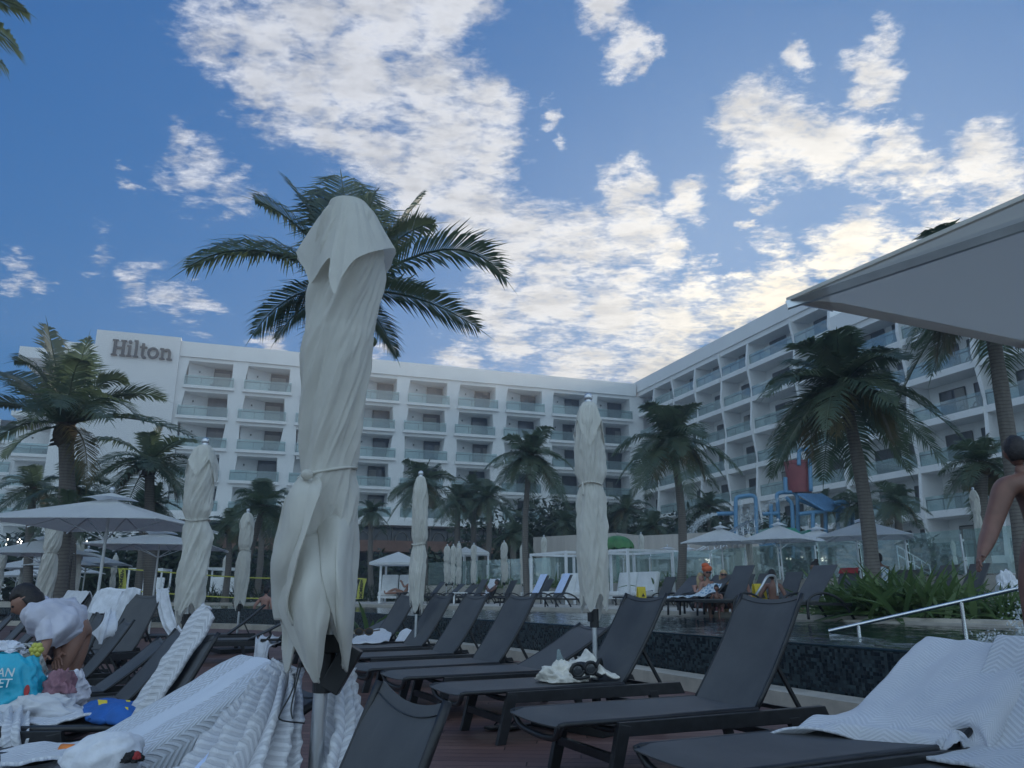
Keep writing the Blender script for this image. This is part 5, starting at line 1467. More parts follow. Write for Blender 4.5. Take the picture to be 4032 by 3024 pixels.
# leafy dark mass under the palms
def leafy(label, pts, seed, n, rad, hgt, mat='dark_leaf', sz=.16):
    rg = random.Random(seed); c = sum((V(p) for p in pts), V((0, 0, 0)))/len(pts)
    o = empty('shrub', c, 0, label, 'shrub', 'dark leafy shrubs')
    g = G()
    lobes = [(V(pts[rg.randrange(len(pts))])+V((rg.gauss(0, rad*.8), rg.gauss(0, rad*.5), hgt*rg.uniform(.25, .8))), rad*rg.uniform(.45, .9)) for _ in range(len(pts)*5)]
    for k in range(n):
        q, r = lobes[rg.randrange(len(lobes))]
        d = V((rg.gauss(0, 1), rg.gauss(0, 1), rg.gauss(0, 1))).normalized()
        p = q+d*r*rg.uniform(.6, 1.05); p.z = max(p.z, c.z)
        a = V((rg.gauss(0, 1), rg.gauss(0, 1), rg.gauss(0, .6))).normalized(); b = a.cross(d)
        if b.length < .1: continue
        b.normalize(); s = sz*rg.uniform(.6, 1.4)
        g.add([p-a*s, p+b*s*.35, p+a*s, p-b*s*.35], [(0, 1, 2, 3)])
    g.build('foliage', mat, o, False, True, fixn=False)
    g = G()
    for p in pts: g.tube([V(p), V(p)+V((rg.gauss(0, .2), 0, hgt*.7))], [.09, .03], 6)
    g.build('stem', 'fibre', o, False, True); return o
def row(x0, x1, Y, z, n): 
    d0, d1 = ray(x0, 2300), ray(x1, 2300); return [V((lerp(d0.x/d0.y, d1.x/d1.y, t/(n-1))*Y, Y, z)) for t in range(n)]
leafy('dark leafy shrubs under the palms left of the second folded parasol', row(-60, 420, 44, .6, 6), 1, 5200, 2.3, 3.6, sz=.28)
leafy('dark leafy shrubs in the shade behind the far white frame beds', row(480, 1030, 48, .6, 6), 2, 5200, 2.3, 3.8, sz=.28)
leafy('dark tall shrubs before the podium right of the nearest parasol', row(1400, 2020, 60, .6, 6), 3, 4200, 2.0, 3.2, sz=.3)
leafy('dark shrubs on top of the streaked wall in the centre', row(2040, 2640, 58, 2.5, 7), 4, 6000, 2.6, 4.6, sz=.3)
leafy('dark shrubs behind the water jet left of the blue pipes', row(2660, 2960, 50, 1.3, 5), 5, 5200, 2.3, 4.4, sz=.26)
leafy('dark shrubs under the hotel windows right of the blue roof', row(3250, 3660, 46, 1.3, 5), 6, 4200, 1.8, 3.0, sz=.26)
# ------------------------------------------------------------------ towels, bags, small things
def RA(a): return R(round(math.degrees(a)/4)*4)
def px(x, y, Y): return atY(x, y, Y)
TW = 'white pool towels'
def towel(label, rows, mat='towel_zig', group=TW, name='towel', cat='towel', **k):
    o = sheet(name, rows, mat, **k); return tag(o, label, cat, group)
def on_back(o, a, ds, y0, y1, off=.022, n=4):
    a = RA(a); return [[back_pt(o, a, d, lerp(y0, y1, i/(n-1)), off) for i in range(n)] for d in ds]
o = LR_[0]; a = RA(R(30))
rows = on_back(o, a, (.86, .62, .38, .16), .34, -.34, .03)
rows += [[at_local(o, SEAT-.02, .33, .43), at_local(o, SEAT+.02, .1, .42), at_local(o, SEAT+.04, -.1, .40), at_local(o, SEAT+.10, -.32, .40)],
         [at_local(o, SEAT-.22, .31, .395), at_local(o, SEAT-.16, .1, .40), at_local(o, SEAT-.08, -.1, .395), at_local(o, SEAT+.0, -.31, .395)],
         [at_local(o, SEAT-.42, .29, .385), at_local(o, SEAT-.33, .12, .395), at_local(o, SEAT-.20, -.08, .385), at_local(o, SEAT-.08, -.30, .385)],
         [at_local(o, SEAT-.60, .27, .380), at_local(o, SEAT-.42, .10, .380), at_local(o, SEAT-.27, -.08, .380), at_local(o, SEAT-.14, -.30, .378)]]
rows.insert(0, [back_pt(o, a, .80, lerp(.34, -.34, i/3), -.06) for i in range(4)])
for r_ in rows[:6]: e_ = r_[-1]; r_[-1] = e_+wd*.02; r_.append(e_-wd*.05+V((0, 0, -.05))); r_.append(e_-wd*.05+V((0, 0, -.17)))
for r_ in rows[6:]: e_ = r_[-1]; r_.append(e_-wd*.03+V((0, 0, -.003))); r_.append(e_-wd*.05+V((0, 0, -.02)))
towel('white zigzag towel spread over the half raised lounger back at the lower right', rows, 'towel_fine', nu=60, nv=80, wr=.010, ws=5, seed=2, th=.012,
      disp=lambda u, v: .020*sstep(.30, .8, v)*(sin(15*v+6*u+2*sin(4*u))+.6*sin(33*v-9*u+3*sin(5*v)))+.012*(1-abs(noise.noise(V((u*3+v*2, v*4, 4))))*2.6))
o = Rm1; a = RA(aRm1)
rows = on_back(o, a, (.88, .6, .3, .05), .36, -.36, .035)
rows.insert(0, [back_pt(o, a, .84, lerp(.36, -.36, i/3), -.08) for i in range(4)])
rows.append([at_local(o, SEAT-.15, lerp(.38, -.34, i/3), .40) for i in range(4)]); rows.append([at_local(o, SEAT-.5, lerp(.38, -.34, i/3), .39) for i in range(4)])
towel('thick white zigzag towel cut by the right edge at the bottom', rows, 'towel_zig', nu=50, nv=60, wr=.010, ws=6, seed=4, th=.016)
# rolled towel along the lounger back
o, a = LF['e']; a = RA(a)
rows = on_back(o, a, (.92, .88, .7, .5, .3, .1, -.08), .30, -.10, .05, 6)
for j, r in enumerate(rows):
    for i, p in enumerate(r): p.z += .06*sin(pi*i/5)
towel('long rolled zigzag towel lying up along a lounger back at the left', rows, 'towel_plush', nu=60, nv=70, wr=.012, ws=7, seed=6, th=.02,
      disp=lambda u, v: .045*(abs(sin(2.5*pi*u+.5*v))**.6)-.02)
o, a = LF['f']; a = RA(a)
rows = [[back_pt(o, a, .78, lerp(.34, -.34, i/3), -.10) for i in range(4)]]+on_back(o, a, (.885, .6, .3, .0), .34, -.34, .03)+[[at_local(o, x_, lerp(.36, -.36, i/3), .41) for i in range(4)] for x_ in (SEAT-.3, SEAT-.8)]
for r_ in rows: e_ = r_[-1]; r_.append(e_-wd*.05+V((0, 0, -.06))); r_.append(e_-wd*.06+V((0, 0, -.30)))
towel('white towel with dark zigzag bands and a plain middle stripe, left of the nearest parasol', rows, 'towel_band', nu=50, nv=70, wr=.008, ws=6, seed=8, th=.014)
fold = lambda n, amp: (lambda u, v: amp*(abs(sin(n*pi*u+.8*sin(3*v)))**.7-.5))
towel('bunched plush towel hanging in folds left of the nearest parasol pole', [[px(1092, 2632, 3.2), px(1130, 2628, 3.05), px(1172, 2632, 3.0)], [px(1012, 2690, 3.1), px(1088, 2690, 2.98), px(1176, 2690, 2.98)], [px(860, 2850, 2.95), px(1030, 2840, 2.75), px(1170, 2840, 2.86)], [px(640, 3100, 2.75), px(900, 3090, 2.5), px(1150, 3080, 2.7)]], 'towel_plush', nu=110, nv=60, wr=.012, ws=7, seed=9, th=.016, disp=fold(6, .075))
towel('bunched plush towel hanging in folds right of the nearest parasol pole', [[px(1296, 2640, 3.05), px(1335, 2624, 3.0), px(1372, 2645, 3.05)], [px(1285, 2760, 3.0), px(1345, 2750, 2.92), px(1400, 2770, 3.0)], [px(1275, 2880, 2.95), px(1345, 2870, 2.85), px(1424, 2850, 2.95)], [px(1262, 3070, 2.85), px(1300, 3070, 2.72), px(1350, 3070, 2.85)]], 'towel_plush', nu=60, nv=50, wr=.012, ws=7, seed=10, th=.016, disp=fold(4, .05))
towel('pale blue towel edge showing under the bunched towel at the bottom', [[px(900, 2890, 2.86), px(925, 2880, 2.86)], [px(800, 3000, 2.72), px(860, 2990, 2.72)], [px(730, 3080, 2.62), px(830, 3080, 2.62)]], 'towel_blue', nu=16, nv=20, wr=.01, seed=11)
# left groups
towel('white pennant shaped towel hanging from a lounger back in the left row', [[px(418, 2412, 6.9), px(436, 2398, 6.9), px(452, 2410, 6.95)], [px(384, 2462, 6.8), px(420, 2462, 6.75), px(455, 2462, 6.85)], [px(361, 2494, 6.8), px(396, 2538, 6.7), px(432, 2500, 6.8)]], 'towel_plain', nu=26, nv=26, wr=.02, ws=5, seed=12, disp=fold(2, .05))
def px_towel(label, rows, Y, **k): return towel(label, [[px(x, y, Y+d) for x, y, d in r] for r in rows], **k)
def drape(label, key, ds, y0, y1, **k):
    o, a = BK[key]
    rows = [[back_pt(o, a, .80, lerp(y0, y1, i/3), -.09) for i in range(4)]]+[[back_pt(o, a, d, lerp(y0, y1, i/3), .03) for i in range(4)] for d in ds]
    rows.insert(0, [p+V((0, 0, -.22)) for p in rows[0]])
    return towel(label, rows, 'towel_plain', nu=26, nv=34, wr=.022, ws=6, **k)
drape('white towel folded over the top of a lounger back left of the yellow banner', 'k1', (.88, .76, .60, .50), .33, -.33, seed=13)
o, a = BK['k1']; e_ = back_pt(o, a, .86, .33, .0)
towel('thin end of a white towel hanging at the left of the same lounger back', [[e_+V((-.05, -.03, .0)), e_+V((.06, -.03, .02))], [e_+V((-.12, -.06, -.22)), e_+V((.05, -.06, -.22))], [e_+V((-.16, -.06, -.50)), e_+V((-.02, -.06, -.47))]], 'towel_plain', nu=14, nv=22, wr=.025, seed=14)
o, a = BK['k2']; e_ = back_pt(o, a, .88, .33, .0); f_ = back_pt(o, a, .88, -.33, .0)
towel('long white towel hanging from the left corner of a lounger back', [[e_+V((-.12, -.04, -.02)), e_+V((.0, -.05, .03)), e_+V((.14, -.04, .0))], [e_+V((-.20, -.07, -.30)), e_+V((-.04, -.10, -.28)), e_+V((.12, -.08, -.34))], [e_+V((-.26, -.08, -.62)), e_+V((.0, -.12, -.60)), e_+V((.22, -.08, -.66))]], 'towel_plain', nu=26, nv=28, wr=.02, seed=15, disp=fold(3, .05))
towel('long white towel trailing down from the right corner of a lounger back', [[f_+V((-.10, -.03, .0)), f_+V((.06, -.05, .02))], [f_+V((-.04, -.08, -.25)), f_+V((.14, -.09, -.22))], [f_+V((.10, -.12, -.50)), f_+V((.28, -.12, -.46))], [f_+V((.26, -.15, -.66)), f_+V((.46, -.15, -.62))]], 'towel_plain', nu=18, nv=32, wr=.02, seed=16, disp=fold(2, .045))
drape('pale towel draped over a lounger back behind the bending woman', 'k3', (.88, .74, .56, .42), .30, -.30, seed=17)
px_towel('small white towel bundled on a seat at the far left row', [[(352, 2362, .2), (368, 2360, .2), (378, 2364, .2)], [(352, 2376, 0), (366, 2372, 0), (380, 2372, 0)], [(356, 2390, 0), (366, 2386, 0), (372, 2380, 0)]], 13, mat='towel_plain', nu=16, nv=16, wr=.03, seed=18)
o, a = BK['k5']
towel('striped white towel hanging over the foot of a lounger on the open deck', [[px(1008, 2512, 12.3), px(1050, 2502, 12.6), px(1108, 2504, 12.8)], [px(1004, 2528, 12.0), px(1045, 2518, 12.0), px(1104, 2524, 12.2)], [px(1000, 2570, 11.9), px(1040, 2560, 11.85), px(1060, 2550, 11.9)], [px(994, 2608, 11.8), px(1028, 2602, 11.8), px(1052, 2600, 11.8)]], 'towel_fine', nu=30, nv=30, wr=.02, seed=19, disp=fold(3, .05))
towel('white towel fallen on the deck boards beside the lounger foot', [[atZ(938, 2602, .06), atZ(962, 2592, .08), atZ(1002, 2588, .05)], [atZ(936, 2610, .04), atZ(960, 2604, .10), atZ(1004, 2600, .06)], [atZ(944, 2616, .02), atZ(966, 2614, .04), atZ(1000, 2612, .02)]], 'towel_plain', nu=20, nv=16, wr=.02, seed=20)
towel('white towel spread on the last lounger by the tiled wall, sunglasses on top', [[px(1384, 2520, 11.6), px(1420, 2500, 12.4), px(1500, 2472, 12.8)], [px(1386, 2530, 11.2), px(1450, 2516, 11.6), px(1540, 2490, 12.2)], [px(1390, 2536, 11.0), px(1470, 2530, 11.0), px(1530, 2526, 11.2)]], 'towel_fine', nu=30, nv=24, wr=.03, ws=5, seed=21)
towel('white zigzag towel corner hanging behind the last steep lounger', [[px(1575, 2490, 12.0), px(1600, 2474, 12.0), px(1628, 2482, 12.0)], [px(1555, 2526, 11.8), px(1595, 2524, 11.8), px(1618, 2520, 11.8)]], 'towel_fine', nu=20, nv=16, wr=.02, seed=22)
sg_ = empty('sunglasses', px(1432, 2508, 11.2), 0, 'brown sunglasses on the white towel by the tiled wall', 'sunglasses')
g = G(); 
for dx in (-.07, .07): g.tube([(dx+.055*cos(t*pi/6), 0, .07+.045*sin(t*pi/6)) for t in range(13)], .010, 5); 
g.tube([(-.02, 0, .085), (.02, 0, .085)], .010, 5); g.tube([(.13, 0, .08), (.2, .12, .09)], .010, 5); g.tube([(-.13, 0, .08), (-.1, .14, .1)], .010, 5); g.build('frame', 'fibre', sg_, True)
g = G(); g.ell((-.07, 0, .07), (.05, .006, .04)); g.ell((.07, 0, .07), (.05, .006, .04)); g.build('lens', 'black_plastic', sg_, True)
sd_ = empty('sandals', px(1074, 2528, 12.0), 0, 'pair of black sandals on the towel at the lounger foot', 'sandals')
for k in (0, 1):
    g = G(); g.box((.16*k-.05, .05*k, .03), (.26, .10, .035), Matrix.Rotation(.3-.9*k, 3, 'Z')); g.tube([(.16*k-.08, .05*k-.05, .04), (.16*k-.03, .05*k, .11), (.16*k-.08, .05*k+.06, .04)], .014, 6); g.build('sandal', 'black_plastic', sd_, bevel=.006)
def crumple(label, c, sz, seed, mat, name='towel', cat='towel', group=None, rz=0., f=2.3, amp=.35, spike=0.):
    g = G(); n, m = 96, 40; vs = []; fs = []
    rt = Matrix.Rotation(rz, 3, 'Z')
    for j in range(m+1):
        ph = pi/2*j/m
        for i in range(n):
            th = 2*pi*i/n
            p = V((cos(th)*sin(ph), sin(th)*sin(ph), cos(ph)))
            r = 1+amp*(.55-1.9*abs(noise.noise(p*f*.62+V((seed, 0, 0)))))+amp*.42*(.5-2.0*abs(noise.noise(p*f*1.25+V((0, seed, 0)))))
            r += amp*.12*(.5-2*abs(noise.noise(p*f*2.6+V((0, 0, seed)))))
            vs.append(V(c)+rt @ V((p.x*r*sz[0], p.y*r*sz[1], max(0, p.z*r)*sz[2]+spike*max(0, noise.noise(p*3+V((seed, seed, 0))))*sz[2])))
    for j in range(m):
        for i in range(n):
            a_, b_ = j*n+i, j*n+(i+1) % n; fs.append((a_, a_+n, b_+n, b_))
    fs.append(tuple(m*n+i for i in range(n)))
    g.add(vs, fs); o = g.build(name, mat, None, True)
    return tag(o, label, cat, group)
o2 = LR_[2]; p_ = at_local(o2, 1.02, -.02, .372)
crumple('crumpled cream towel heap on a dark seat, left of the black goggles', p_, (.19, .15, .13), 3, 'towel_cream', rz=HR)
towel('folded cream towel draped on the dark seat, right of the black goggles', [[at_local(o2, 1.10, .22, .40), at_local(o2, 1.25, .24, .50), at_local(o2, 1.36, .2, .52), at_local(o2, 1.42, .2, .42)], [at_local(o2, 1.10, .05, .40), at_local(o2, 1.24, .05, .52), at_local(o2, 1.33, .05, .58), at_local(o2, 1.42, .05, .42)], [at_local(o2, 1.06, -.16, .385), at_local(o2, 1.20, -.18, .41), at_local(o2, 1.32, -.2, .43), at_local(o2, 1.42, -.24, .385)]], 'towel_cream', nu=40, nv=30, wr=.02, ws=9, seed=24, disp=fold(3, .03))
gg_ = empty('swim_goggles', at_local(o2, 1.17, -.13, .41), HR, 'black diving goggles and straps between cream towels on a dark seat', 'goggles')
g = G()
for dx, dz, rr in ((-.09, .05, .055), (.03, .06, .055)): g.tube([(dx+rr*cos(t*pi/8), -.03+.01*t % 2*0, dz+rr*.85*sin(t*pi/8)) for t in range(17)], .014, 6)
g.tube(spline([(.08, -.02, .06), (.15, .02, .12), (.18, .05, .05), (.12, -.04, .0), (.06, -.06, .02)], 20), .016, 6); g.tube(spline([(-.14, -.02, .04), (-.2, .02, .0), (-.1, -.05, -.01), (.0, -.06, .0)], 16), .014, 6)
g.ell((-.03, .02, .05), (.09, .05, .06)); g.build('frame', 'black_plastic', gg_, True)
g = G(); g.ell((-.09, -.03, .05), (.05, .008, .04)); g.ell((.03, -.03, .06), (.05, .008, .042)); g.build('lens', 'glass_dark', gg_, True)
sn = empty('snorkel', at_local(o2, 1.08, .12, .48), HR, 'clear plastic bottle top sticking up behind the cream towel heap', 'bottle')
g = G(); g.tube([(0, 0, -.1), (0, 0, .04), (-.01, 0, .08), (-.012, 0, .12)], [.034, .034, .02, .014], 12); g.build('bottle', 'glass_rail', sn, True)
sn.name = 'plastic_bottle'
# lower left: lounger i carries bags and towels
oi, ai = LF['i']
def li(x, y, z=0.): return at_local(oi, x, y, .372+z)
# x grows to the left of the picture (head out of frame); y<0 is far side here
towel('white zigzag towel knotted on the lower left seat and hanging over its edge', [[px(-40, 2800, 4.75), px(40, 2786, 4.8), px(110, 2800, 4.75)], [px(-40, 2830, 4.5), px(40, 2822, 4.42), px(112, 2834, 4.46)], [px(-45, 2900, 4.35), px(30, 2900, 4.3), px(112, 2890, 4.36)], [px(-50, 2955, 4.32), px(30, 2955, 4.28), px(106, 2945, 4.33)]], 'towel_zig', nu=50, nv=40, wr=.02, ws=6, seed=30, disp=fold(4, .04), th=.014)
crumple('heaped white towel on the lower left seat in front of the turquoise bag', px(150, 2815, 4.72), (.22, .12, .10), 7, 'towel_plush', rz=.1)
towel('long white towel stretched across the lower left seat toward the blue bag', [[px(100, 2812, 4.75), px(220, 2806, 4.85), px(330, 2782, 4.9), px(382, 2768, 4.95)], [px(100, 2838, 4.55), px(220, 2836, 4.55), px(340, 2808, 4.6), px(436, 2790, 4.65)], [px(110, 2848, 4.46), px(220, 2846, 4.44), px(330, 2824, 4.46), px(430, 2812, 4.5)]], 'towel_zig', nu=60, nv=24, wr=.016, ws=8, seed=31)
towel('long white zigzag towel lying on the bottom left lounger', [[px(0, 2962, 3.75), px(130, 2936, 3.8), px(260, 2926, 3.8), px(420, 2920, 3.75)], [px(4, 2986, 3.5), px(130, 2964, 3.5), px(260, 2950, 3.5), px(420, 2948, 3.5)], [px(0, 3010, 3.22), px(120, 2998, 3.2), px(240, 2994, 3.2), px(380, 2990, 3.2)]], 'towel_zig', nu=60, nv=30, wr=.014, ws=7, seed=32, th=.014)
def bag(label, c, sz, seed, mat, handle=None, name='bag', cat='bag', rz=0., lean=0., amp=.16):
    """soft bag: bulging box with creases, open crumpled mouth"""
    o = empty(name, c, rz, label, cat)
    g = G(); n, m = 80, 40; vs = []; fs = []
    for j in range(m+1):
        t = j/m
        for i in range(n):
            th = 2*pi*i/n; cs, sn_ = cos(th), sin(th)
            e = 1/max(abs(cs)**3+abs(sn_)**3, 1e-5)**(1/3)
            w = interp([(0, .86), (.1, 1.0), (.5, 1.04), (.85, .86), (1, .70)], t)
            p = V((cs*e*w, sn_*e*w*interp([(0, 1), (.6, .95), (1, .35)], t), t))
            d = amp*(1-2.4*abs(noise.noise(V((cs*1.6, sn_*1.6, t*2.2+seed)))))+amp*.5*(1-3*abs(noise.noise(V((cs*4, sn_*4, t*5+seed)))))
            topz = .10*noise.noise(V((cs*2, sn_*2, seed)))*t+.10*t*cs*lean
            vs.append((p.x*sz[0]/2*(1+d*.6)+lean*t*.1, p.y*sz[1]/2*(1+d*.9), (t+topz)*sz[2]))
    for j in range(m):
        for i in range(n):
            a_, b_ = j*n+i, j*n+(i+1) % n; fs.append((a_, b_, b_+n, a_+n))
    fs.append(tuple(range(n))); 
    g.add(vs, fs); g.build('bag_body', mat, o, True)
    if handle:
        for yy in (-.03, .04):
            g = G(); h = handle
            g.tube(spline([(-h, yy, sz[2]*.92), (-h*.8, yy-.02, sz[2]*1.18), (0, yy-.03, sz[2]*1.26), (h*.8, yy-.02, sz[2]*1.16), (h, yy, sz[2]*.92)], 16), .012, 6, True, .5); g.build('handle', mat, o, True)
    return o
pb = px(70, 2822, 4.75)
tb = bag('turquoise carrier bag with white lettering on the lower left seat', (px(40, 2700, 4.75).x, 4.78, .385), (.34, .20, .32), 3, 'bag_turq', None, rz=.1, lean=-.6, amp=.24)
def text_obj(parent, txt, loc, rot, size, mat, name='lettering', shear=0., ext=.002, al='LEFT', spacing=1.0, bold=0.):
    c = bpy.data.curves.new(name, 'FONT'); c.body = txt; c.size = size; c.extrude = ext; c.shear = shear; c.align_x = al; c.space_character = spacing; c.space_line = .85
    c.offset = bold; t = bpy.data.objects.new(name, c); COL.objects.link(t)
    dg = bpy.context.evaluated_depsgraph_get(); me = bpy.data.meshes.new_from_object(t.evaluated_get(dg)); bpy.data.objects.remove(t)
    me.materials.clear(); me.materials.append(MATS[mat])
    o = bpy.data.objects.new(name, me); o.location = loc; o.rotation_euler = rot; return link(o, parent)
text_obj(tb, 'BAN\nNET', (-.075, -.135, .205), (R(90), 0, R(-3)), .068, 'ink_white', shear=.15)
g = G(); g.ell((.128, -.105, .125), (.016, .006, .032)); g.build('round_print', 'cloth_red', tb, True)
bag('crumpled grey plastic bag behind the turquoise bag', (px(108, 2600, 5.75).x, 5.75, .40), (.20, .18, .24), 5, 'bag_grey', .05, amp=.3)
wb_ = bag('white plastic bag spilling dark pink clothes beside the turquoise bag', (px(238, 2700, 4.95).x, 4.95, .375), (.24, .2, .22), 9, 'bag_white', None, rz=-.3, lean=.4, amp=.3)
crumple('dark pink crumpled clothes in the mouth of the white plastic bag', px(232, 2728, 4.83), (.085, .05, .11), 4, 'mauve', 'clothes', 'clothes', amp=.5)
g = G(); yb = px(145, 2570, 5.6); ob = empty('squeeze_bottle', yb, 0, 'yellow flower shaped bottle cap beside the grey plastic bag', 'toy')
for k in range(6): g.ell((.030*cos(k*pi/3), -.01, .02+.030*sin(k*pi/3)), .022, 8, 6)
g.ell((0, -.02, .02), .02, 8, 6); g.build('flower_cap', 'yellow_lemon', ob, True)
g = G(); g.tube([(0, 0, -.09), (0, 0, -.02)], [.03, .022], 10); g.build('bottle_body', 'cloth_teal', ob, True)
bb = empty('beach_bag', px(430, 2830, 4.55), 0, 'bright blue fabric bag with yellow squares slumped at the seat end', 'bag')
q = sheet('bag_body', [[px(330, 2780, 4.75), px(420, 2756, 4.75), px(480, 2764, 4.75), px(552, 2774, 4.7)], [px(332, 2812, 4.55), px(420, 2792, 4.48), px(490, 2786, 4.46), px(548, 2800, 4.5)], [px(345, 2836, 4.45), px(430, 2836, 4.40), px(490, 2830, 4.38), px(540, 2826, 4.42)], [px(440, 2838, 4.40), px(470, 2850, 4.36), px(500, 2850, 4.36), px(530, 2836, 4.38)], [px(470, 2856, 4.38), px(485, 2872, 4.36), px(495, 2880, 4.36), px(506, 2860, 4.38)]], 'blue_fabric', bb, nu=40, nv=40, wr=.03, ws=7, seed=33, th=.02, world=True)
for cx, cy, s_, yy in ((492, 2798, 26, 4.43), (405, 2772, 34, 4.60), (505, 2766, 16, 4.66)):
    q = sheet('yellow_patch', [[px(cx-s_*.6, cy-s_*.5, yy), px(cx+s_*.5, cy-s_*.45, yy)], [px(cx-s_*.4, cy+s_*.6, yy-.03), px(cx+s_*.55, cy+s_*.4, yy-.03)]], 'yellow', bb, nu=8, nv=8, wr=.004, seed=4, th=.006, world=True)
ww = empty('beach_bag', px(400, 2990, 2.85), 0, 'white cloth sack slumped at the bottom left beside a small dark pouch', 'bag')
g = G(); vs = []; n, m = 72, 36
for j in range(m+1):
    ph = pi*j/m
    for i in range(n):
        th = 2*pi*i/n; p = V((sin(ph)*cos(th), sin(ph)*sin(th), cos(ph)))
        r = 1+.10*(1-2.5*abs(noise.noise(p*1.6+V((4, 0, 0)))))+.10*noise.noise(p*4+V((1, 1, 1)))
        vs.append((p.x*r*.125+.03*max(0, p.z), p.y*r*.10, max(-.095, p.z*r*.085)))
fs = [(j*n+i, j*n+n+i, j*n+n+(i+1) % n, j*n+(i+1) % n) for j in range(m) for i in range(n)]
g.add(vs, fs); g.build('sack', 'towel_plain', ww, True)
g = G(); pk = px(270, 2950, 3.5); oc = empty('comb', pk, 0, 'orange plastic tube lying on the bottom left towel', 'bottle')
g.tube([(-.03, 0, .0), (.02, -.01, .0), (.05, -.02, -.004), (.075, -.03, -.006)], [.022, .022, .014, .004], 10); g.build('tube', 'orange_plastic', oc, True); oc.name = 'sunscreen_tube'
crumple('dark bag with a red buckle beside the white sack', px(520, 2998, 2.80), (.030, .03, .028), 8, 'cloth_black', 'pouch', 'bag', amp=.5)
crumple('small red item on the dark pouch at the bottom left', px(538, 2988, 2.75), (.011, .011, .020), 9, 'cloth_red', 'pouch', 'pouch', amp=.4)
for i, (x_, y_, Y_, lb) in enumerate([(20, 2560, 5.6, 'pale towel heap at the left edge behind the grey plastic bag'), (15, 2605, 5.4, 'white towel heap at the left edge left of the grey plastic bag'), (70, 2590, 5.8, 'low white towel heap just behind the grey plastic bag')]):
    c_ = px(x_, y_, Y_); crumple(lb, c_, (.10, .10, .055), 20+i, 'towel_plain', rz=.2*i)
for x_, y_, Y_, lb in ((2480, 2850, 0, 'black flip flops on the deck under the loungers at the centre right'),): pass
ff = empty('flip_flops', atZ(1970, 2872, .0), 0, 'black flip flops on the deck boards under the lounger with goggles', 'sandals')
for k in (0, 1):
    g = G(); g.box((.13*k, .03*k, .02), (.10, .26, .022), Matrix.Rotation(-.9+.2*k, 3, 'Z')); g.tube([(.13*k-.05, .03*k, .03), (.13*k, .03*k+.03, .075), (.13*k+.05, .03*k, .03)], .008, 5); g.build('flip_flop', 'black_plastic', ff, bevel=.008)
# blue towels on the pair of far loungers, towels on others
for key, lb in (('m5', 'blue tinted towel on the right lounger of the pair at the white cabana'), ('m6', 'blue tinted towel on the left lounger of the pair at the white cabana')):
    o = FLB[key]; 
    pts = [[at_local(o, 1.24+cos(R(60))*d-.04, y_, .3+sin(R(60))*d+.03) for y_ in (.22, 0, -.22)] for d in (.82, .5, .12)]
    towel(lb, pts, 'towel_blue', nu=12, nv=16, wr=.006, seed=5)
o = FLB['m11']; pts = [[at_local(o, 1.24+cos(R(60))*d-.05, y_, .3+sin(R(60))*d+.03) for y_ in (.36, 0, -.36)] for d in (.84, .5, .1)]+[[at_local(o, x_, y_, .36) for y_ in (.36, 0, -.36)] for x_ in (1.0, .5)]
towel('white towel behind and under the reading man', pts, 'towel_plain', nu=16, nv=24, wr=.03, seed=6)
o = FLB['m3']; pts = [[at_local(o, x_, y_, z_) for y_ in (.34, 0, -.34)] for x_, z_ in ((1.5, .62), (1.25, .40), (.8, .36), (.2, .34))]
towel('pale patterned towel on the lounger in front of the bathers', pts, 'cloth_pattern', nu=16, nv=24, wr=.04, seed=7)
o = FLB['m22']; pts = [[at_local(o, 1.24+cos(R(60))*d-.05, y_, .3+sin(R(60))*d+.03) for y_ in (.3, 0, -.3)] for d in (.86, .7)]
towel('red towel over the top of a far lounger behind the green bush', pts, 'cloth_red', nu=10, nv=10, wr=.02, seed=8)
crumple('white and red patterned towel bundle on a table at the right edge', atY(3970, 2330, 13.5), (.16, .14, .30), 5, 'towel_plain', amp=.4)
# ------------------------------------------------------------------ people
def skin_mesh(name, nodes, edges, mat, parent, sub=1, root='pelvis', extra=None, shade=True):
    """one continuous body grown over a skeleton"""
    keys = list(nodes); idx = {k: i for i, k in enumerate(keys)}
    me = bpy.data.meshes.new(name); me.from_pydata([tuple(nodes[k][0]) for k in keys], [(idx[a], idx[b]) for a, b in edges], [])
    o = bpy.data.objects.new(name, me); COL.objects.link(o)
    m = o.modifiers.new('s', 'SKIN'); m.use_smooth_shade = True; m.branch_smoothing = .6
    sv = me.skin_vertices[0].data
    for k in keys:
        r = nodes[k][1]; r = r if hasattr(r, '__len__') else (r, r); sv[idx[k]].radius = r; sv[idx[k]].use_root = (k == root)
    if sub: m2 = o.modifiers.new('u', 'SUBSURF'); m2.levels = sub; m2.render_levels = sub
    dg = bpy.context.evaluated_depsgraph_get(); dg.update()
    nm = bpy.data.meshes.new_from_object(o.evaluated_get(dg)); bpy.data.objects.remove(o); bpy.data.meshes.remove(me)
    bm = bmesh.new(); bm.from_mesh(nm)
    if extra:
        for fn in extra: fn(bm)
    for f in bm.faces: f.smooth = True
    bm.to_mesh(nm); bm.free()
    nm.materials.clear(); nm.materials.append(MATS[mat]); nm.name = name
    return link(bpy.data.objects.new(name, nm), parent)
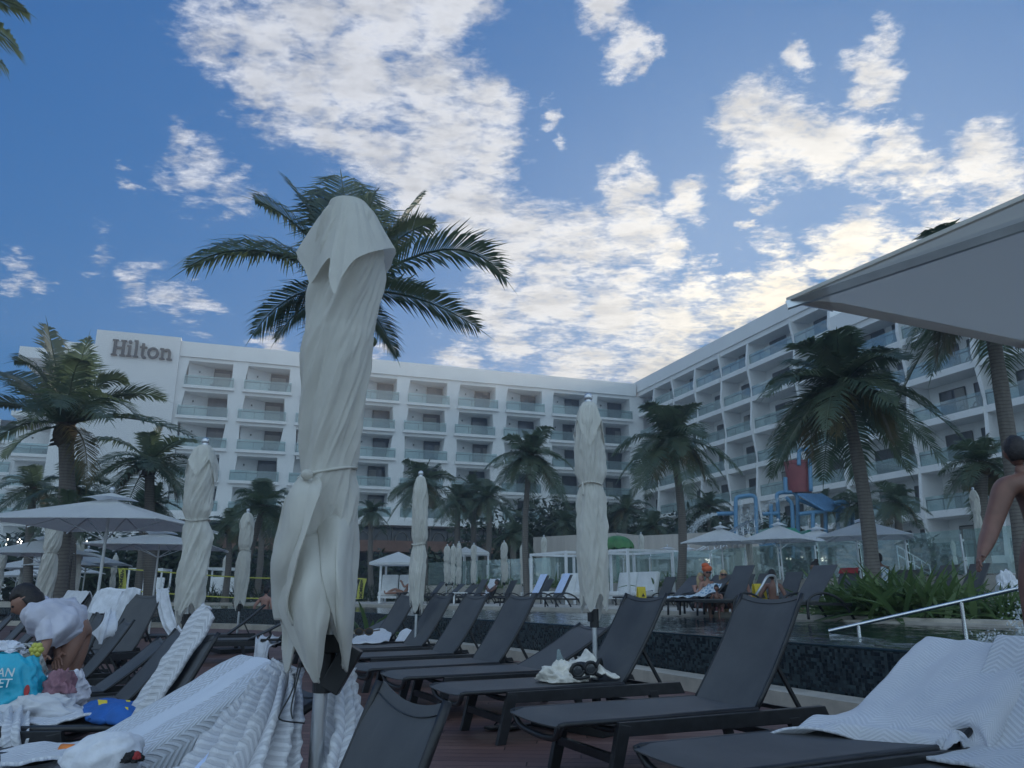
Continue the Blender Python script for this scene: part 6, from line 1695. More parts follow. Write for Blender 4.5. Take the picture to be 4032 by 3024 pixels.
def head_shape(c, fwd, up, s=1.):
    """skull, jaw, nose, lips, ears and brow as one closed surface"""
    fwd = V(fwd).normalized(); up = V(up); rt = fwd.cross(up).normalized(); up = rt.cross(fwd).normalized()
    n, m = 28, 20
    def fn(bm):
        rows = []
        for j in range(m+1):
            ph = pi*j/m; row = []
            for i in range(n):
                th = 2*pi*i/n; x, y, z = sin(ph)*sin(th), sin(ph)*cos(th), cos(ph)   # y forward
                jaw = max(0, -z)
                px_, py_, pz_ = x*.077*(1-.28*jaw), y*(.098 if y > 0 else .095)*(1-.10*jaw), z*.118
                py_ += .012*jaw*(1 if y > 0 else -.8)
                if y > .3:
                    py_ += .024*math.exp(-(x/.14)**2-((z+.16)/.16)**2)          # nose
                    py_ += .007*math.exp(-(x/.28)**2-((z+.46)/.07)**2)-.005*math.exp(-(x/.3)**2-((z+.53)/.03)**2)   # lips
                    for q in (-.38, .38): py_ -= .012*math.exp(-((x-q)/.15)**2-((z-.03)/.09)**2)   # eye sockets
                    py_ += .006*math.exp(-((z-.18)/.08)**2)
                if abs(x) > .8 and abs(z+.05) < .32 and abs(y) < .3: px_ += .016*(1 if x > 0 else -1)
                row.append(bm.verts.new(V(c)+(rt*px_+fwd*py_+up*pz_)*s))
            rows.append(row)
        for j in range(m):
            for i in range(n): 
                try: bm.faces.new((rows[j][i], rows[j+1][i], rows[j+1][(i+1) % n], rows[j][(i+1) % n]))
                except ValueError: pass
    return fn
def hair_cap(o, c, fwd, up, mat, s=1., long=0., seed=0, bun=False):
    fwd = V(fwd).normalized(); up = V(up); rt = fwd.cross(up).normalized(); up = rt.cross(fwd).normalized()
    g = G(); n, m = 40, 22; vs = []
    for j in range(m+1):
        ph = pi*.99*j/m
        for i in range(n):
            th = 2*pi*i/n; x, y, z = sin(ph)*sin(th), sin(ph)*cos(th), cos(ph)
            lim = -.75 if y < -.2 else (-.15 if y < .35 else .38)
            if long: lim = -1 if y < .25 else .35
            r = 1.12+.06*noise.noise(V((x*6, y*6, z*6+seed)))+.03*noise.noise(V((x*18, y*18, z*4)))
            k = 1 if z > lim else max(.5, 1-(lim-z)*2.2)
            p = rt*x*.080*r*k+fwd*(y*.099-.008)*r*k+up*(z*.118+.006)*r*k
            if long and y < .3 and z < -.1: p += up*(-long*(-.1-z)*1.3)+rt*x*.03+fwd*(-.01)
            vs.append(V(c)+p*s)
    g.add(vs, [(j*n+i, j*n+n+i, j*n+n+(i+1) % n, j*n+(i+1) % n) for j in range(m) for i in range(n)])
    if bun: g.ell(V(c)+(up*.15-fwd*.05)*s, (.05*s,)*3)
    g.v = [tuple(V(p)-o.location) for p in g.v]
    return g.build('hair', mat, o, True)
HAND = [(-.032, .060, .0085), (-.011, .075, .009), (.010, .072, .0088), (.030, .055, .0078)]
def add_hand(nodes, edges, pre, wrist, d, side, curl=.25, s=1.):
    d = V(d).normalized(); side = V(side); side = (side-d*side.dot(d)).normalized(); nrm_ = d.cross(side)
    w = V(wrist); pm = w+d*.055*s
    nodes[pre+'_palm'] = (pm, (.036*s, .017*s)); edges.append((pre+'_wrist', pre+'_palm'))
    for k, (off, ln, r) in enumerate(HAND):
        a = pm+d*.042*s+side*off*s; b = a+d*ln*.5*s+nrm_*ln*curl*.25*s; c = b+(d*(1-curl*.6)+nrm_*curl).normalized()*ln*.5*s
        for q, p, rr in (('a', a, r*1.05), ('b', b, r), ('c', c, r*.85)): nodes[f'{pre}_f{k}{q}'] = (p, rr*s)
        edges += [(pre+'_palm', f'{pre}_f{k}a'), (f'{pre}_f{k}a', f'{pre}_f{k}b'), (f'{pre}_f{k}b', f'{pre}_f{k}c')]
    a = w+d*.03*s-side*.036*s; b = a+(d*.7-side*.55+nrm_*.3)*.045*s; nodes[pre+'_t1'] = (a, .012*s); nodes[pre+'_t2'] = (b, .0095*s)
    edges += [(pre+'_palm', pre+'_t1'), (pre+'_t1', pre+'_t2')]
def person(label, J, look, up=(0, 0, 1), skin='skin_tan', hair='hair_dark', s=1., long=0., build=1., hands=True, clothes=(), loc=None, seed=1, bun=False, sub=1, headr=1.0, hairon=True, arms=1.0):
    """J: joint name -> world position"""
    J = {k: V(v) for k, v in J.items()}
    o = empty('person', loc or J['pelvis'], 0, label, 'person')
    b = build*s
    R_ = dict(pelvis=(.135*b, .105*b), waist=(.125*b, .092*b), chest=(.155*b, .108*b), collar=(.10*b, .075*b), neck=.052*s, headb=.05*s, ls=.062*b, le=.043*b, l_wrist=.028*s, rs=.062*b, re=.043*b, r_wrist=.028*s, lh=.092*b, lk=.058*b, la=.038*s, lt=.030*s, rh=.092*b, rk=.058*b, ra=.038*s, rt=.030*s)
    nodes = {k: (J[k]-o.location, R_[k]) for k in R_ if k in J}
    for q_ in ('ls', 'le', 'l_wrist', 'rs', 're', 'r_wrist'):
        if q_ in nodes: nodes[q_] = (nodes[q_][0], nodes[q_][1]*arms)
    E = [('pelvis', 'waist'), ('waist', 'chest'), ('chest', 'collar'), ('collar', 'neck'), ('neck', 'headb')]
    for q in 'lr':
        E += [('collar', q+'s'), (q+'s', q+'e'), (q+'e', q+'_wrist'), ('pelvis', q+'h'), (q+'h', q+'k'), (q+'k', q+'a'), (q+'a', q+'t')]
    E = [e for e in E if e[0] in nodes and e[1] in nodes]
    for q in 'lr':
        # mid points give the limbs their taper
        for a_, b_, nm, r in ((q+'s', q+'e', q+'ua', .050*b*arms), (q+'e', q+'_wrist', q+'fa', .041*b*arms), (q+'h', q+'k', q+'th', .080*b), (q+'k', q+'a', q+'cf', .056*b)):
            if (a_, b_) in E:
                E.remove((a_, b_)); t = .4 if nm[1:] in ('fa', 'cf') else .5
                nodes[nm] = (nodes[a_][0].lerp(nodes[b_][0], t), r); E += [(a_, nm), (nm, b_)]
        if hands and q+'_wrist' in nodes:
            d = J[q+'_wrist']-J[q+'e']; add_hand(nodes, E, q, nodes[q+'_wrist'][0], d, V(look), .45, s)
    up = V(up); hc = J['headb']+up.normalized()*.10*s+V(look).normalized()*.025*s
    body = skin_mesh('body', nodes, E, skin, o, sub, extra=[head_shape(hc-o.location, look, up, s*headr)])
    if hairon: hair_cap(o, hc+up.normalized()*.004, look, up, hair, s*headr, long, seed, bun)
    rt = V(look).normalized().cross(up.normalized())
    g = G()
    for q in (-1, 1): g.ell(hc-o.location+(rt*q*.030+V(look).normalized()*.085+up.normalized()*.006)*s, .0105*s, 8, 6)
    g.build('eyes', 'cloth_black', o, True)
    o['hc'] = 0; del o['hc']
    return o, J, hc
def garment(o, name, rings, mat, n=40, wr=.02, ws=7., seed=1, rdg=0.):
    """tube of cloth over rings (centre, axis-u radius vec, axis-v radius vec)"""
    rings = [(V(c), V(u), V(v)) for c, u, v in rings]
    C = spline([r[0] for r in rings], 36); U_ = spline([r[1] for r in rings], 36); V_ = spline([r[2] for r in rings], 36)
    g = G(); vs = []; fs = []; m = len(C)-1
    for j in range(m+1):
        for i in range(n):
            th = 2*pi*i/n; p = C[j]+U_[j]*cos(th)+V_[j]*sin(th)
            d = (p-C[j]); d = d.normalized() if d.length > 1e-6 else d
            f = wr*(noise.noise(p*ws+V((seed, 0, 0)))+.6*noise.noise(p*ws*2.4)+.5*sin(5*th+seed+j*.12)*j/m+rdg*(.6-2.4*abs(noise.noise(V((p.x*ws*.8, p.y*ws*.8, p.z*ws*.45+seed))))))
            vs.append(p+d*f-o.location)
    for j in range(m):
        for i in range(n): a, b = j*n+i, j*n+(i+1) % n; fs.append((a, b, b+n, a+n))
    g.add(vs, fs); return g.build(name, mat, o, True)
# --- woman bending over the bags, white shirt
yw = 6.25
Jw = dict(pelvis=px(318, 2470, yw+.10), waist=px(275, 2425, yw+.05), chest=px(215, 2400, yw-.02), collar=px(170, 2398, yw-.06), neck=px(150, 2405, yw-.08), headb=px(140, 2402, yw-.10),
          ls=px(172, 2420, yw-.22), le=px(192, 2500, yw-.30), l_wrist=px(172, 2572, yw-.38), rs=px(178, 2405, yw+.12), re=px(230, 2500, yw+.02), r_wrist=px(225, 2572, yw-.14),
          lh=px(312, 2480, yw-.02), lk=px(235, 2640, yw-.10), la=px(268, 2790, yw+.05), lt=px(240, 2800, yw-.05), rh=px(332, 2480, yw+.2), rk=px(285, 2640, yw+.12), ra=px(300, 2780, yw+.2), rt=px(275, 2790, yw+.08))
o, J, hc = person('woman in a loose white shirt bending over bags at the left', Jw, (-.75, -.35, -.55), (-.55, -.1, .75), 'skin_tan', 'hair_dark', .98, clothes=(), long=.05, seed=3, sub=2)
o['label'] = 'dark haired woman in a loose white shirt bending over bags at the left'
SH = [((146, 2410), (154, 2366), .09), ((152, 2462), (192, 2356), .24), ((172, 2496), (258, 2362), .29), ((212, 2520), (314, 2394), .20), ((226, 2548), (346, 2446), .19), ((212, 2584), (330, 2490), .17), ((206, 2600), (290, 2536), .15)]
garment(o, 'shirt', [((px(*a_, yw)+px(*b_, yw))/2+V((0, -.05*max(0, i_-2), 0)), (px(*b_, yw)-px(*a_, yw))/2, (0, d_*1.2, 0)) for i_, (a_, b_, d_) in enumerate(SH)], 'cloth_white', wr=.024, ws=10, seed=2, rdg=1.5, n=80)
for q, pts, r in (('l', [Jw['ls'], Jw['ls'].lerp(Jw['le'], .5)+V((0, 0, -.01)), Jw['le']+V((0, 0, -.03))], .085), ('r', [Jw['rs'], Jw['rs'].lerp(Jw['re'], .5), Jw['re']], .08)):
    garment(o, 'sleeve', [(p, (r*(1-.12*k), 0, .01), (0, r*(1-.12*k), .0)) for k, p in enumerate(pts)], 'cloth_white', n=30, wr=.016, ws=10, seed=4, rdg=1.2)
# --- man standing in the pool at the right edge, seen from behind
ym = 6.2
Jm = dict(pelvis=px(4112, 2170, ym), waist=px(4107, 2080, ym), chest=px(4072, 1960, ym), collar=px(4042, 1895, ym), neck=px(4024, 1860, ym), headb=px(4014, 1825, ym-.01),
          ls=px(3958, 1912, ym-.04), le=px(3902, 2085, ym-.12), l_wrist=px(3864, 2190, ym-.3), rs=px(4147, 1915, ym+.04), re=px(4212, 2080, ym-.05), r_wrist=px(4192, 2230, ym-.2),
          lh=px(4057, 2190, ym), lk=px(4062, 2400, ym-.05), la=px(4082, 2590, ym), lt=px(4062, 2610, ym-.12), rh=px(4167, 2190, ym), rk=px(4172, 2400, ym), ra=px(4177, 2590, ym+.05), rt=px(4182, 2610, ym-.1))
o, J, hc = person('bare shouldered man at the right edge reaching one arm down, seen from behind', Jm, (.25, .8, -.12), (0, .05, 1), 'skin_brown', 'hair_dark', 1.0, build=1.22, seed=5, sub=2, arms=1.3)
garment(o, 'shorts', [(px(4158, 2140, ym), (.18, 0, 0), (0, .14, 0)), (px(4160, 2230, ym), (.2, 0, 0), (0, .15, 0)), (px(4160, 2330, ym), (.21, 0, 0), (0, .15, 0))], 'blue_fabric', wr=.01)
# --- simple figure maker for the far people
def pose(base, face, kind, s=1., lean=0., arm=0):
    """base: ground point under the hips; face: heading the person looks to"""
    f = V((cos(face), sin(face), 0)); r = V((f.y, -f.x, 0)); z = V((0, 0, 1)); B = V(base)
    if kind == 'stand': hp = .93
    elif kind == 'sit': hp = .12
    elif kind == 'recline': hp = .12
    else: hp = .93
    P = B+z*hp*s; t = (z*cos(lean)-f*sin(lean))
    J = dict(pelvis=P, waist=P+t*.16*s, chest=P+t*.36*s, collar=P+t*.50*s, neck=P+t*.57*s, headb=P+t*.63*s)
    for q, sg in (('l', -1), ('r', 1)):
        sh = P+t*.48*s+r*sg*.17*s; J[q+'s'] = sh
        if arm == 0: J[q+'e'] = sh-t*.27*s+r*sg*.05*s; J[q+'_wrist'] = J[q+'e']-t*.14*s+f*.2*s
        elif arm == 1: J[q+'e'] = sh-t*.2*s+f*.16*s+r*sg*.06*s; J[q+'_wrist'] = J[q+'e']+f*.10*s+z*.16*s-r*sg*.08*s
        else: J[q+'e'] = sh-t*.22*s-f*.12*s+r*sg*.12*s; J[q+'_wrist'] = J[q+'e']-t*.22*s+f*.05*s+r*sg*.03*s
        h = P-z*.02*s+r*sg*.09*s; J[q+'h'] = h
        if kind == 'stand': J[q+'k'] = h-z*.42*s+f*.02; J[q+'a'] = h-z*.83*s; J[q+'t'] = J[q+'a']+f*.14*s-z*.03
        elif kind == 'sit': J[q+'k'] = h+f*.42*s+z*.02+r*sg*.04; J[q+'a'] = J[q+'k']-z*.38*s+f*.04; J[q+'t'] = J[q+'a']+f*.14*s-z*.02
        else: J[q+'k'] = h+f*.40*s+z*(.18 if sg > 0 else .03)*s; J[q+'a'] = h+f*.80*s; J[q+'t'] = J[q+'a']+z*.12*s+f*.03
    return J, f, r, t
def far_person(label, base, face, kind, skin='skin_tan', hair='hair_dark', s=1., lean=0., arm=0, top=None, bottom='cloth_black', look=None, long=0., bun=False, build=1., legs=True):
    J, f, r, t = pose(base, face, kind, s, lean, arm)
    if not legs:
        for q in ('lk', 'la', 'lt', 'rk', 'ra', 'rt'): J.pop(q, None)
    o, J, hc = person(label, J, look or f, t, skin, hair, s, long, build=build, bun=bun, seed=len(label))
    a = o
    if top: garment(o, 'top', [(J['collar'], r*.13*s, f*.10*s), (J['chest'], r*.19*s*build, f*.14*s*build), (J['waist'], r*.17*s*build, f*.13*s*build), (J['pelvis'], r*.19*s*build, f*.15*s*build)], top, n=28, wr=.012)
    if bottom: garment(o, 'bottom', [(J['pelvis']+t*.05*s, r*.175*s*build, f*.135*s*build), (J['pelvis']-t*.02*s, r*.185*s*build, f*.145*s*build), (J['pelvis']-t*.09*s, r*.17*s*build, f*.13*s*build)], bottom, n=28, wr=.004)
    return o, hc, f, t, r
# swimmer seen from behind, standing in the pool
b_ = atY(1043, 2395, 26.5); far_person('pink backed swimmer seen from behind in the pool left of the nearest parasol', (b_.x, 26.5, -.62), R(80), 'stand', 'skin_pink', 'hair_dark', 1.06, arm=2, build=1.25, bottom='cloth_black')
# bathers on the far pool deck
def deckp(x, Y, z=ZF): d = ray(x, 2330); return V((d.x/d.y*Y, Y, z))
far_person('blond woman leaning sideways beside the orange hatted man', deckp(2742, 17.6, ZF+.06), R(-60), 'sit', 'skin_pink', 'hair_blond', .82, lean=-.25, arm=1, long=.5, bottom='cloth_black')
o, hc, f, t, r = far_person('shirtless man with an orange turban towel and dark sunglasses', deckp(2790, 17.3, ZF+.06), R(-85), 'sit', 'skin_tan', 'hair_dark', .92, lean=.05, arm=0, bottom='cloth_pink', build=1.08)
g = G(); g.ell(hc+t*.09-o.location, (.115, .12, .085)); g.ell(hc+t*.16-o.location+r*.03, (.085, .09, .06)); g.build('turban', 'cloth_orange', o, True)
g = G()
for q in (-1, 1): g.ell(hc+f*.10+r*q*.033+t*.008-o.location, (.034, .012, .022))
g.build('sunglasses', 'black_plastic', o, True)
o, hc, f, t, r = far_person('blond woman with sunglasses and black swimsuit beside the orange hatted man', deckp(2853, 17.2, ZF+.06), R(-100), 'sit', 'skin_pink', 'hair_blond', .86, arm=0, long=.9, top='cloth_black', bottom='cloth_black')
g = G()
for q in (-1, 1): g.ell(hc+f*.10+r*q*.033+t*.008-o.location, (.034, .012, .022))
g.build('sunglasses', 'black_plastic', o, True)
far_person('dark haired child in front of the orange hatted man', deckp(2822, 16.4, ZF+.04), R(-120), 'sit', 'skin_brown', 'hair_dark', .55, arm=1, bottom='cloth_pink')
far_person('man with short dark hair looking over a dark lounger', deckp(2922, 22, ZF+.05), R(-80), 'sit', 'skin_pink', 'hair_dark', 1.0, arm=0, bottom='cloth_black')
far_person('bare backed man sitting by the pool ladder', deckp(3045, 17.8, ZF+.0), R(60), 'sit', 'skin_brown', 'hair_dark', .95, arm=2, bottom='cloth_black', build=1.1)
far_person('woman with hair in a bun wrapped in a white cover up, looking left', deckp(3222, 18.6, ZF+.15), R(175), 'sit', 'skin_brown', 'hair_dark', 1.0, arm=0, top='cloth_white', bottom='cloth_white', bun=True, build=1.1)
far_person('man in a pale patterned shirt walking behind the big green bush', deckp(3478, 20.0, ZF-.3), R(75), 'stand', 'skin_brown', 'hair_dark', .95, arm=0, top='cloth_pattern', bottom='cloth_pattern', build=1.25)
far_person('man in a dark tank top reading on a white towel', deckp(1928, 35.2, ZF+.1), R(195), 'recline', 'skin_brown', 'hair_dark', 1.02, lean=.5, arm=1, top='cloth_black', bottom='cloth_black')
far_person('person lying on the white tent cabana bed with knees up', deckp(1592, 33.2, ZF+.3), R(185), 'recline', 'skin_tan', 'hair_dark', 1.0, lean=.6, arm=1, bottom='cloth_black')
far_person('tanned woman with teal swim bottoms between draped loungers at the left', deckp(520, 19, .38), R(70), 'sit', 'skin_brown', 'hair_blond', .82, lean=-.1, arm=0, bottom='cloth_teal')
# ------------------------------------------------------------------ handrail, ladder
hr_ = empty('handrail', (4.6, 9.6, ZW), 0, 'sloping stainless steel handrail rising out of the pool at the right', 'handrail')
A_ = V((4.02, 10.15, .585)); B_ = V((7.6, 8.1, 1.60))
g = G(); g.tube([A_, A_.lerp(B_, .3), A_.lerp(B_, .7), B_], .024, 14); g.build('rail', 'steel', hr_, True, True, auto=.8)
def onr(t): return A_.lerp(B_, t)
for t_ in (.085, .365, .95):
    g = G(); p = onr(t_); g.tube([(p.x, p.y, .2), (p.x, p.y, p.z)], .024, 12); g.build('post', 'steel', hr_, True, True, auto=.8)
ld = empty('pool_ladder', deckp(3022, 17.0), 0, 'curved steel pool ladder rail around the bare backed man', 'ladder')
for dx in (0, 44):
    g = G(); g.tube(spline([px(2975+dx*.0, 2345, 17.0+dx*.01), px(2998, 2310, 17.0+dx*.01), px(3020, 2272, 17.1+dx*.01), px(3042, 2266, 17.2+dx*.01), px(3055, 2280, 17.3), px(3062, 2345, 17.3)], 24), .026, 10); g.build('rail', 'alu', ld, True, True)
    break
# ------------------------------------------------------------------ caution signs
def caution(label, x, y, Y):
    p = atY(x, y, Y); o = empty('caution_sign', (p.x, p.y, ZF), R(15), label, 'caution sign', 'yellow caution boards')
    for sgn in (-1, 1):
        M = Matrix.Rotation(R(9)*sgn, 3, 'X'); g = G(); g.box((0, sgn*.085, .31), (.28, .02, .62), M); g.build('board', 'yellow', o, bevel=.004)
    g = G(); g.add([(-.06, -.165, .30), (.06, -.165, .30), (0, -.150, .42)], [(0, 1, 2)]); g.box((0, -.175, .235), (.17, .006, .03)); g.box((0, -.185, .18), (.14, .006, .03)); g.build('warning_print', 'ink_black', o)
    return o
caution('yellow caution board by the right white cabana bed', 2525, 2340, 26.5)
caution('yellow caution board beside the bare backed man', 2990, 2340, 18.0)
# ------------------------------------------------------------------ white cabana frames and beds
def cabana(label, A, B, dep, zt, zg=ZF, w=.085, group='white metal cabana frames'):
    """A front right, B front left ground points"""
    A, B = V((A[0], A[1], 0)), V((B[0], B[1], 0)); d = (B-A).normalized(); n = V((d.y, -d.x, 0))
    if n.y < 0: n = -n
    o = empty('cabana_frame', (A.x, A.y, zg), 0, label, 'cabana', group)
    cs = [A, B, B+n*dep, A+n*dep]
    for c in cs: g = G(); g.box((c.x-A.x, c.y-A.y, (zt-zg)/2), (w, w, zt-zg), Matrix.Rotation(atan2(d.y, d.x), 3, 'Z')); g.build('post', 'white_metal', o)
    for k in range(4):
        p, q = cs[k], cs[(k+1) % 4]; u = (q-p).normalized()
        g = G(); g.bar(p+u*w*.5+V((0, 0, zt-.05))-o.location+V((0, 0, zg-zg)), q-u*w*.5+V((0, 0, zt-.05))-o.location, w*.96, .09); g.build('beam', 'white_metal', o)
    return o, d, n, A
def daybed(label, C, d, n, L, zg=ZF, group='white cabana beds'):
    o = empty('daybed', (C.x, C.y, zg), atan2(d.y, d.x), label, 'daybed', group)
    sgn = 1 if (V((-d.y, d.x, 0)).dot(n) > 0) else -1
    g = G(); g.box((0, 0, .25), (L, 1.0, .10)); g.build('bed_frame', 'white_metal', o)
    for x_ in (-L/2+.06, L/2-.06):
        for y_ in (-.44, .44): g = G(); g.box((x_, y_, .1), (.07, .07, .2)); g.build('leg', 'white_metal', o)
    for k in (-1, 1):
        g = G(); g.box((k*L/4, -.05*sgn, .39), (L/2-.03, .96, .17)); g.build('seat_cushion', 'cushion', o, True, bevel=.05)
        M = Matrix.Rotation(-R(14)*sgn, 3, 'X'); g = G(); g.box((k*L/4, .42*sgn, .80), (L/2-.04, .18, .78), M); g.build('back_cushion', 'cushion', o, True, bevel=.06)
    return o
for lb, lb2, A, B in (('left white metal cabana frame of the pair by the pool', 'white cushioned bed under the left cabana frame', (2.04, 29.5), (.77, 31.7)), ('right white metal cabana frame, behind the centre folded parasol', 'white cushioned bed under the right cabana frame', (4.15, 28.0), (3.02, 29.95))):
    o, d, n, A_ = cabana(lb, A, B, 2.1, 2.60); m = (V((A[0], A[1], 0))+V((B[0], B[1], 0)))/2+n*1.0
    daybed(lb2, m+d*.1, d, n, 2.3)
for lb, lb2, x0, x1, Y in (('distant white frame bed, left of the second folded parasol', 'white mattress in the distant left frame', 514, 632, 39), ('distant white frame bed just left of the swimmer', 'white mattress in the distant right frame', 815, 925, 38)):
    p0, p1 = ray(x0, 2300), ray(x1, 2300); A = (p1.x/p1.y*Y, Y); B = (p0.x/p0.y*Y, Y-.3)
    o, d, n, A_ = cabana(lb, A, B, 2.0, 2.25, w=.08); m = (V((A[0], A[1], 0))+V((B[0], B[1], 0)))/2+n*.9; daybed(lb2, m, d, n, 1.3)
# tent cabana
p0, p1 = ray(1497, 2300), ray(1613, 2300); Y = 33
o, d, n, A_ = cabana('white tent cabana with a pyramid roof left of the narrow folded parasol', (p1.x/p1.y*Y, Y), (p0.x/p0.y*Y, Y), 1.4, 2.30)
m = V(((p0.x/p0.y+p1.x/p1.y)/2*Y, Y+.7, 0))
g = G(); hw = 1.06; ap = m+V((0, 0, 2.78)); cs = [m+V((sx_*hw, sy*hw, 2.30)) for sx_, sy in ((-1, -1), (1, -1), (1, 1), (-1, 1))]
g.add([ap-o.location]+[c-o.location for c in cs]+[c-o.location-V((0, 0, .10)) for c in cs], [(0, 1, 2), (0, 2, 3), (0, 3, 4), (0, 4, 1), (1, 5, 6, 2), (2, 6, 7, 3), (3, 7, 8, 4), (4, 8, 5, 1)]); g.build('roof', 'canopy_white', o, fixn=False)
daybed('white bed inside the tent cabana', m, V((1, 0, 0)), V((0, 1, 0)), 1.5)
for i, (x_, Y_, lb) in enumerate([(1832, 47, 'tiny white tent roof behind the folded cluster, left'), (1876, 46, 'tiny white tent roof behind the folded cluster, right')]):
    q = ray(x_, 2200); c = V((q.x/q.y*Y_, Y_, 1.3)); o = empty('tent', c, 0, lb, 'tent', 'tiny white tents')
    g = G(); g.add([(0, 0, 2.45)]+[(a*.75, b*.75, 2.05) for a, b in ((-1, -1), (1, -1), (1, 1), (-1, 1))]+[(a*.75, b*.75, 1.9) for a, b in ((-1, -1), (1, -1), (1, 1), (-1, 1))], [(0, 1, 2), (0, 2, 3), (0, 3, 4), (0, 4, 1), (1, 5, 6, 2), (2, 6, 7, 3), (3, 7, 8, 4), (4, 8, 5, 1)]); g.build('roof', 'canopy_white', o, fixn=False)
    for a, b in ((-1, -1), (1, -1), (1, 1), (-1, 1)): g = G(); g.box((a*.7, b*.7, .95), (.06, .06, 1.9)); g.build('post', 'white_metal', o)
# ------------------------------------------------------------------ volleyball net with yellow end banners
nt_ = empty('water_net', px(950, 2300, 35), 0, 'pool volleyball net with yellow tapes and lettered yellow end banners', 'net')
L0, L1 = px(480, 2238, 33.5), px(1432, 2280, 36.5)
LT, LB = V((L0.x, L0.y, 2.06)), V((L0.x, L0.y, 1.18)); RT_, RB = V((L1.x, L1.y, 1.70)), V((L1.x, L1.y, .82))
for a, b, nm in ((LT, RT_, 'top_tape'), (LB, RB, 'bottom_tape')):
    m_ = (a+b)/2-V((0, 0, .16)); pts = spline([a, m_, b], 24); g = G()
    for p, q in zip(pts, pts[1:]): g.bar(p, q, .012, .05)
    g.build(nm, 'yellow_lemon', nt_, world=True)
pts = spline([V((L0.x-7, 30, 2.05)), V((L0.x-2, 32, 2.12)), LT], 10); g = G(); g.tube(pts, .012, 5); g.build('rope', 'yellow_lemon', nt_, world=True)
for (a, b, sgn) in ((LT, LB, 1), (RT_, RB, -1)):
    lean = V((.10*sgn, 0, 0)); w = .30
    o = sheet('end_banner', [[a+V((-w/2, 0, 0)), a+V((w/2, 0, 0))], [(a+b)/2+lean+V((-w/2, 0, 0)), (a+b)/2+lean+V((w/2, 0, 0))], [b+lean*1.3+V((-w/2, 0, 0)), b+lean*1.3+V((w/2, 0, 0))]], 'yellow_lemon', nt_, nu=8, nv=16, wr=.01, world=True, th=.01)
    c = (a+b)/2+lean*.8-nt_.location
    t_ = text_obj(o, 'VERMONT', c+V((-.065, -.08, .34)), (R(90), R(90), 0), .185, 'ink_black', spacing=1.0, bold=.008)
    g = G(); q = c+V((0, -.06, .38)); g.add([q+V((-.06, 0, .05)), q+V((0, 0, .0)), q+V((.06, 0, .05)), q+V((0, 0, -.07))], [(0, 1, 2, 3)]); g.build('emblem', 'ink_black', o)
# ------------------------------------------------------------------ streaked wall block behind the fence
A = onplane(2100, 2200, (0, 50), (1, 49.2)); B = onplane(2640, 2200, (0, 50), (1, 49.2))
A.z = B.z = 0; d = (B-A).normalized(); n = V((-d.y, d.x, 0))
sw = empty('concrete_wall', (A.x, A.y, 1.3), 0, 'streaked beige concrete wall with a dark opening behind the glass fence', 'wall')
L_ = (B-A).length
def wbox(g, u0, u1, y0, y1, z0, z1): g.prism([A+d*u0+n*y0+V((0, 0, z0)), A+d*u1+n*y0+V((0, 0, z0)), A+d*u1+n*y1+V((0, 0, z0)), A+d*u0+n*y1+V((0, 0, z0))], (0, 0, z1-z0))
g = G(); wbox(g, 0, L_*.64, 0, 5, 3.25, 4.45); wbox(g, L_*.642, L_+3, .02, 5, 2.9, 4.2); g.build('upper_band', 'concrete_streak', sw, world=True)
g = G(); wbox(g, 0, L_*.16, .3, 5, 1.3, 3.25); wbox(g, L_*.44, L_+3, .32, 5, 1.3, 2.9); g.build('wall', 'concrete_streak', sw, world=True)
g = G(); wbox(g, L_*.16, L_*.44, 1.5, 5, 1.3, 3.25); g.build('opening', 'void_shade', sw, world=True)
# green melon dome
p = atY(2430, 2165, 41); md = empty('dome_canopy', (p.x, 41, 1.35), 0, 'green ribbed dome like half a melon behind the right cabana frame', 'canopy')
g = G(); n_, m_ = 64, 14; vs = []
for j in range(m_+1):
    for i in range(n_):
        th = 2*pi*i/n_; ph = pi/2*j/m_; r = 1+.05*abs(sin(6*th)); vs.append((.86*r*sin(ph)*cos(th), .86*r*sin(ph)*sin(th), 2.02+.62*cos(ph)-(.10*abs(cos(6*th))*(j/m_)**4)))
g.add(vs, [(j*n_+i, j*n_+n_+i, j*n_+n_+(i+1) % n_, j*n_+(i+1) % n_) for j in range(m_) for i in range(n_)]); g.build('dome', 'dome_green', md, True)
g = G(); g.tube([(0, 0, 0), (0, 0, 2.5)], .09, 10); g.build('post', 'slide_green', md, True)
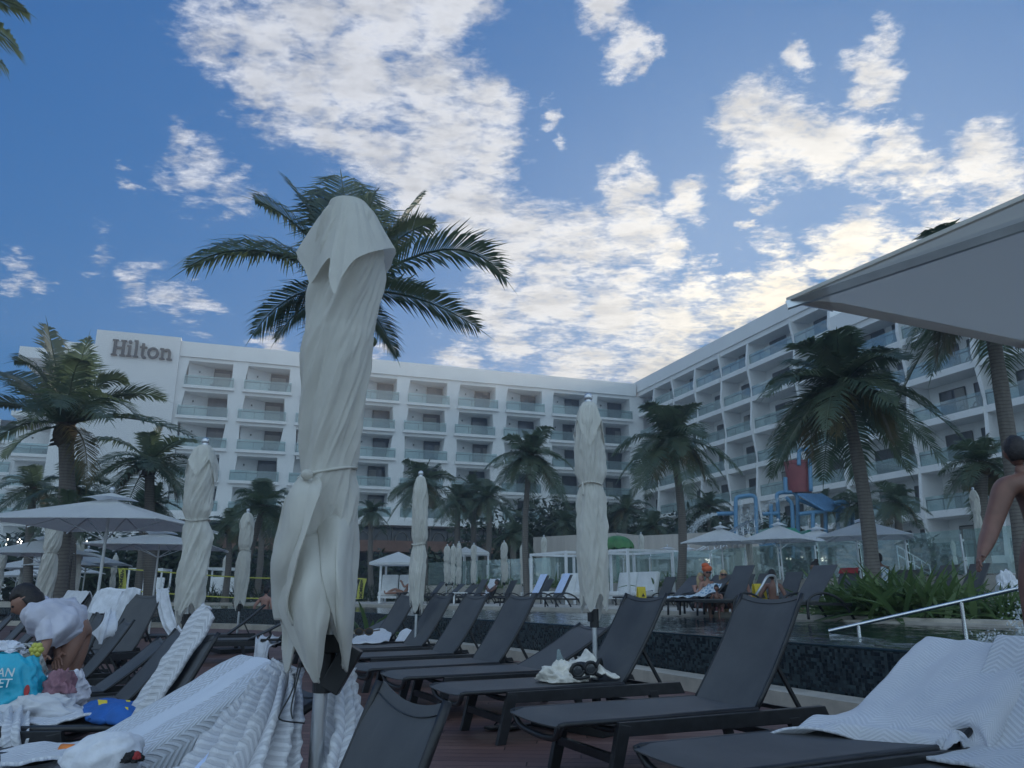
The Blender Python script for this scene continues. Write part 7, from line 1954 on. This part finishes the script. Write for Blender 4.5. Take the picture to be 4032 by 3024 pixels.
# ------------------------------------------------------------------ water play structure
Yp = 44.0
wp_ = empty('water_playground', (atY(3130, 2200, Yp).x, Yp, 1.35), 0, 'water play structure with blue pipes, red tipping bucket, blue roof and green slides', 'playground')
def pp(x, y, dy=0): return atY(x, y, Yp+dy)
def bend(pts, r=.12):
    return spline(pts, len(pts)*7)
PIPES = [[(2897, 2200), (2897, 2080), (2897, 1985), (2900, 1962), (2915, 1955), (2950, 1951), (2968, 1955), (2976, 1975), (2978, 2090), (2980, 2200)], [(2822, 2023), (2860, 2022), (2897, 2021)],
 [(3036, 2200), (3036, 2080), (3036, 1985)], [(3068, 2200), (3066, 2080), (3062, 1985), (3059, 1952), (3070, 1941), (3100, 1939), (3124, 1940), (3138, 1955), (3141, 1990), (3144, 2200)], [(3092, 1880), (3093, 1915), (3094, 1940)],
 [(3094, 1958), (3108, 1972), (3118, 1992), (3122, 2080), (3124, 2200)], [(3003, 2024), (3035, 2022), (3063, 2021)], [(3142, 1966), (3195, 1988), (3247, 2011)], [(3146, 2024), (3195, 2018), (3247, 2013)],
 [(3283, 1981), (3310, 1976), (3326, 1978), (3338, 1990), (3341, 2020), (3343, 2200)], [(3357, 2200), (3357, 2080), (3358, 2010), (3364, 1999), (3376, 1996)], [(3400, 1997), (3418, 1993), (3427, 1996), (3429, 2030), (3431, 2200)], [(3427, 1996), (3450, 1998), (3466, 1996)],
 [(3146, 1832), (3146, 1795), (3149, 1776), (3160, 1770), (3174, 1770), (3184, 1780), (3188, 1800), (3193, 1934)], [(3250, 2014), (3252, 2100), (3254, 2200)], [(3300, 2020), (3302, 2200)], [(3200, 2020), (3202, 2200)]]
for i, P in enumerate(PIPES):
    g = G(); g.tube(spline([pp(x, y, (i % 4)*.35) for x, y in P], len(P)*6), .115, 12); g.build('pipe', 'pipe_blue', wp_, True, True)
g = G(); n_ = 40; vs = []; bc0, bc1 = pp(3140, 1818, 1.2), pp(3143, 1941, 1.2); r0, r1 = .79, .64
tab = [(0, bc1.z, r1), (.03, bc1.z, r1), (.9, lerp(bc1.z, bc0.z, .9), lerp(r1, r0, .9)), (.91, lerp(bc1.z, bc0.z, .91), r0*1.03), (1, bc0.z, r0*1.03), (1, bc0.z, r0*.95), (.5, bc0.z-.5, r0*.9)]
for _, z, r in tab:
    for i in range(n_): vs.append((bc0.x+r*cos(2*pi*i/n_), bc0.y+r*sin(2*pi*i/n_), z))
fs = [(j*n_+i, j*n_+(i+1) % n_, j*n_+n_+(i+1) % n_, j*n_+n_+i) for j in range(len(tab)-1) for i in range(n_)]+[tuple(range(n_)), tuple(6*n_+i for i in range(n_))]
g.add(vs, fs); g.build('bucket', 'bucket_red', wp_, True, True, auto=.6)
g = G(); g.prism([pp(3139, 1948, -.3), pp(3238, 1949, 2.0), pp(3360, 2022, 2.0), pp(3247, 2013, -.3)], (0, 0, .07))
for k in range(12):
    t = (k+.5)/12; a = pp(3139, 1948, -.3).lerp(pp(3238, 1949, 2.0), t); b = pp(3247, 2013, -.3).lerp(pp(3360, 2022, 2.), t); g.bar(a+V((0, 0, .09)), b+V((0, 0, .09)), .05, .05)
g.build('roof', 'roof_blue', wp_, world=True)
g = G(); g.prism([pp(3000, 2110, 0), pp(3030, 2078, 0), pp(3130, 2078, 0), pp(3160, 2108, 0)], (0, 2.5, 0)); g.prism([pp(3160, 2108, .3), pp(3180, 2086, .3), pp(3215, 2084, .3), pp(3222, 2110, .3)], (0, 2, 0)); g.build('green_roof', 'slide_green', wp_, world=True)
for pts, r in (([(3110, 2130), (3160, 2160), (3230, 2190), (3300, 2212), (3330, 2235)], .42), ([(3060, 2140), (3090, 2180), (3110, 2230)], .35)):
    C = spline([pp(x, y, 1.5) for x, y in pts], 24); g = G(); vs = []
    for p in C:
        for k in range(13): a = pi+pi*k/12; vs.append(p+V((0, r*cos(a)*1.0, r*sin(a)*.8+r*.3)))
    g.add(vs, [(j*13+k, j*13+k+1, j*13+14+k, j*13+13+k) for j in range(24) for k in range(12)]); g.build('slide', 'slide_green', wp_, True, True, fixn=False)
g = G(); c = pp(3130, 2150, 2); g.box((c.x, c.y, c.z), (5.2, 3, .2)); g.build('platform', 'pipe_blue', wp_, world=True)
for x_ in (3030, 3110, 3200, 3290, 3380):
    g = G(); c = pp(x_, 2150, 2.2); g.box((c.x, c.y, 1.35+(c.z-1.35)/2), (.4, .4, c.z-1.35)); g.build('pillar', 'ceiling_grey', wp_, world=True)
for k in range(26):
    g = G(); c = pp(3290+k*6, 2120, .2); g.box((c.x, c.y, c.z), (.035, .035, .75)); g.build('baluster', 'pipe_blue', wp_, world=True)
# stair
st = empty('stair', (pp(2840, 2250).x, 39, 1.35), 0, 'stair with pale metal handrails behind the glass under the open parasols', 'stair')
ys = 39.0
q0, q1 = atY(2770, 2250, ys), atY(2975, 2115, ys+2.2)
for k in range(12):
    t = k/11; a = q0.lerp(q1, t); g = G(); g.box((a.x, a.y+.6, (a.z+1.2)/2-.1), (.28, 1.3, max(.1, a.z-1.2))); g.build('step', 'concrete_streak', st, world=True)
for dy in (0, 1.3):
    for hh in (.95, .5):
        g = G(); g.tube([q0+V((-.2, dy, hh)), q1+V((0, dy, hh))], .035, 8); g.build('handrail', 'alu', st, True, True)
    for k in range(10):
        a = q0.lerp(q1, k/9); g = G(); g.tube([a+V((0, dy, -.1)), a+V((0, dy, .95))], .025, 6); g.build('baluster', 'alu', st, True, True)
# small stair at the right by the hotel entrance
s2 = empty('handrail', atY(3600, 2200, 30), 0, 'thin descending handrail on the terrace at the right behind the glass', 'handrail')
for dz in (0, -.35):
    g = G(); g.tube([atY(3530, 2148, 30)+V((0, 0, dz)), atY(3660, 2226, 30)+V((0, 0, dz))], .025, 6); g.build('rail', 'alu', s2, True, True)
for k in range(5):
    a = atY(3530, 2148, 30).lerp(atY(3660, 2226, 30), k/4); g = G(); g.tube([a, (a.x, a.y, 1.35)], .02, 6); g.build('post', 'alu', s2, True, True)
# ------------------------------------------------------------------ water spray and splash
def spray(name, label, arcs, n, seed, rad=.025, kind='stuff'):
    rg = random.Random(seed); g = G()
    for k in range(n):
        P, w = arcs[rg.randrange(len(arcs))]
        t = rg.random()**.8; m = len(P)-1; i = min(int(t*m), m-1); p = P[i].lerp(P[i+1], t*m-i)
        p = p+V((rg.gauss(0, w), rg.gauss(0, w), rg.gauss(0, w)))*(.3+t)
        r = rad*rg.uniform(.4, 1.3); ax = V((rg.gauss(0, 1), rg.gauss(0, 1), rg.gauss(0, 1))).normalized()
        q = ax.orthogonal().normalized(); e = ax.cross(q)
        g.add([p+ax*r*1.6, p+q*r, p-q*r*.5+e*r*.87, p-q*r*.5-e*r*.87, p-ax*r*1.6], [(0, 1, 2), (0, 2, 3), (0, 3, 1), (4, 2, 1), (4, 3, 2), (4, 1, 3)])
    o = g.build(name, 'splash', None, False, fixn=False); tag(o, label, 'water spray', kind=kind); return o
a1 = spline([pp(2822, 2024), pp(2790, 2032), pp(2750, 2055), pp(2725, 2095), pp(2712, 2130)], 16)
spray('water_jet', 'water jet falling left from the horizontal blue pipe', [(a1, .14)], 1300, 1, .022)
a2 = spline([pp(2914, 1962), pp(2916, 1990), pp(2916, 2060), pp(2916, 2110)], 12); a3 = spline([pp(3094, 1966), pp(3050, 1972), pp(3010, 1995), pp(2985, 2040), pp(2975, 2100)], 14); a4 = spline([pp(2960, 1990), pp(2950, 2050), pp(2945, 2110)], 10)
spray('water_spray', 'white water spray around the blue pipe arches', [(a2, .09), (a3, .14), (a4, .35)], 2200, 2, .020)
a5 = spline([pp(3350, 2055), pp(3320, 2058), pp(3300, 2080), pp(3290, 2110)], 8); spray('water_spray', 'small water spray beneath the blue roof', [(a5, .2)], 350, 3, .02)
sp0 = atY(4040, 2530, 7.6)
a6 = spline([sp0+V((.1, 0, -.02)), sp0+V((-.05, 0, .12)), sp0+V((.05, 0, .30))], 8); a7 = spline([sp0, sp0+V((-.2, .1, .03)), sp0+V((-.35, .1, .0))], 8)
spray('water_splash', 'water splash in the pool at the right edge below the handrail', [(a6, .06), (a7, .04)], 500, 4, .010)
# string lights
sl_ = empty('string_lights', px(100, 2140, 40), 0, 'tiny string lights in the dark behind the left parasols', 'string lights')
BX = [(31, 2124), (24, 2144), (70, 2134), (78, 2124), (85, 2132), (72, 2145), (82, 2140), (87, 2146), (113, 2134), (128, 2129), (141, 2136), (153, 2129), (265, 2137), (342, 2132), (484, 2146), (525, 2147)]
for x_, y_ in BX: g = G(); g.ell(px(x_, y_, 38)-sl_.location, .032, 8, 6); g.build('bulb', 'bulb', sl_, True)
for i in range(len(BX)-1):
    if i in (11, 12, 13): continue
    g = G(); g.tube([px(*BX[i], 38)-sl_.location+V((0, 0, .04)), px(*BX[i+1], 38)-sl_.location+V((0, 0, .04))], .006, 4); g.build('wire', 'black_plastic', sl_)
# small table and things on the far deck
for i, (x_, y_, Y_, lb) in enumerate([(1812, 2350, 31, 'small white crate table between the far loungers'), (2075, 2338, 33, 'small white table beside the pale palm trunk'), (1590, 2345, 31.5, 'small dark side table by the tent cabana')]):
    p = atY(x_, y_, Y_); o = empty('side_table', (p.x, p.y, ZF), 0, lb, 'side table', 'small far tables')
    g = G(); g.box((0, 0, .42), (.55, .45, .04)); g.build('table_top', 'white_metal' if i < 2 else 'frame_black', o, bevel=.005)
    for a in (-1, 1):
        for b in (-1, 1): g = G(); g.box((a*.24, b*.19, .2), (.04, .04, .4)); g.build('leg', 'white_metal' if i < 2 else 'frame_black', o)
# ------------------------------------------------------------------ haze volume added to imitate the lens veil
g = G(); g.box((0, 60, 14.5), (300, 180, 33)); hz_ = g.build('haze', 'canvas'); hz_.data.materials.clear()
m = bpy.data.materials.new('veil_haze'); m.use_nodes = True; nt = m.node_tree; nt.nodes.clear()
o_ = nt.nodes.new('ShaderNodeOutputMaterial'); pv = nt.nodes.new('ShaderNodeVolumePrincipled')
pv.inputs['Density'].default_value = .0028; pv.inputs['Anisotropy'].default_value = .62; pv.inputs['Color'].default_value = (.93, .95, .97, 1)
nt.links.new(pv.outputs[0], o_.inputs['Volume']); hz_.data.materials.append(m)
tag(hz_, 'thin haze added to imitate the lens veil', kind='stuff')
S.cycles.volume_bounces = 0

for o in bpy.data.objects:
    if 'cp' in o.keys(): del o['cp']
    if 'label' in o.keys() and len(o['label'].replace(',', '').split()) > 16: print('LONG', o.name, o['label'])
